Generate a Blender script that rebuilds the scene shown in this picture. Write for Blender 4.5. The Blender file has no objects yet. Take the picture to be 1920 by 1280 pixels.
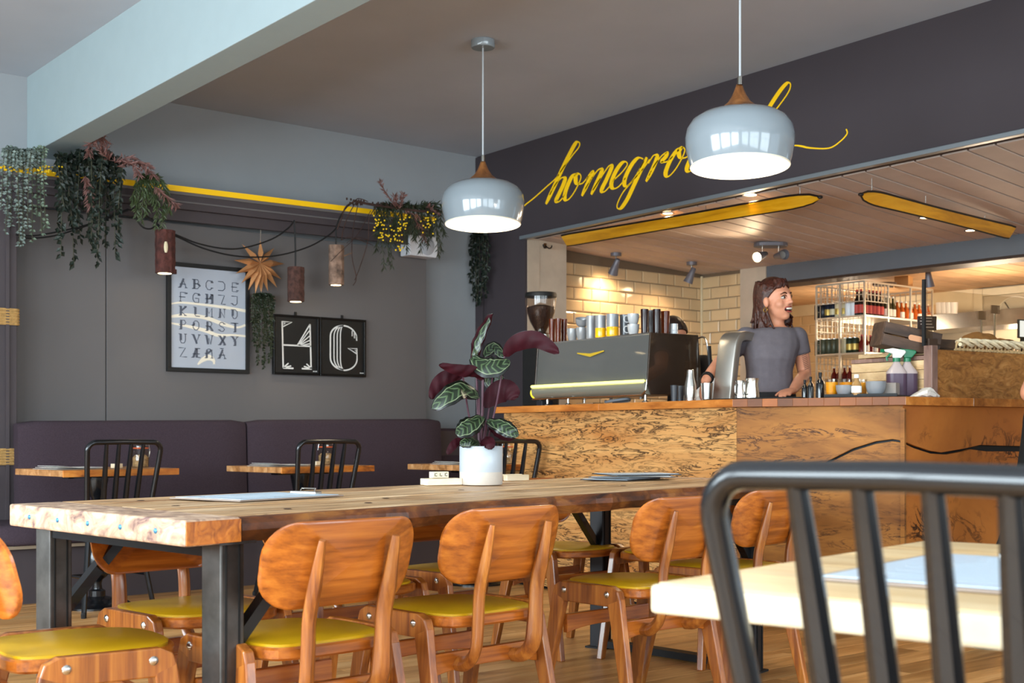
import bpy, bmesh, math, random
from mathutils import Vector, Matrix
random.seed(7)
scene = bpy.context.scene
COL = scene.collection
# ---------------------------------------------------------------- camera
F, CX, HY, EZ = 2406., 960., 815., .95
YAW = math.radians(50.1)
VW = Vector((math.cos(YAW), math.sin(YAW), 0)); RW = Vector((math.sin(YAW), -math.cos(YAW), 0))
cam_d = bpy.data.cameras.new('camera'); cam = bpy.data.objects.new('camera', cam_d); COL.objects.link(cam)
cam.location = (0, 0, EZ); cam.rotation_euler = (math.pi/2, 0, YAW - math.pi/2)
cam_d.sensor_width = 36; cam_d.lens = 36*F/1920; cam_d.shift_y = (HY-640)/1920
cam_d.clip_start = .05; cam_d.dof.use_dof = True; cam_d.dof.focus_distance = 4.6; cam_d.dof.aperture_fstop = 7.0
scene.camera = cam
# ---------------------------------------------------------------- world, daylight, exposure
vs = scene.view_settings
scene.display_settings.display_device = 'sRGB'
vs.view_transform = 'Standard'; vs.look = 'None'; vs.gamma = 1; vs.use_curve_mapping = False; vs.exposure = 0.85
W = bpy.data.worlds.new('world'); scene.world = W; W.use_nodes = True
W.node_tree.nodes['Background'].inputs[0].default_value = (.62, .78, .92, 1)
W.node_tree.nodes['Background'].inputs[1].default_value = 1.0
def area(name, loc, rot, sx, sy, power, color):
    l = bpy.data.lights.new(name, 'AREA'); l.shape = 'RECTANGLE'; l.size = sx; l.size_y = sy
    l.energy = power; l.color = color
    o = bpy.data.objects.new(name, l); COL.objects.link(o); o.location = loc; o.rotation_euler = rot
    return o
DAY = (.80, .93, 1.0)
WIN_L = [(-1.7, .7), (1.2, 3.6), (4.1, 6.5)]            # window bays in the left wall (y ranges)
WIN_F = [(-2.0, .4), (.9, 3.3), (3.8, 6.0)]             # window bays in the front wall (x ranges)
for y0, y1 in WIN_L:
    area('daylight', (-2.75, (y0+y1)/2, 1.75), (0, -math.pi/2, 0), 2.0, y1-y0, 178, DAY)
for x0, x1 in WIN_F:
    area('daylight', ((x0+x1)/2, -2.65, 1.75), (math.pi/2, 0, 0), x1-x0, 2.0, 62, DAY)
# ---------------------------------------------------------------- pixel helpers (1920x1280 frame, real depth)
def ray(x, y): return VW + RW*((x-CX)/F) + Vector((0, 0, (HY-y)/F))
def atd(x, y, d): return Vector((0, 0, EZ)) + ray(x, y)*d
def onx(x, y, X): r = ray(x, y); return Vector((0, 0, EZ)) + r*(X/r.x)
def ony(x, y, Y): r = ray(x, y); return Vector((0, 0, EZ)) + r*(Y/r.y)
def onz(x, y, Z): r = ray(x, y); return Vector((0, 0, EZ)) + r*((Z-EZ)/r.z)
def lin(c):
    if isinstance(c, str): c = tuple(int(c[i:i+2], 16)/255 for i in (0, 2, 4))
    return tuple((v/12.92 if v <= .04045 else ((v+.055)/1.055)**2.4) for v in c)
# ---------------------------------------------------------------- materials
MATS = {}
def nodes_of(name):
    m = bpy.data.materials.new(name); m.use_nodes = True
    nt = m.node_tree; b = nt.nodes['Principled BSDF']; return m, nt, b
def mapping(nt, scale=(1, 1, 1), coord='Object', rand=False):
    tc = nt.nodes.new('ShaderNodeTexCoord'); mp = nt.nodes.new('ShaderNodeMapping')
    mp.inputs['Scale'].default_value = scale; nt.links.new(tc.outputs[coord], mp.inputs['Vector'])
    if rand:
        oi = nt.nodes.new('ShaderNodeObjectInfo'); mu = nt.nodes.new('ShaderNodeMath'); mu.operation = 'MULTIPLY'; mu.inputs[1].default_value = 37.
        nt.links.new(oi.outputs['Random'], mu.inputs[0]); nt.links.new(mu.outputs[0], mp.inputs['Location'])
    return mp
def noise(nt, vec, scale, detail=4, rough=.55, dist=0):
    n = nt.nodes.new('ShaderNodeTexNoise'); n.inputs['Scale'].default_value = scale; n.inputs['Detail'].default_value = detail
    n.inputs['Roughness'].default_value = rough; n.inputs['Distortion'].default_value = dist
    nt.links.new(vec.outputs[0], n.inputs['Vector']); return n
def ramp(nt, src, stops):
    r = nt.nodes.new('ShaderNodeValToRGB'); e = r.color_ramp.elements
    while len(e) < len(stops): e.new(.5)
    for i, (p, c) in enumerate(stops):
        e[i].position = p; e[i].color = (*c[:3], 1)
    nt.links.new(src, r.inputs[0]); return r
def mixc(nt, fac, a, b, mode='MIX'):
    m = nt.nodes.new('ShaderNodeMix'); m.data_type = 'RGBA'; m.blend_type = mode
    for sock, v in ((0, fac), (6, a), (7, b)):
        if hasattr(v, 'is_linked') or hasattr(v, 'links'): nt.links.new(v, m.inputs[sock])
        elif sock == 0: m.inputs[0].default_value = v
        else: m.inputs[sock].default_value = (*v[:3], 1)
    return m.outputs[2]
def bump(nt, b, src, strength=.2, dist=.01):
    bn = nt.nodes.new('ShaderNodeBump'); bn.inputs['Strength'].default_value = strength; bn.inputs['Distance'].default_value = dist
    nt.links.new(src, bn.inputs['Height']); nt.links.new(bn.outputs[0], b.inputs['Normal'])
def plain(name, c, rough=.5, metal=0, var=.0, scale=8, bmp=0, emit=None, estr=0, coat=0, trans=0, alpha=1, ior=1.45, sss=0, vrand=0, spec=.5):
    if name in MATS: return MATS[name]
    m, nt, b = nodes_of(name); c = lin(c)
    b.inputs['Base Color'].default_value = (*c, 1); b.inputs['Roughness'].default_value = rough; b.inputs['Metallic'].default_value = metal
    b.inputs['Coat Weight'].default_value = coat; b.inputs['Transmission Weight'].default_value = trans; b.inputs['IOR'].default_value = ior
    b.inputs['Specular IOR Level'].default_value = spec
    if sss: b.inputs['Subsurface Weight'].default_value = sss; b.inputs['Subsurface Radius'].default_value = (.02, .008, .004)
    b.inputs['Alpha'].default_value = alpha
    if emit is not None:
        b.inputs['Emission Color'].default_value = (*lin(emit), 1); b.inputs['Emission Strength'].default_value = estr
    if var or bmp or vrand:
        mp = mapping(nt, rand=True); n = noise(nt, mp, scale)
        lo = tuple(v*(1-var) for v in c); hi = tuple(min(1, v*(1+var)) for v in c)
        r = ramp(nt, n.outputs[0], [(.3, lo), (.7, hi)]); out = r.outputs[0]
        if vrand:
            oi = nt.nodes.new('ShaderNodeObjectInfo')
            rr = ramp(nt, oi.outputs['Random'], [(0, (1-vrand,)*3), (1, (1+vrand,)*3)])
            out = mixc(nt, 1., out, rr.outputs[0], 'MULTIPLY')
        nt.links.new(out, b.inputs['Base Color'])
        if bmp: bump(nt, b, n.outputs[0], bmp)
    MATS[name] = m; return m
def wood(name, c1, c2, c3=None, along='X', scale=6, stretch=12, rough=.45, coat=0, bmp=.15, vrand=.12, knots=0, kc='2a1508', dist=.6, spec=.5):
    if name in MATS: return MATS[name]
    m, nt, b = nodes_of(name)
    s = {'X': (1./stretch*3, 1, 1), 'Y': (1, 1./stretch*3, 1), 'Z': (1, 1, 1./stretch*3)}[along]
    mp = mapping(nt, s, rand=True)
    n1 = noise(nt, mp, scale*3.2, 6, .6, dist); n2 = noise(nt, mp, scale*.7, 3, .5, dist*2)
    a, c, d = lin(c1), lin(c2), lin(c3 or c2)
    r1 = ramp(nt, n1.outputs[0], [(.32, a), (.52, c), (.72, d)])
    r2 = ramp(nt, n2.outputs[0], [(.3, (.8,)*3), (.7, (1.12,)*3)])
    out = mixc(nt, 1., r1.outputs[0], r2.outputs[0], 'MULTIPLY')
    if vrand:
        oi = nt.nodes.new('ShaderNodeObjectInfo')
        rr = ramp(nt, oi.outputs['Random'], [(0, (1-vrand,)*3), (1, (1+vrand,)*3)])
        out = mixc(nt, 1., out, rr.outputs[0], 'MULTIPLY')
    if knots:
        s2 = {'X': (.35, 1, 1), 'Y': (1, .35, 1), 'Z': (1, 1, .35)}[along]
        mp2 = mapping(nt, s2, rand=True); n3 = noise(nt, mp2, scale*1.4, 5, .65, 1.2)
        rk = ramp(nt, n3.outputs[0], [(.60, (0, 0, 0)), (.60+.12/knots, (1, 1, 1))])
        out = mixc(nt, rk.outputs[0], out, lin(kc))
    nt.links.new(out, b.inputs['Base Color'])
    b.inputs['Roughness'].default_value = rough; b.inputs['Coat Weight'].default_value = coat; b.inputs['Coat Roughness'].default_value = .15
    b.inputs['Specular IOR Level'].default_value = spec
    if bmp: bump(nt, b, n1.outputs[0], bmp, .004)
    MATS[name] = m; return m
def spalted(name, base, base2, dark, amount=.5, along=(1, .3, 1), scale=5):
    """pale timber with black spalting lines"""
    m, nt, b = nodes_of(name)
    mp = mapping(nt, along)
    n0 = noise(nt, mp, scale*.6, 5, .6, .8); r0 = ramp(nt, n0.outputs[0], [(.3, lin(base)), (.7, lin(base2))])
    n1 = noise(nt, mp, scale*2.6, 7, .62, 1.6)
    sub = nt.nodes.new('ShaderNodeMath'); sub.operation = 'SUBTRACT'; sub.inputs[1].default_value = .5; nt.links.new(n1.outputs[0], sub.inputs[0])
    ab = nt.nodes.new('ShaderNodeMath'); ab.operation = 'ABSOLUTE'; nt.links.new(sub.outputs[0], ab.inputs[0])
    rl = ramp(nt, ab.outputs[0], [(0., (1, 1, 1)), (.012, (.9, .9, .9)), (.045, (0, 0, 0))])
    n2 = noise(nt, mp, scale*.9, 4, .6, .5); rm = ramp(nt, n2.outputs[0], [(.62-amount*.3, (0, 0, 0)), (.72-amount*.2, (1, 1, 1))])
    fac = mixc(nt, 1., rl.outputs[0], rm.outputs[0], 'MULTIPLY')
    out = mixc(nt, fac, r0.outputs[0], lin(dark))
    nt.links.new(out, b.inputs['Base Color']); b.inputs['Roughness'].default_value = .58; b.inputs['Specular IOR Level'].default_value = .3
    bump(nt, b, n0.outputs[0], .08, .004)
    MATS[name] = m; return m
def add_shader_glass(name, c, rough=.02, base=.045):
    """thin clear glass: mostly transparent with a glossy skin"""
    if name in MATS: return MATS[name]
    m = bpy.data.materials.new(name); m.use_nodes = True; nt = m.node_tree; nt.nodes.clear()
    o = nt.nodes.new('ShaderNodeOutputMaterial'); t = nt.nodes.new('ShaderNodeBsdfTransparent'); g = nt.nodes.new('ShaderNodeBsdfGlossy')
    t.inputs[0].default_value = (*lin(c), 1); g.inputs['Roughness'].default_value = rough; g.inputs[0].default_value = (.9, .9, .9, 1)
    lw = nt.nodes.new('ShaderNodeLayerWeight'); pw = nt.nodes.new('ShaderNodeMath'); pw.operation = 'POWER'; pw.inputs[1].default_value = 4.
    ml = nt.nodes.new('ShaderNodeMath'); ml.operation = 'MULTIPLY_ADD'; ml.inputs[1].default_value = .6; ml.inputs[2].default_value = base; ml.inputs[1].default_value = min(.6, base*13)
    nt.links.new(lw.outputs['Facing'], pw.inputs[0]); nt.links.new(pw.outputs[0], ml.inputs[0])
    mx = nt.nodes.new('ShaderNodeMixShader'); nt.links.new(ml.outputs[0], mx.inputs[0]); nt.links.new(t.outputs[0], mx.inputs[1]); nt.links.new(g.outputs[0], mx.inputs[2])
    nt.links.new(mx.outputs[0], o.inputs[0]); MATS[name] = m; return m
# ---------------------------------------------------------------- mesh builder
def rotz(a): return Matrix.Rotation(a, 3, 'Z')
class MB:
    def __init__(s): s.v = []; s.f = []
    def add(s, vs, fs):
        o = len(s.v); s.v += [Vector(p) for p in vs]; s.f += [tuple(i+o for i in f) for f in fs]; return s
    def hexa(s, p):      # bottom 4 ccw, top 4 ccw
        return s.add(p, [(3, 2, 1, 0), (4, 5, 6, 7), (0, 1, 5, 4), (1, 2, 6, 5), (2, 3, 7, 6), (3, 0, 4, 7)])
    def box(s, c, d, R=None):
        c = Vector(c); x, y, z = d[0]/2, d[1]/2, d[2]/2
        p = [(-x, -y, -z), (x, -y, -z), (x, y, -z), (-x, y, -z), (-x, -y, z), (x, -y, z), (x, y, z), (-x, y, z)]
        return s.hexa([c + ((R @ Vector(q)) if R else Vector(q)) for q in p])
    def box2(s, a, b):
        return s.box([(a[i]+b[i])/2 for i in range(3)], [abs(a[i]-b[i]) for i in range(3)])
    def bar(s, p, q, w, h, up=(0, 0, 1)):
        p, q = Vector(p), Vector(q); t = (q-p).normalized(); up = Vector(up)
        sd = t.cross(up)
        if sd.length < 1e-4: sd = t.cross(Vector((1, 0, 0)))
        sd.normalize(); u = sd.cross(t).normalized(); sd *= w/2; u *= h/2
        return s.hexa([p-sd-u, p+sd-u, q+sd-u, q-sd-u, p-sd+u, p+sd+u, q+sd+u, q-sd+u])
    def sweep(s, path, prof, up=(0, 0, 1), closed=False, caps=True):
        """prof: fn(i,t)-> list of (a,b) in the (side,up) frame"""
        P = [Vector(p) for p in path]; n = len(P); up = Vector(up); rings = []; lastu = None
        for i in range(n):
            a = P[i-1] if (i > 0 or closed) else P[i]; b = P[(i+1) % n] if (i < n-1 or closed) else P[i]
            t = (b-a); t = t.normalized() if t.length > 1e-9 else Vector((0, 0, 1))
            u = lastu if lastu is not None else up
            u = u - t*u.dot(t)
            if u.length < 1e-3: u = Vector((1, 0, 0)); u = u - t*u.dot(t)
            u.normalize(); sd = t.cross(u); lastu = u
            rings.append([P[i] + sd*x + u*y for x, y in prof(i, i/max(1, n-1))])
        return s.loft(rings, caps, closed)
    def loft(s, rings, caps=True, closed=False):
        m = len(rings[0]); n = len(rings); vs = [p for r in rings for p in r]; fs = []
        for i in range(n if closed else n-1):
            j = (i+1) % n
            for k in range(m):
                l = (k+1) % m; fs.append((i*m+k, i*m+l, j*m+l, j*m+k))
        if caps and not closed:
            fs.append(tuple(range(m-1, -1, -1))); fs.append(tuple((n-1)*m+k for k in range(m)))
        return s.add(vs, fs)
    def tube(s, path, r, n=8, up=(0, 0, 1), closed=False, caps=True):
        rr = r if callable(r) else ((lambda t: r) if not isinstance(r, (list, tuple)) else (lambda t: r[min(len(r)-1, int(round(t*(len(r)-1))))]))
        cs = [(math.cos(2*math.pi*k/n), math.sin(2*math.pi*k/n)) for k in range(n)]
        return s.sweep(path, lambda i, t: [(a*rr(t), b*rr(t)) for a, b in cs], up, closed, caps)
    def lathe(s, prof, n=24, c=(0, 0, 0), R=None, caps=False):
        c = Vector(c); rings = []
        for r, z in prof:
            rings.append([c + ((R @ q) if R else q) for q in (Vector((r*math.cos(2*math.pi*k/n), r*math.sin(2*math.pi*k/n), z)) for k in range(n))])
        return s.loft(rings, caps)
    def prism(s, pts, vec):
        """pts: planar 3D polygon; vec: thickness vector"""
        n = len(pts); v = Vector(vec); P = [Vector(p) for p in pts]
        vs = P + [p+v for p in P]
        fs = [tuple(range(n-1, -1, -1)), tuple(range(n, 2*n))] + [(k, (k+1) % n, n+(k+1) % n, n+k) for k in range(n)]
        return s.add(vs, fs)
    def ell(s, c, r, nu=12, nv=8, R=None):
        c = Vector(c); rings = []
        for j in range(1, nv):
            th = math.pi*j/nv
            rings.append([c + ((R @ q) if R else q) for q in (Vector((r[0]*math.sin(th)*math.cos(2*math.pi*k/nu), r[1]*math.sin(th)*math.sin(2*math.pi*k/nu), -r[2]*math.cos(th))) for k in range(nu))])
        return s.loft(rings, True)
    def ribbon(s, pts, widths, nrm, th=.003):
        """flat stroke of given widths lying on a surface with normal nrm, raised by th"""
        nrm = Vector(nrm).normalized(); n = len(pts); P = [Vector(p) for p in pts]; rings = []
        for i in range(n):
            t = (P[min(n-1, i+1)]-P[max(0, i-1)]).normalized(); sd = t.cross(nrm)*(widths[i]/2 if isinstance(widths, (list, tuple)) else widths/2)
            rings.append([P[i]-sd, P[i]+sd, P[i]+sd+nrm*th, P[i]-sd+nrm*th])
        return s.loft(rings, True)
    def build(s, name, mat, parent=None, smooth=False, bevel=0, world=False, ang=40, seg=2, mods=None):
        me = bpy.data.meshes.new(name); vs = s.v
        if parent is not None and world:
            M = Matrix.Translation(parent['_loc']) @ Matrix.Rotation(parent['_rz'], 4, 'Z'); Mi = M.inverted(); vs = [Mi @ p for p in vs]
        me.from_pydata([tuple(p) for p in vs], [], s.f); me.validate()
        bm = bmesh.new(); bm.from_mesh(me); bmesh.ops.recalc_face_normals(bm, faces=bm.faces); bm.to_mesh(me); bm.free()
        if smooth:
            me.polygons.foreach_set('use_smooth', [True]*len(me.polygons)); me.set_sharp_from_angle(angle=math.radians(ang))
        if mat is not None: me.materials.append(mat)
        o = bpy.data.objects.new(name, me); COL.objects.link(o)
        if parent is not None: o.parent = parent
        if bevel:
            b = o.modifiers.new('bevel', 'BEVEL'); b.width = bevel; b.segments = seg; b.limit_method = 'ANGLE'; b.angle_limit = math.radians(35)
        return o
def thing(name, label, cat, loc=(0, 0, 0), rz=0, group=None):
    o = bpy.data.objects.new(name, None); COL.objects.link(o); o.location = loc; o.rotation_euler = (0, 0, rz)
    o['_loc'] = tuple(loc); o['_rz'] = rz; o.empty_display_size = .05
    o['label'] = label; o['category'] = cat
    if group: o['group'] = group
    return o
def tag(o, label, cat, group=None):
    o['label'] = label; o['category'] = cat
    if group: o['group'] = group
    return o
def struct(o, label=None):
    o['kind'] = 'structure'
    if label: o['label'] = label
    return o
def sempty(name, label=None):
    o = bpy.data.objects.new(name, None); COL.objects.link(o); o['kind'] = 'structure'; o['_loc'] = (0, 0, 0); o['_rz'] = 0.
    if label: o['label'] = label
    return o
def copy_tree(o, parent=None, loc=None, rz=None, label=None, mats=None):
    c = o.copy(); COL.objects.link(c)
    c.parent = parent
    if loc is not None: c.location = loc; c['_loc'] = tuple(loc)
    if rz is not None: c.rotation_euler = (0, 0, rz); c['_rz'] = rz
    if label: c['label'] = label
    for ch in list(o.children): copy_tree(ch, c)
    return c
def part(o, label=None):
    if label: o['label'] = label
    return o
def smoothpath(pts, n=8):
    """Catmull-Rom through points"""
    P = [Vector(p) for p in pts]; out = []
    for i in range(len(P)-1):
        a = P[max(0, i-1)]; b = P[i]; c = P[i+1]; d = P[min(len(P)-1, i+2)]
        for k in range(n):
            t = k/n; out.append(.5*((2*b)+(c-a)*t+(2*a-5*b+4*c-d)*t*t+(3*b-a-3*c+d)*t**3))
    out.append(P[-1]); return out
def chaikin(pts, it=2):
    P = [Vector(p) for p in pts]
    for _ in range(it):
        Q = []
        for i in range(len(P)):
            a, b = P[i], P[(i+1) % len(P)]; Q += [a*.75+b*.25, a*.25+b*.75]
        P = Q
    return P
def rrect(w, h, r, n=4):
    out = []
    for cx, cy, a0 in ((w/2-r, h/2-r, 0), (-w/2+r, h/2-r, 90), (-w/2+r, -h/2+r, 180), (w/2-r, -h/2+r, 270)):
        for k in range(n+1):
            a = math.radians(a0+90*k/n); out.append((cx+r*math.cos(a), cy+r*math.sin(a)))
    return out
# ---------------------------------------------------------------- shared materials
M_WALL = plain('light_paint', '909396', .75, var=.03, scale=3, bmp=.03)
M_CEIL = plain('ceiling_paint', 'aeb2ba', .8, var=.05, scale=1.3, bmp=.03)
M_BEAM = plain('beam_paint', '92a0a3', .7, var=.02, bmp=.02)
M_HEAD = plain('charcoal_paint', '3a3236', .7, var=.04, scale=3, bmp=.03)
M_PANEL = plain('grey_panel_paint', '5f5b5b', .62, var=.03, scale=2)
M_POST = plain('plum_paint', '40383b', .6, var=.05)
M_YEL = plain('yellow_paint', 'ffc905', .5)
M_PLAS = plain('plaster', 'b5a592', .8, var=.12, scale=4, bmp=.05)
M_CREAM = plain('cream_paint', 'd9c9a6', .7, var=.05)
M_TILE = plain('cream_tile', 'cdb188', .12, var=.05, scale=4, vrand=.06, spec=.6)
M_GROUT = plain('grout', '6e5c48', .9)
M_TRIM = plain('steel_trim', '8d959b', .35, metal=.6)
M_LINT = plain('bluegrey_paint', '5c6066', .6, var=.03)
M_BLACK = plain('black_metal', '121316', .24, metal=.2, spec=.6, coat=.3)
M_BLKM = plain('black_matte', '0c0c0d', .6)
M_STEEL = plain('raw_steel', '565452', .42, metal=.85, var=.3, scale=14)
M_CHROME = plain('brushed_steel', 'c9c5be', .22, metal=1.)
M_BOARD = plain('painted_board', 'c0b2aa', .6, var=.06, scale=6, bmp=.06, vrand=.05)
M_WHITE = plain('white_paper', 'e8e6e0', .7)
M_CREAMF = plain('cream_flat', 'f6ecd8', .6)
M_FLOOR = wood('oak_floor', 'a4723e', 'cc965a', 'e0b278', along='X', scale=4, stretch=26, rough=.38, coat=.1, bmp=.1, vrand=.22)
M_CHW = wood('chair_beech', '7c3c10', 'a85a1a', 'c27228', along='X', scale=15, stretch=60, rough=.28, coat=.35, bmp=.03, vrand=.14, dist=.15)
M_CHL = wood('chair_leg_beech', '743a16', '9c5820', 'bb7630', along='Z', scale=15, stretch=60, rough=.3, coat=.3, bmp=.03, vrand=.22, dist=.15)
M_CHDK = wood('chair_dark_walnut', '4a2a1a', '6b4029', '7f5137', along='Z', scale=7, stretch=22, rough=.35, coat=.2, bmp=.06, vrand=.15)
M_VIN = plain('mustard_vinyl', 'c2950f', .32, var=.08, scale=5, vrand=.12, bmp=.02)
M_VINB = plain('brown_vinyl', '5a4016', .35, var=.1, scale=5, vrand=.1)
M_TAB = wood('reclaimed_pine', '8f5f3a', 'd0a676', 'edd2ae', along='X', scale=6, stretch=26, rough=.42, bmp=.3, vrand=.1, knots=1.2, kc='3a2210')
M_TABE = wood('reclaimed_edge', '2a1208', '6a3714', '9a6028', along='X', scale=6, stretch=9, rough=.5, bmp=.5, vrand=.05, knots=.7, kc='160a05')
M_TABW = wood('reclaimed_end', '6a4b48', 'c39f82', 'e9cdb0', along='Y', scale=5, stretch=5, rough=.5, bmp=.4, vrand=.05, knots=.8, kc='3d3544', dist=1.6)
M_TOP = wood('counter_oak', '8a4a18', 'b06a2a', 'c98540', along='Y', scale=5, stretch=16, rough=.3, coat=.25, bmp=.08, vrand=.25)
M_FABRIC = plain('plum_wool', '3e333a', .95, var=.18, scale=160, bmp=.25, spec=.2)
M_ROPE = plain('jute_rope', 'b08a52', .9, var=.25, scale=60, bmp=.4)
# ================================================================ SETTING
XH, YW = 6.455, 8.16           # header wall plane (x) and back wall plane (y)
XL, XR, YF = -2.6, 6.455, -2.5
def zc(y): return 3.20+.0235*(YW-y)
# floor: boards run along x
fl = struct(MB().box2((XL-.3, YF-.3, -.12), (13, 9.3, -.022)).build('floor', M_BLKM), 'oak floorboards')
bw = .14; fb = {}
y = 0.9; row = 0
def fboard(x0, x1, y0):
    L = round(x1-x0, 2)
    if L not in fb:
        o = MB().box((0, 0, -.011), (L-.002, bw-.003, .022)).build('floorboard', M_FLOOR, fl); fb[L] = o.data
    else:
        o = bpy.data.objects.new('floorboard', fb[L]); COL.objects.link(o); o.parent = fl
    o.location = ((x0+x1)/2, y0+bw/2, 0)
rows_near = int((8.16-.8)/bw)
for r in range(rows_near+1):
    y0 = .8+r*bw; off = [0., 1.2, .5, 1.7][r % 4]; x = -.4-off
    while x < 6.6:
        if x+2.2 > -.2: fboard(x, x+2.2, y0)
        x += 2.2
far = MB()
for r in range(int((.8-YF)/bw)+1):
    y0 = .8-(r+1)*bw; far.box(((XL+6.6)/2, y0+bw/2, -.011), (6.6-XL, bw-.003, .022))
for r in range(rows_near+1):
    y0 = .8+r*bw; far.box(((XL-.6)/2-.3, y0+bw/2, -.011), (-.6-XL-.6, bw-.003, .022))
for r in range(60):
    y0 = .8+r*bw; far.box((9.75, y0+bw/2, -.013), (6.5, bw-.003, .022))
o = far.build('floorboards_beyond', M_FLOOR, fl); o['kind'] = 'stuff'
# ceiling (falls slightly towards the back wall)
mb = MB(); mb.hexa([(XL, YF, zc(YF)), (XH, YF, zc(YF)), (XH, YW, zc(YW)), (XL, YW, zc(YW)), (XL, YF, zc(YF)+.1), (XH, YF, zc(YF)+.1), (XH, YW, zc(YW)+.1), (XL, YW, zc(YW)+.1)])
struct(mb.build('ceiling', M_CEIL), 'plain painted grey ceiling')
# back wall
wb = struct(MB().box2((XL, YW, -.02), (XH+.02, YW+.15, 3.6)).build('wall_back', M_WALL), 'light blue-grey upper back wall')
# dark wall panels in front of it, below the ledge
PY = 8.01
xs = [-.6, 1.1, ony(33, 600, PY).x-.25, ony(199, 600, PY).x, ony(800, 600, PY).x]
zs = 2.36
for a, b in zip(xs[:-1], xs[1:]):
    MB().box2((a+.003, PY, 0), (b-.003, YW-.002, zs)).build('wall_panel', M_PANEL, wb, bevel=.003)
# beam
bx0, bx1 = 2.84, 3.03
def zb(y): return 2.705+.0235*(YW-y)
mb = MB(); mb.hexa([(bx0, YF, zb(YF)), (bx1, YF, zb(YF)), (bx1, YW, zb(YW)), (bx0, YW, zb(YW)), (bx0, YF, zc(YF)+.02), (bx1, YF, zc(YF)+.02), (bx1, YW, zc(YW)+.02), (bx0, YW, zc(YW)+.02)])
struct(mb.build('trim_1', M_BEAM, bevel=.004), 'deep painted ceiling beam running to the back wall')
# header wall with opening
YJ = 7.56                      # jamb
def zh(y): return 2.479+.0194*(YJ-y)
hw = sempty('wall_header', 'charcoal wall above the counter opening')
mb = MB(); mb.hexa([(XH, YF, zh(YF)), (XH+.14, YF, zh(YF)), (XH+.14, YJ, zh(YJ)), (XH, YJ, zh(YJ)), (XH, YF, 3.6), (XH+.14, YF, 3.6), (XH+.14, YJ, 3.6), (XH, YJ, 3.6)])
mb.box2((XH, YJ, 0), (XH+.14, YW+.1, 3.6))
mb.build('charcoal_face', M_HEAD, hw)
mb = MB(); mb.bar((XH-.012, YJ+.03, zh(YJ)-.004), (XH-.012, YF, zh(YF)-.004), .05, .028); mb.build('edge_trim', M_TRIM, hw, bevel=.004)
mb = MB(); mb.box2((XH-.02, YW-.09, 0), (XH, YW, 3.19)); mb.build('corner_post', M_HEAD, hw, bevel=.003)
# left wall and front wall with windows (behind the camera; daylight comes in here)
M_FRAME = plain('window_frame', 'd8dcdd', .5)
GLASS = add_shader_glass('pane_glass', 'f4f8fa')
def wall_with_windows(name, along, const, bays, lo, hi, thick):
    w = sempty(name, 'plain wall with tall shop windows'); m = MB()
    def bx(a0, a1, z0, z1, mbb, t0=0, t1=None):
        t1 = thick if t1 is None else t1
        if along == 'y': mbb.box2((const-t1, a0, z0), (const-t0, a1, z1))
        else: mbb.box2((a0, const-t1, z0), (a1, const-t0, z1))
    edges = [lo] + [e for b in bays for e in b] + [hi]
    for i in range(0, len(edges), 2): bx(edges[i], edges[i+1], 0, 3.6, m)
    for a, b in bays: bx(a, b, 0, .7, m); bx(a, b, 2.75, 3.6, m)
    m.build('wall_face', M_WALL, w)
    for k, (a, b) in enumerate(bays):
        win = sempty('window_%d' % (k+1 if along == 'y' else k+4), 'tall shop window'); fm = MB()
        for z0, z1 in ((.7, .76), (2.69, 2.75), (2.0, 2.05)): bx(a, b, z0, z1, fm, .04, .1)
        for q in (a, (a+b)/2-.025, b-.05): bx(q, q+.05, .7, 2.75, fm, .04, .1)
        fm.build('window_frame', M_FRAME, win)
wall_with_windows('wall_left', 'y', XL, WIN_L, YF, YW, .1)
wall_with_windows('wall_front', 'x', YF, WIN_F, XL, XH, .1)
# plum post with rope bindings, under the ledge at the left
px1 = ony(33, 700, 7.80).x
pst = thing('post', 'plum painted square post bound with two jute rope wraps, far left', 'post', (px1-.16, 7.80, 0))
MB().box((0, .09, 1.18), (.32, .16, 2.36)).build('post_body', M_POST, pst, bevel=.004)
MB().box((.1, .004, 1.18), (.02, .02, 2.34)).build('post_strip', M_POST, pst)
for yp in (593, 856):
    zz = ony(20, yp, 7.78).z
    for k in range(6):
        m = MB(); h = .1/6; z = zz-.05+h*(k+.5)
        path = [Vector((a, b+.09, z)) for a, b in rrect(.34, .18, .02, 3)]
        m.tube(path, h*.55, 6, closed=True); m.build('rope_turn', M_ROPE, pst, smooth=True)
# ledge along the back wall with yellow front edge
ld = thing('wall_ledge', 'long grey wall ledge with a bright yellow front edge below the upper wall', 'ledge', (2.56, 7.81, 2.45))
A, B = ony(-40, 303, 7.81), ony(815, 407, 7.81)
mb = MB(); mb.bar(A+Vector((0, .17, -.03)), B+Vector((0, .17, -.03)), .34, .05); mb.build('shelf_board', M_PANEL, ld, world=True)
mb = MB(); mb.bar(A+Vector((0, -.004, -.018)), B+Vector((0, -.004, -.018)), .014, .036); mb.build('yellow_edge', M_YEL, ld, world=True)
mb = MB(); mb.bar(A+Vector((0, .03, -.09)), B+Vector((0, .03, -.09)), .03, .11); mb.build('upper_fascia', M_POST, ld, world=True, bevel=.003)
mb = MB(); mb.bar(A+Vector((0, .014, -.098)), B+Vector((0, .014, -.098)), .012, .01); mb.build('fascia_bead', M_PANEL, ld, world=True)
mb = MB(); mb.bar(A+Vector((0, .08, -.175)), B+Vector((0, .08, -.175)), .03, .08); mb.build('lower_fascia', M_POST, ld, world=True, bevel=.003)
mb = MB(); mb.lathe([(.012, 0), (.012, .012)], 12, ony(661, 419, 7.88)-Vector((0, .0, 0)), Matrix.Rotation(math.pi/2, 3, 'X'), True); mb.build('cable_hole', M_BLKM, ld, world=True)
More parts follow.
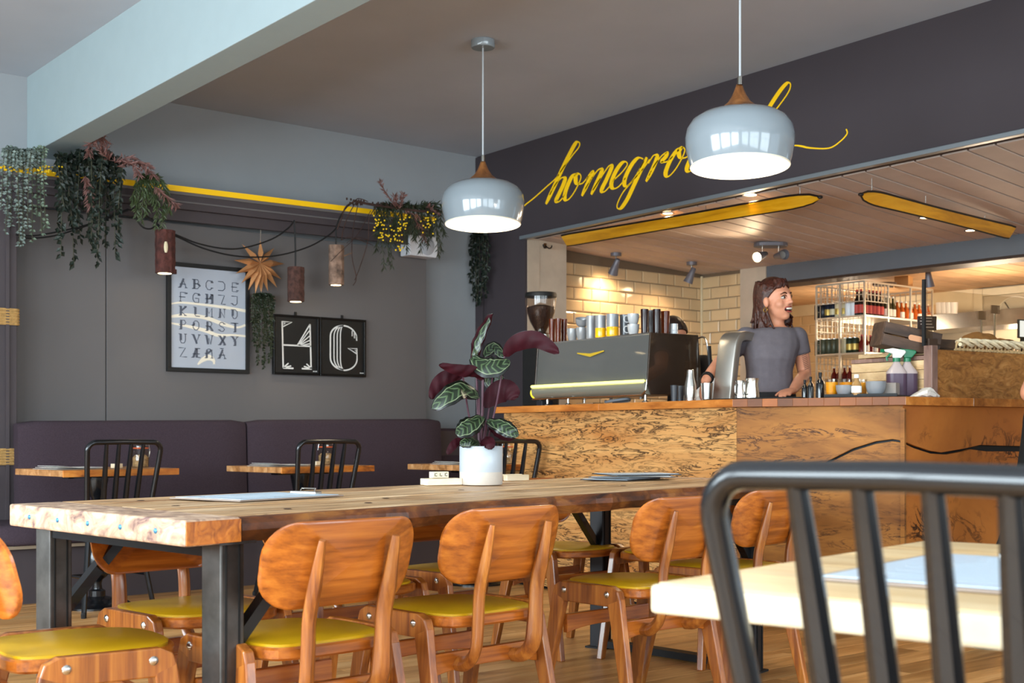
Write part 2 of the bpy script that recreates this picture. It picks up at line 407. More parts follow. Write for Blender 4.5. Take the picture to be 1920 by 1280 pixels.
# kitchen: plaster return, tile walls, column, lintel, board ceiling, back room
YT, XK = 7.75, 8.7
zk = lambda x, y: (1-(x-XH)/(XK-XH))*zh(y)+((x-XH)/(XK-XH))*2.385
xp = ony(1062, 500, YJ).x
struct(MB().box2((XH+.14, YJ, 0), (xp, YJ+.4, 2.6)).build('wall_return', M_PLAS), 'bare plaster return wall beside the opening')
struct(MB().box2((XH+.02, YJ-.004, 0), (XH+.142, YJ+.01, 2.5)).build('trim_2', M_PLAS), 'plaster jamb')
wt = struct(MB().box2((xp-.1, YT, 0), (XK+.1, YT+.1, 2.6)).build('wall_tiled', M_GROUT), 'cream metro tiled wall behind the coffee machine')
yk = onx(1392, 600, XK).y; yk2 = onx(1440, 600, XK).y
wt2 = struct(MB().box2((XK, yk, 0), (XK+.12, YT+.05, 2.6)).build('wall_tiled_end', M_GROUT), 'cream metro tiled end wall')
TW, TH = .200, .100
tm = {}
def tile(par, L, loc, rz):
    key = round(L, 3)
    if key not in tm:
        # bevelled metro tile: local x along, y out, z up
        w, h, e, t = L/2-.003, TH/2-.003, .010, .009
        if w < .013: e = w*.5
        m = MB(); b = [(-w, 0, -h), (w, 0, -h), (w, 0, h), (-w, 0, h)]; s_ = [(-w, -t*.4, -h), (w, -t*.4, -h), (w, -t*.4, h), (-w, -t*.4, h)]; f_ = [(-w+e, -t, -h+e), (w-e, -t, -h+e), (w-e, -t, h-e), (-w+e, -t, h-e)]
        m.loft([[Vector(p) for p in b], [Vector(p) for p in s_], [Vector(p) for p in f_]], True)
        o = m.build('tile', M_TILE, par); tm[key] = o.data
    else:
        o = bpy.data.objects.new('tile', tm[key]); COL.objects.link(o); o.parent = par
    o.location = loc; o.rotation_euler = (0, 0, rz)
ztop = 2.36
for r in range(13):
    z = ztop-(r+.5)*TH; off = 0 if r % 2 else TW/2
    x = xp-.05-off
    while x < XK-.006:
        a, b = max(x, xp-.02), min(x+TW, XK-.01)
        if b-a > .02: tile(wt, b-a, ((a+b)/2, YT, z), 0)
        x += TW
    y = YT-.012
    first = True
    while y > yk+.01:
        L = (TW/2 if (first and r % 2) else TW); L = min(L, y-yk); first = False
        if L > .02: tile(wt2, L, (XK, y-L/2, z), -math.pi/2)
        y -= L
MB().box2((XK-.02, YT-.02, .9), (XK-.004, YT-.004, 2.37)).build('corner_bead', M_CREAM, wt)
struct(MB().box2((XK-.03, yk2, 0), (XK+.25, yk, 2.6)).build('wall_column', M_PLAS), 'plaster column between tiles and store')
struct(MB().box2((XK-.02, 1.0, 2.24), (XK+.22, yk2, 2.46)).build('trim_3', M_LINT, bevel=.003), 'blue-grey lintel over the store')
struct(MB().box2((XK+.0, 1.0, 2.222), (XK+.24, yk2, 2.24)).build('trim_4', plain('brown_stain', '3b271a', .5)), 'brown underside of the lintel')
# kitchen ceiling boards along x
kc = struct(MB().hexa([(XH+.1, 1, zk(XH+.1, 1)+.03), (XK+.1, 1, 2.43), (XK+.1, YT+.1, 2.43), (XH+.1, YT+.1, zk(XH+.1, YT)+.03), (XH+.1, 1, 2.9), (XK+.1, 1, 2.9), (XK+.1, YT+.1, 2.9), (XH+.1, YT+.1, 2.9)]).build('ceiling_kitchen', M_BLKM), 'boarded ceiling over the kitchen')
y = 1.2; bwid = .168
while y < YT+.05:
    y1 = min(y+bwid-.013, YT+.1); m = MB(); x0, x1 = XH+.12, XK+.05
    m.hexa([(x0, y, zk(x0, y)), (x1, y, zk(x1, y)), (x1, y1, zk(x1, y1)), (x0, y1, zk(x0, y1)), (x0, y, zk(x0, y)+.025), (x1, y, zk(x1, y)+.025), (x1, y1, zk(x1, y1)+.025), (x0, y1, zk(x0, y1)+.025)])
    m.build('ceiling_board', M_BOARD, kc, bevel=.003, seg=1); y += bwid
# back room
XB = 11.0
wst = struct(MB().box2((XB, 3.0, 0), (XB+.1, 9.0, 2.6)).build('wall_store', M_CREAM), 'cream wall of the store room')
for r in range(10):
    z = 2.2-(r+.5)*.1; y = 9.0-(.1 if r % 2 else 0)
    while y > onx(1752, 600, XB).y:
        if y < onx(1440, 600, XB).y+.3: tile(wst, TW, (XB, y-TW/2, z), -math.pi/2)
        y -= TW
struct(MB().box2((XK+.2, 8.6, 0), (XB, 8.7, 2.6)).build('wall_store_side', M_CREAM))
struct(MB().box2((XK+.2, 2.0, 0), (XB+.1, 2.1, 2.6)).build('wall_store_end', M_CREAM))
kb = struct(MB().box2((XK+.2, 2, 2.33), (XB+.1, 8.7, 2.5)).build('ceiling_store', M_CREAM), 'boarded store ceiling')
y = 2.1
M_BOARDW = plain('varnished_board', 'c09a72', .6, var=.15, scale=5, vrand=.1)
while y < 8.6:
    MB().box2((XK+.22, y, 2.312), (XB, y+.19, 2.332)).build('ceiling_board', M_BOARDW, kb); y += .2
# store door with frame (right edge), on the back wall
d0, d1 = onx(1836, 600, XB).y, onx(1990, 600, XB).y
dr = sempty('door_1', 'cream panelled store door')
zt = onx(1850, 556, XB).z
MB().box2((XB-.035, d1, 0), (XB, d0-.06, zt)).build('door_leaf', plain('door_cream', 'b9a888', .6), dr, bevel=.004)
MB().box2((XB-.05, d0-.06, 0), (XB, d0+.03, zt+.07)).build('door_frame', M_CREAM, dr, bevel=.004)
MB().box2((XB-.048, d1, zt+.002), (XB-.001, d0-.061, zt+.07)).build('door_head', M_CREAM, dr, bevel=.004)
# outer shell right of frame so no light leaks
struct(MB().box2((XH+.14, 1.0, 0), (XB, 1.1, 2.7)).build('wall_kitchen_end', M_CREAM))
# ================================================================ FURNITURE
def proj(p):
    p = Vector(p); d = p.dot(VW); return CX+F*p.dot(RW)/d, HY-F*(p.z-EZ)/d, d
# ---------------------------------------------------------------- communal table
TX, TY, TA, TS = 1.27, 2.65, .22, -.15
te = Vector((math.cos(TA), math.sin(TA), 0)); tn = Vector((-math.sin(TA+TS), math.cos(TA+TS), 0))
TL, TWD, TZ = 3.15, .95, .76
def tp(s, t, z=TZ): return Vector((TX, TY, 0))+te*s+tn*t*TWD+Vector((0, 0, z))
tb = thing('communal_table', 'long reclaimed timber communal table on square steel legs in the middle of the room', 'table', (TX, TY, 0))
tb.rotation_euler = (0, 0, TA); tb['_rz'] = TA
TT = .058
cuts = [.045, .24, .43, .62, .81, 1.0]
for k in range(5):
    a, b = cuts[k]+.001, cuts[k+1]-.001; dz = random.uniform(-.0015, .0015)
    m = MB(); m.hexa([tp(.161, a, TZ-TT), tp(TL-.16, a, TZ-TT), tp(TL-.16, b, TZ-TT), tp(.161, b, TZ-TT), tp(.161, a, TZ+dz), tp(TL-.16, a, TZ+dz), tp(TL-.16, b, TZ+dz), tp(.161, b, TZ+dz)])
    m.build('table_board', M_TAB, tb, world=True, bevel=.004)
# near live edge, wavy
def live(t0, t1, name, sgn):
    rings = []
    for i in range(41):
        s = .161+(TL-.32)*i/40; w = .010*math.sin(i*.9)+.006*math.sin(i*2.3+1)+random.uniform(-.004, .004)
        e = t1 if sgn > 0 else t0
        top = TZ-.002; out = e+sgn*(w+.004); 
        inn = t0 if sgn > 0 else t1
        rings.append([tp(s, inn, TZ-TT), tp(s, out-sgn*.018, TZ-TT-.002*math.sin(i)), tp(s, out-sgn*.004, TZ-TT*.55), tp(s, out-sgn*.006, TZ-.016), tp(s, out-sgn*.016, top), tp(s, inn, top)])
    MB().loft(rings).build(name, M_TABE, tb, world=True)
live(0., .044, 'live_edge', -1)
live(1.001, 1.02, 'live_edge', 1)
for s0, s1 in ((0, .16), (TL-.159, TL)):
    m = MB(); m.hexa([tp(s0, 0, TZ-TT-.002), tp(s1, 0, TZ-TT-.002), tp(s1, 1.0, TZ-TT-.002), tp(s0, 1.0, TZ-TT-.002), tp(s0, 0, TZ), tp(s1, 0, TZ), tp(s1, 1.0, TZ), tp(s0, 1.0, TZ)])
    m.build('end_board', M_TABW, tb, world=True, bevel=.006)
for s0 in (.0015, TL-.158):
    m = MB(); m.hexa([tp(s0, -.004, TZ-TT+.001), tp(s0+.157, -.004, TZ-TT+.001), tp(s0+.157, 0, TZ-TT+.001), tp(s0, 0, TZ-TT+.001), tp(s0, -.004, TZ-.004), tp(s0+.157, -.004, TZ-.004), tp(s0+.157, 0, TZ-.004), tp(s0, 0, TZ-.004)])
    m.build('end_grain', wood('end_grain', '8a4514', 'b5651e', 'c87a2c', along='Y', scale=9, stretch=3, rough=.5, bmp=.3, vrand=0, dist=2.), tb, world=True, bevel=.001)
M_NAIL = plain('blue_steel_nail', '4c86a8', .4, metal=.5)
for k in range(5):
    m = MB(); p = tp(0, .14+.18*k, TZ-.03); m.ell(p, (.004, .008, .007), 8, 6); m.build('nail', M_NAIL, tb, world=True)
for s, t in ((.42, .16), (.5, .62), (.75, .2), (.95, .35), (1.5, .55), (2.2, .3), (.35, .85), (.28, .52)):
    m = MB(); p = tp(s, t, TZ+.0005); m.lathe([(.012, 0), (.008, .0012), (0.0005, .0012)], 10, p); m.build('plug', plain('dark_knot', '3b2418', .7), tb, world=True)
legpos = [(.145, .06), (.12, .96), (TL-.3, .07), (TL-.3, .93)]
RT = rotz(TA)
for k, (s, t) in enumerate(legpos):
    p = tp(s, t, 0); lm = M_STEEL if k < 2 else plain('dark_steel', '2b2a2c', .45, metal=.6)
    m = MB(); m.box(p+Vector((0, 0, .35)), (.070, .070, .70), RT); lg = m.build('leg', lm, tb, world=True, bevel=.004)
    m = MB()
    for sd in (-1, 1): m.box(p+RT @ Vector((sd*.0195, -.036, 0))+Vector((0, 0, .35)), (.004, .003, .69), RT)
    g = m.build('weld_seam', M_BLKM, lg); g.matrix_parent_inverse = Matrix.Identity(4)
    Mi = (Matrix.Translation(tb['_loc']) @ Matrix.Rotation(TA, 4, 'Z')).inverted(); g.data.transform(Mi)
    MB().box(p+Vector((0, 0, .70)), (.11, .11, .006), RT).build('leg_plate', lm, tb, world=True)
    MB().box(p+Vector((0, 0, .004)), (.1, .1, .008), RT).build('foot_plate', M_BLKM, tb, world=True)
    sg = 1 if k < 2 else -1
    m = MB(); m.bar(p+te*sg*.035+Vector((0, 0, .46)), p+te*sg*.27+Vector((0, 0, .695)), .03, .03); m.build('brace', M_BLACK, tb, world=True)
for a, b in ((0, 1), (2, 3)):
    m = MB(); m.bar(tp(*legpos[a], .022), tp(*legpos[b], .022), .06, .03); m.build('foot_bar', M_BLKM, tb, world=True)
    m = MB(); m.bar(tp(*legpos[a], .68), tp(*legpos[b], .68), .05, .03); m.build('apron', M_BLACK, tb, world=True)
# ---------------------------------------------------------------- wooden stacking chair (front = +Y)
def make_wood_chair():
    t = thing('dining_chair', '', 'chair', (0, 0, 0), 0, 'plywood school chairs around the communal table')
    def seatring(z, ins, wf=.425, wr=.37, dp=.41):
        a, b, d = wf/2-ins, wr/2-ins, dp/2-ins
        pts = [(-b+.04, -d), (b-.04, -d), (b, -d+.05), (a, d-.13), (a-.07, d), (-a+.07, d), (-a, d-.13), (-b, -d+.05)]
        return [Vector((x, y, z)) for x, y in [(q.x, q.y) for q in chaikin([(x, y, 0) for x, y in pts], 2)]]
    MB().loft([seatring(.422, .006), seatring(.428, 0), seatring(.448, 0), seatring(.453, .004)]).build('seat', M_CHW, t, smooth=True, ang=30)
    MB().loft([seatring(.452, .012), seatring(.4585, .012), seatring(.461, .017)]).build('seat_pad', M_VIN, t, smooth=True)
    for sx in (-1, 1):
        x0 = sx*.200
        # top rail of the bent side frame
        pl = [(.135, .395), (.155, .42), (.145, .448), (.115, .462), (-.115, .462), (-.145, .448), (-.155, .42), (-.135, .395)]
        m = MB(); m.prism([(x0, y, z) for y, z in pl], (sx*.028, 0, 0)); m.build('side_rail', M_CHL, t, bevel=.004)
        for sy in (-1, 1):
            foot = .225 if sy > 0 else -.235
            q = [(sy*.154, .425), (sy*.10, .405), (foot-sy*.034, 0.), (foot, 0.)]
            m = MB(); pts = [(x0, y, z) for y, z in q]
            vs = [Vector(p) for p in pts]; outer = [p+Vector((sx*.028, 0, 0)) for p in vs]
            for p in vs[2:]: p.x += sx*.022
            for p in outer[2:]: p.x += sx*.020
            n = 4; m.add(vs+outer, [(3, 2, 1, 0), (4, 5, 6, 7)]+[(k, (k+1) % 4, 4+(k+1) % 4, 4+k) for k in range(4)])
            m.build('leg', M_CHL, t, bevel=.004)
            m = MB(); m.lathe([(.0005, .006), (.007, .0055), (.011, .002), (.011, 0)], 10, (x0+sx*.028, sy*.098, .434), Matrix.Rotation(sx*math.pi/2, 3, 'Y')); m.build('bolt', M_CHROME, t, smooth=True)
    for sy, yy in ((1, .115), (-1, -.135)):
        rings = []
        for i in range(13):
            u = -1+2*i/12; x = u*.205; h = .022+.018*abs(u)**3
            zc_ = .325; rings.append([Vector((x, yy-.011, zc_-h)), Vector((x, yy+.011, zc_-h)), Vector((x, yy+.011, zc_+.024)), Vector((x, yy-.011, zc_+.024))])
        MB().loft(rings).build('stretcher', M_CHW, t, bevel=.003)
    for sx in (-1, 1):
        pth = smoothpath([(sx*.105, -.14, .315), (sx*.108, -.185, .322), (sx*.11, -.222, .36), (sx*.11, -.232, .43), (sx*.11, -.238, .52), (sx*.11, -.260, .60), (sx*.108, -.288, .708)], 5)
        m = MB(); m.sweep(pth, lambda i, tt: [(a*(1-.5*max(0, tt-.8)/.2)*(1+.18*math.exp(-((tt-.4)/.12)**2)), b*(1-.55*max(0, tt-.84)/.16)) for a, b in rrect(.041, .032, .011, 2)], up=(0, -1, 0)); m.build('back_post', M_CHL, t, smooth=True)
    def bpt(x, z, off):
        ue = x/.222; zz = .647+z; return Vector((x*(1-.03*max(0, -z/.1)), -.226-(zz-.55)*.26+.055*ue*ue-off, zz))
    ol = rrect(.444, .208, .078, 8); m = MB(); rings = []
    for sc2, off in ((.02, 0), (.35, 0), (.6, 0), (.8, 0), (.92, 0), (.975, 0), (1., .002), (1., .009), (.975, .011), (.92, .011), (.8, .011), (.6, .011), (.35, .011), (.02, .011)):
        rings.append([bpt(x*sc2, z*sc2, off) for x, z in ol])
    m.loft(rings); m.build('backrest', M_CHW, t, smooth=True, ang=50)
    return t
wc = make_wood_chair()
def face(v): return math.atan2(v.y, v.x)-math.pi/2
chairs = [
    (545, 1180, tn, 0.0, 'orange plywood school chair nearest the camera on the long side, broad backrest facing us'),
    (848, 1130, tn, 0.0, 'second orange plywood school chair along the near side, in front of the plant pot'),
    (1185, 1085, tn, -.03, 'third plywood school chair along the near side, beside the black chair back'),
    (1352, 1056, tn, .04, 'fourth plywood school chair on the near side, seen between the black chair spindles'),
    (368, 1133, -tn, .05, 'yellow-seated school chair on the far side behind the left steel leg'),
    (652, 1087, -tn, -.03, 'school chair on the far side whose seat shows behind the nearest orange backrest'),
    (872, 1062, -tn, 0.02, 'school chair on the far side whose frame shows behind the second backrest'),
    (1062, 1022, -tn, -.04, 'yellow-seated school chair at the far right corner of the table, left of the dark leg'),
    (150, 1200, te, -.30, 'yellow-seated school chair pulled up to the left end of the table'),
    (1262, 1030, -te, .05, 'yellow-seated school chair tucked under the right end of the table')]
for i, (px, py, dr_, tw, lab) in enumerate(chairs):
    p = onz(px, py, .46); rz = face(dr_)+tw
    if i == 0: wc.location = (p.x, p.y, 0); wc.rotation_euler = (0, 0, rz); wc['label'] = lab; c_ = wc
    else: c_ = copy_tree(wc, None, (p.x, p.y, 0), rz, lab)
# ---------------------------------------------------------------- black spindle-back metal chair
def make_black_chair():
    t = thing('spindle_chair', '', 'chair', (0, 0, 0), 0, 'black tubular spindle-back chairs')
    tr = .0145
    def back(x, z):      # point on the back plane
        return Vector((x, -.185-(z-.45)*.20, z))
    pth = [back(-.165, .44), back(-.182, .6), back(-.2, .8), back(-.206, .866)]
    for k in range(1, 6):
        a = math.pi-math.pi/2*k/6; pth.append(back(-.206+.045+.045*math.cos(a), .866+.045*math.sin(a)))
    pth += [back(-.161, .911), back(0, .913), back(.161, .911)]
    for k in range(1, 6):
        a = math.pi/2-math.pi/2*k/6; pth.append(back(.161+.045*math.cos(a), .866+.045*math.sin(a)))
    pth += [back(.206, .866), back(.2, .8), back(.182, .6), back(.165, .44)]
    MB().tube(pth, tr, 10, up=(0, 1, 0)).build('back_hoop', M_BLACK, t, smooth=True)
    for k in range(4):
        u = (k-1.5)/1.5; xb, xt = u*.086, u*.104
        pp = [back(xb+(xt-xb)*i/8, .44+.474*i/8) for i in range(9)]
        MB().tube(pp, lambda tt: .0095+.006*math.sin(min(1, (1-tt)*1.25+.05)*math.pi*.62), 8, up=(0, 1, 0)).build('spindle', M_BLACK, t, smooth=True)
    def ring(z, s): return [Vector((x*s, y*s, z)) for x, y in rrect(.40, .40, .12, 5)]
    MB().loft([ring(.430, .96), ring(.436, 1), ring(.450, 1), ring(.455, .97), ring(.449, .9)]).build('seat', M_BLACK, t, smooth=True)
    feet = {}
    for sx in (-1, 1):
        for sy in (-1, 1):
            a = Vector((sx*.14, sy*.14, .43)); b = Vector((sx*.20, sy*.215, 0)); feet[sx, sy] = (a, b)
            lg = MB().tube([a, b], tr, 8, up=(0, 1, 0)).build('leg', M_BLACK, t, smooth=True)
            MB().lathe([(.014, 0), (.015, .02), (.011, .03)], 8, b, None, True).build('foot_cap', M_BLKM, lg)
    def mid(k, z): a, b = feet[k]; return a+(b-a)*((.43-z)/.43)
    for sx in (-1, 1): MB().tube([mid((sx, -1), .2), mid((sx, 1), .2)], .008, 6).build('stretcher', M_BLACK, t, smooth=True)
    MB().tube([(mid((-1, -1), .2)+mid((-1, 1), .2))/2, (mid((1, -1), .2)+mid((1, 1), .2))/2], .008, 6).build('stretcher', M_BLACK, t, smooth=True)
    return t
bc = make_black_chair()
bspots = [((1.262, .668), -math.pi/2+.06, 'black spindle-back metal chair large in the right foreground, tucked under the pale table'),
          (None, 0, 'black spindle-back chair facing the banquette under the alphabet poster'),
          (None, 0, 'black spindle-back chair facing the middle banquette table below the two letter pictures'),
          (None, 0, 'black spindle-back chair half hidden behind the plant pot')]
for i, (loc, rz, lab) in enumerate(bspots):
    if loc is None:
        px, d, rz = [(224, 6.75, .06), (610, 7.35, .03), (962, 7.75, -.15)][i-1]
        q = atd(px, 800, d); loc = (q.x+.0, q.y+.24)
    if i == 0: bc.location = (*loc, 0); bc.rotation_euler = (0, 0, rz); bc['label'] = lab
    else: copy_tree(bc, None, (*loc, 0), rz, lab)
# ---------------------------------------------------------------- banquette
bq = thing('banquette', 'long plum upholstered wall banquette with tall back cushions under the pictures', 'bench', (4.1, 7.5, 0))
def cushion(x0, x1, z0, z1l, z1r, y, th, name='back_cushion'):
    rings = []; n = 14
    for i in range(n+1):
        u = i/n; x = x0+(x1-x0)*u; zt_ = z1l+(z1r-z1l)*u
        e = min(u, 1-u)*(x1-x0); k = min(1, e/.05); k = math.sqrt(max(0, 1-(1-k)**2)); k = .55+.45*k
        prof = rrect(th*k, (zt_-z0-(1-k)*.06), min(.035, th*k*.45), 3); zc_ = (zt_+z0)/2
        rings.append([Vector((x, y+a+.028*(b/(zt_-z0)), zc_+b)) for a, b in prof])
    return MB().loft(rings).build(name, M_FABRIC, bq, world=True, smooth=True, ang=60)
yb = 7.76
cushion(ony(30, 790, yb).x, ony(457, 788, yb).x, .36, ony(35, 789, yb).z, ony(455, 787, yb).z, yb, .15)
cushion(ony(460, 788, yb).x, ony(822, 785, yb).x, .36, ony(462, 787, yb).z, ony(820, 785, yb).z, yb, .15)
cushion(5.80, 6.42, .36, 1.0, 1.0, 7.9, .13)
m = MB(); sx0, sx1 = 2.3, 6.42
cushion(sx0, (sx0+sx1)/2-.004, .33, .45, .45, 7.48, .52, 'seat_cushion'); cushion((sx0+sx1)/2+.004, sx1, .33, .45, .45, 7.48, .52, 'seat_cushion')
MB().box2((sx0, 7.28, 0), (sx1, 8.0, .31)).build('plinth', M_POST, bq, world=True)
MB().box2((sx0, 7.24, .312), (sx1, 8.0, .33)).build('seat_board', plain('ply_edge', '8b7a66', .6), bq, world=True)
MB().box2((sx0, 7.84, .33), (sx1, 8.0, .98)).build('back_frame', M_POST, bq, world=True)
# ---------------------------------------------------------------- small banquette tables
M_STOP = wood('small_table_top', '8b5a2e', 'b98350', 'd3a777', along='X', scale=5, stretch=14, rough=.4, bmp=.2, knots=.8)
M_SEDGE = wood('small_table_edge', '6b3410', 'b8691f', 'd38a3a', along='X', scale=7, stretch=10, rough=.45, bmp=.3)
def make_ped_table(L, Wd, z, label, loc, rz):
    t = thing('pedestal_table', label, 'table', loc, rz, 'small tables along the banquette')
    n = 4
    for k in range(n):
        a = -Wd/2+Wd*k/n
        MB().box((0, a+Wd/n/2, z-.017), (L-.004, Wd/n-.002, .034)).build('top_board', M_STOP, t, bevel=.003)
    MB().box((0, -Wd/2-.004, z-.018), (L, .010, .036)).build('front_edge', M_SEDGE, t, bevel=.002)
    MB().box((0, 0, z-.044), (L*.55, Wd*.12, .018)).build('top_bracket', M_BLACK, t)
    pr = [(.19, 0), (.19, .01), (.17, .025), (.08, .05), (.045, .06), (.045, .09), (.028, .1), (.024, .13), (.03, .15), (.055, .17), (.062, .2), (.06, .28), (.045, .34), (.03, .37), (.03, .60), (.045, .62), (.06, .70), (.06, z-.05)]
    MB().lathe(pr, 24, (0, 0, 0), None, True).build('pedestal', M_BLACK, t, smooth=True, ang=50)
    return t
q1 = atd(182, 881, 7.1); q2 = atd(563, 874, 7.75); q3 = atd(893, 864, 8.2)
pt1 = make_ped_table(.68, .56, .765, 'small plank-topped pedestal table at the left end of the banquette', (q1.x, q1.y, 0), .10)
pt2 = copy_tree(pt1, None, (q2.x, q2.y, 0), .10, 'small plank-topped pedestal table in front of the middle of the banquette')
pt3 = copy_tree(pt1, None, (q3.x, q3.y, 0), .10, 'small plank-topped pedestal table behind the plant pot')
# ---------------------------------------------------------------- foreground table at right
FA = .17; fo = Vector((1.155, 1.115, 0)); fx = Vector((math.cos(FA), math.sin(FA), 0)); fy = Vector((-math.sin(FA), math.cos(FA), 0)); fL, fW, zf = .86, 1.1, .765
fcen = fo+fx*fL/2-fy*fW/2
ft = thing('square_table', 'pale limed timber table cropped at the right edge behind the black chair', 'table', tuple(fcen), FA)
M_PALE = wood('limed_timber', 'c79f6c', 'dcb985', 'ecd3a8', along='Y', scale=4, stretch=20, rough=.4, bmp=.12, vrand=.06)
M_PALEE = plain('limed_edge', 'cdbc9e', .55, var=.12, scale=14, bmp=.15)
for k in range(5):
    w_ = (fL-.02)/5; a = -fL/2+.02+w_*k
    MB().box2((a, -fW/2, zf-.036), (a+w_-.0015, fW/2, zf)).build('top_board', M_PALE, ft, bevel=.002)
MB().box2((-fL/2, -fW/2, zf-.037), (-fL/2+.019, fW/2, zf-.0005)).build('front_edge', M_PALEE, ft, bevel=.006)
MB().lathe([(.24, 0), (.24, .012), (.05, .04), (.04, .06), (.04, zf-.04)], 24, (0, 0, 0), None, True).build('pedestal', M_BLACK, ft, smooth=True)
MB().box((0, 0, zf-.05), (.5, .5, .02)).build('top_bracket', M_BLACK, ft)
# ---------------------------------------------------------------- menus, blocks, jars
M_SHEET = plain('menu_sheet', 'c3d3e0', .35, var=.03)  # pale blue of the sky's reflection is mixed into the paper colour
M_CLIPB = plain('clipboard_board', '8d7b6e', .5)
M_INK = plain('ink', '33383c', .7)
def menu(label, loc, rz, L=.42, Wd=.30, clip=True, tone=None, lines=True, group=None, lift=0.):
    t = thing('menu_clipboard', label, 'clipboard', loc, rz, group)
    MB().box((0, 0, .002), (L, Wd, .004)).build('backing_board', tone or M_CLIPB, t, bevel=.001)
    MB().box((0.0, 0, .0049), (L*.94, Wd*.93, .0012)).build('menu_sheet', M_SHEET, t)
    if lines:
        m = MB()
        for k in range(18):
            x = L*.40-k*L*.8/18
            m.box((x, random.uniform(-.02, .02), .0057), (.004, Wd*random.uniform(.4, .75), .0003))
        m.build('print_lines', plain('grey_print', '9aa4ab', .7), t)
    if clip:
        c_ = MB().box((L*.47, 0, .008), (.03, .11, .008)).build('clip', M_CHROME, t, bevel=.002)
        MB().tube([(L*.485, -.03, .012), (L*.50, -.03, .02), (L*.50, .03, .02), (L*.485, .03, .012)], .002, 6).build('clip_wire', M_CHROME, c_)
    return t
p = onz(485, 934, TZ); menu('large clipboard menu lying on the near left part of the communal table', (p.x, p.y, TZ+.003), TA+.03)
menu('large clipboard menu on the pale foreground table', tuple(onz(1862, 1078, zf)+Vector((0, 0, .001))), FA+.02, .42, .32)
mc = [plain('menu_dark', '2e2b2d', .5), plain('menu_grey', '6e6d70', .5), plain('menu_light', 'b9b6b0', .5)]
labs = ['bottom clipboard of the stack of menus at the far end of the communal table', 'second clipboard in the stack at the far end of the communal table', 'third clipboard in the stack at the far end of the communal table', 'topmost clipboard of the stack at the far end of the communal table']
for k in range(4):
    q = tp(2.66+.05*(k % 3), .66-.03*k, TZ+.002+.0075*k)
    menu(labs[k], tuple(q), TA+.1+.23*k*(-1)**k, .31, .22, False, mc[k % 3], False, 'stack of menus')
for qq, lab, rz in ((q1, 'loose paper menu on the left banquette table', .3), (q2, 'loose paper menu on the middle banquette table', .2), (q3, 'loose paper menu on the banquette table behind the plant', .1)):
    t = thing('paper_menu', lab, 'menu', (qq.x-.18, qq.y-.05, .7655), rz)
    for k in range(3):
        m = MB(); rings = []
        for i in range(8):
            u = i/7; x = -.15+.3*u; z = .002+.003*k+.012*max(0, math.sin(u*3+k))*(k/2); rings.append([Vector((x, -.1-.01*k, z)), Vector((x, .1-.02*k, z)), Vector((x, .1-.02*k, z+.0012)), Vector((x, -.1-.01*k, z+.0012))])
        m.loft(rings); m.build('sheet', M_WHITE, t)
JARG = add_shader_glass('jar_glass', 'e6e2da')
def jar(label, loc):
    t = thing('storage_jar', label, 'jar', loc)
    MB().lathe([(.001, 0), (.045, 0), (.048, .01), (.048, .085), (.04, .1), (.04, .108)], 18).build('glass_body', JARG, t, smooth=True)
    MB().lathe([(.001, .003), (.043, .003), (.044, .055), (.03, .07), (.001, .072)], 14).build('contents', plain('jar_contents', 'a98a63', .8, var=.6, scale=60, bmp=.5), t, smooth=True)
    MB().lathe([(.001, .128), (.034, .128), (.042, .122), (.042, .112)], 18).build('lid', JARG, t, smooth=True)
    MB().lathe([(.043, .105), (.046, .108), (.043, .112)], 18).build('seal', plain('orange_seal', 'c2562a', .6), t, smooth=True)
    MB().tube([(.048, 0, .05), (.056, 0, .09), (.05, 0, .13), (.0, 0, .136), (-.05, 0, .13), (-.056, 0, .09)], .002, 6).build('wire_bail', M_CHROME, t)
def on_tab(q, dx, dy): return (q.x+dx, q.y+dy, .766)
jar('clip-top glass jar on the left banquette table behind the black chair', on_tab(q1, .27, .04))
jar('clip-top glass jar on the middle banquette table', on_tab(q2, .24, .1))
jar('clip-top glass jar on the banquette table right of the plant pot', on_tab(q3, .17, -.12))
M_BLOCK = wood('pale_block', 'd8bf98', 'e6d3b2', 'efe2c8', along='X', scale=6, stretch=14, rough=.5, bmp=.05)
def blockbar(label, loc, rz, L=.20, marks=False):
    t = thing('wooden_block', label, 'block', loc, rz)
    MB().box((0, 0, .012), (L, .028, .024)).build('bar', M_BLOCK, t, bevel=.002)
    if marks:
        m = MB()
        for k in range(3):
            x = (k-1)*.022; m.box((x-.003, -.0145, .013), (.0025, .0008, .012))
            m.box((x+.003, -.0145, .018-.01*(k == 1)), (.006, .0008, .0025)); m.box((x+.003, -.0145, .008), (.006, .0008, .0025))
        m.build('stamped_mark', M_INK, t)
    return t
q = onz(822, 910, TZ); R_ = TA+.0
blockbar('long pale wooden bar in front, left of the plant pot', (q.x-.0, q.y-.03, TZ+.003), R_-.35, .15)
blockbar('pale wooden bar lying behind another, left of the plant pot', (q.x+.02, q.y+.02, TZ+.003), R_-.35, .15)
blockbar('small stamped wooden block on top of the pale bars', (q.x+.01, q.y+.01, TZ+.028), R_-.35, .07, True)
q = onz(968, 902, TZ); blockbar('pale wooden block on the communal table right of the plant pot', (q.x, q.y, TZ+.003), R_-.3, .11)
blockbar('flat wooden strip lying just behind the block right of the pot', (q.x+.02, q.y+.07, TZ+.003), R_-.25, .12)
for qq, lab in ((q1, 'small wooden block beside the jar on the left banquette table'), (q2, 'small wooden block beside the jar on the middle banquette table'), (q3, 'small wooden block at the front of the banquette table behind the plant')):
    blockbar(lab, on_tab(qq, .1, -.03), .5, .07)
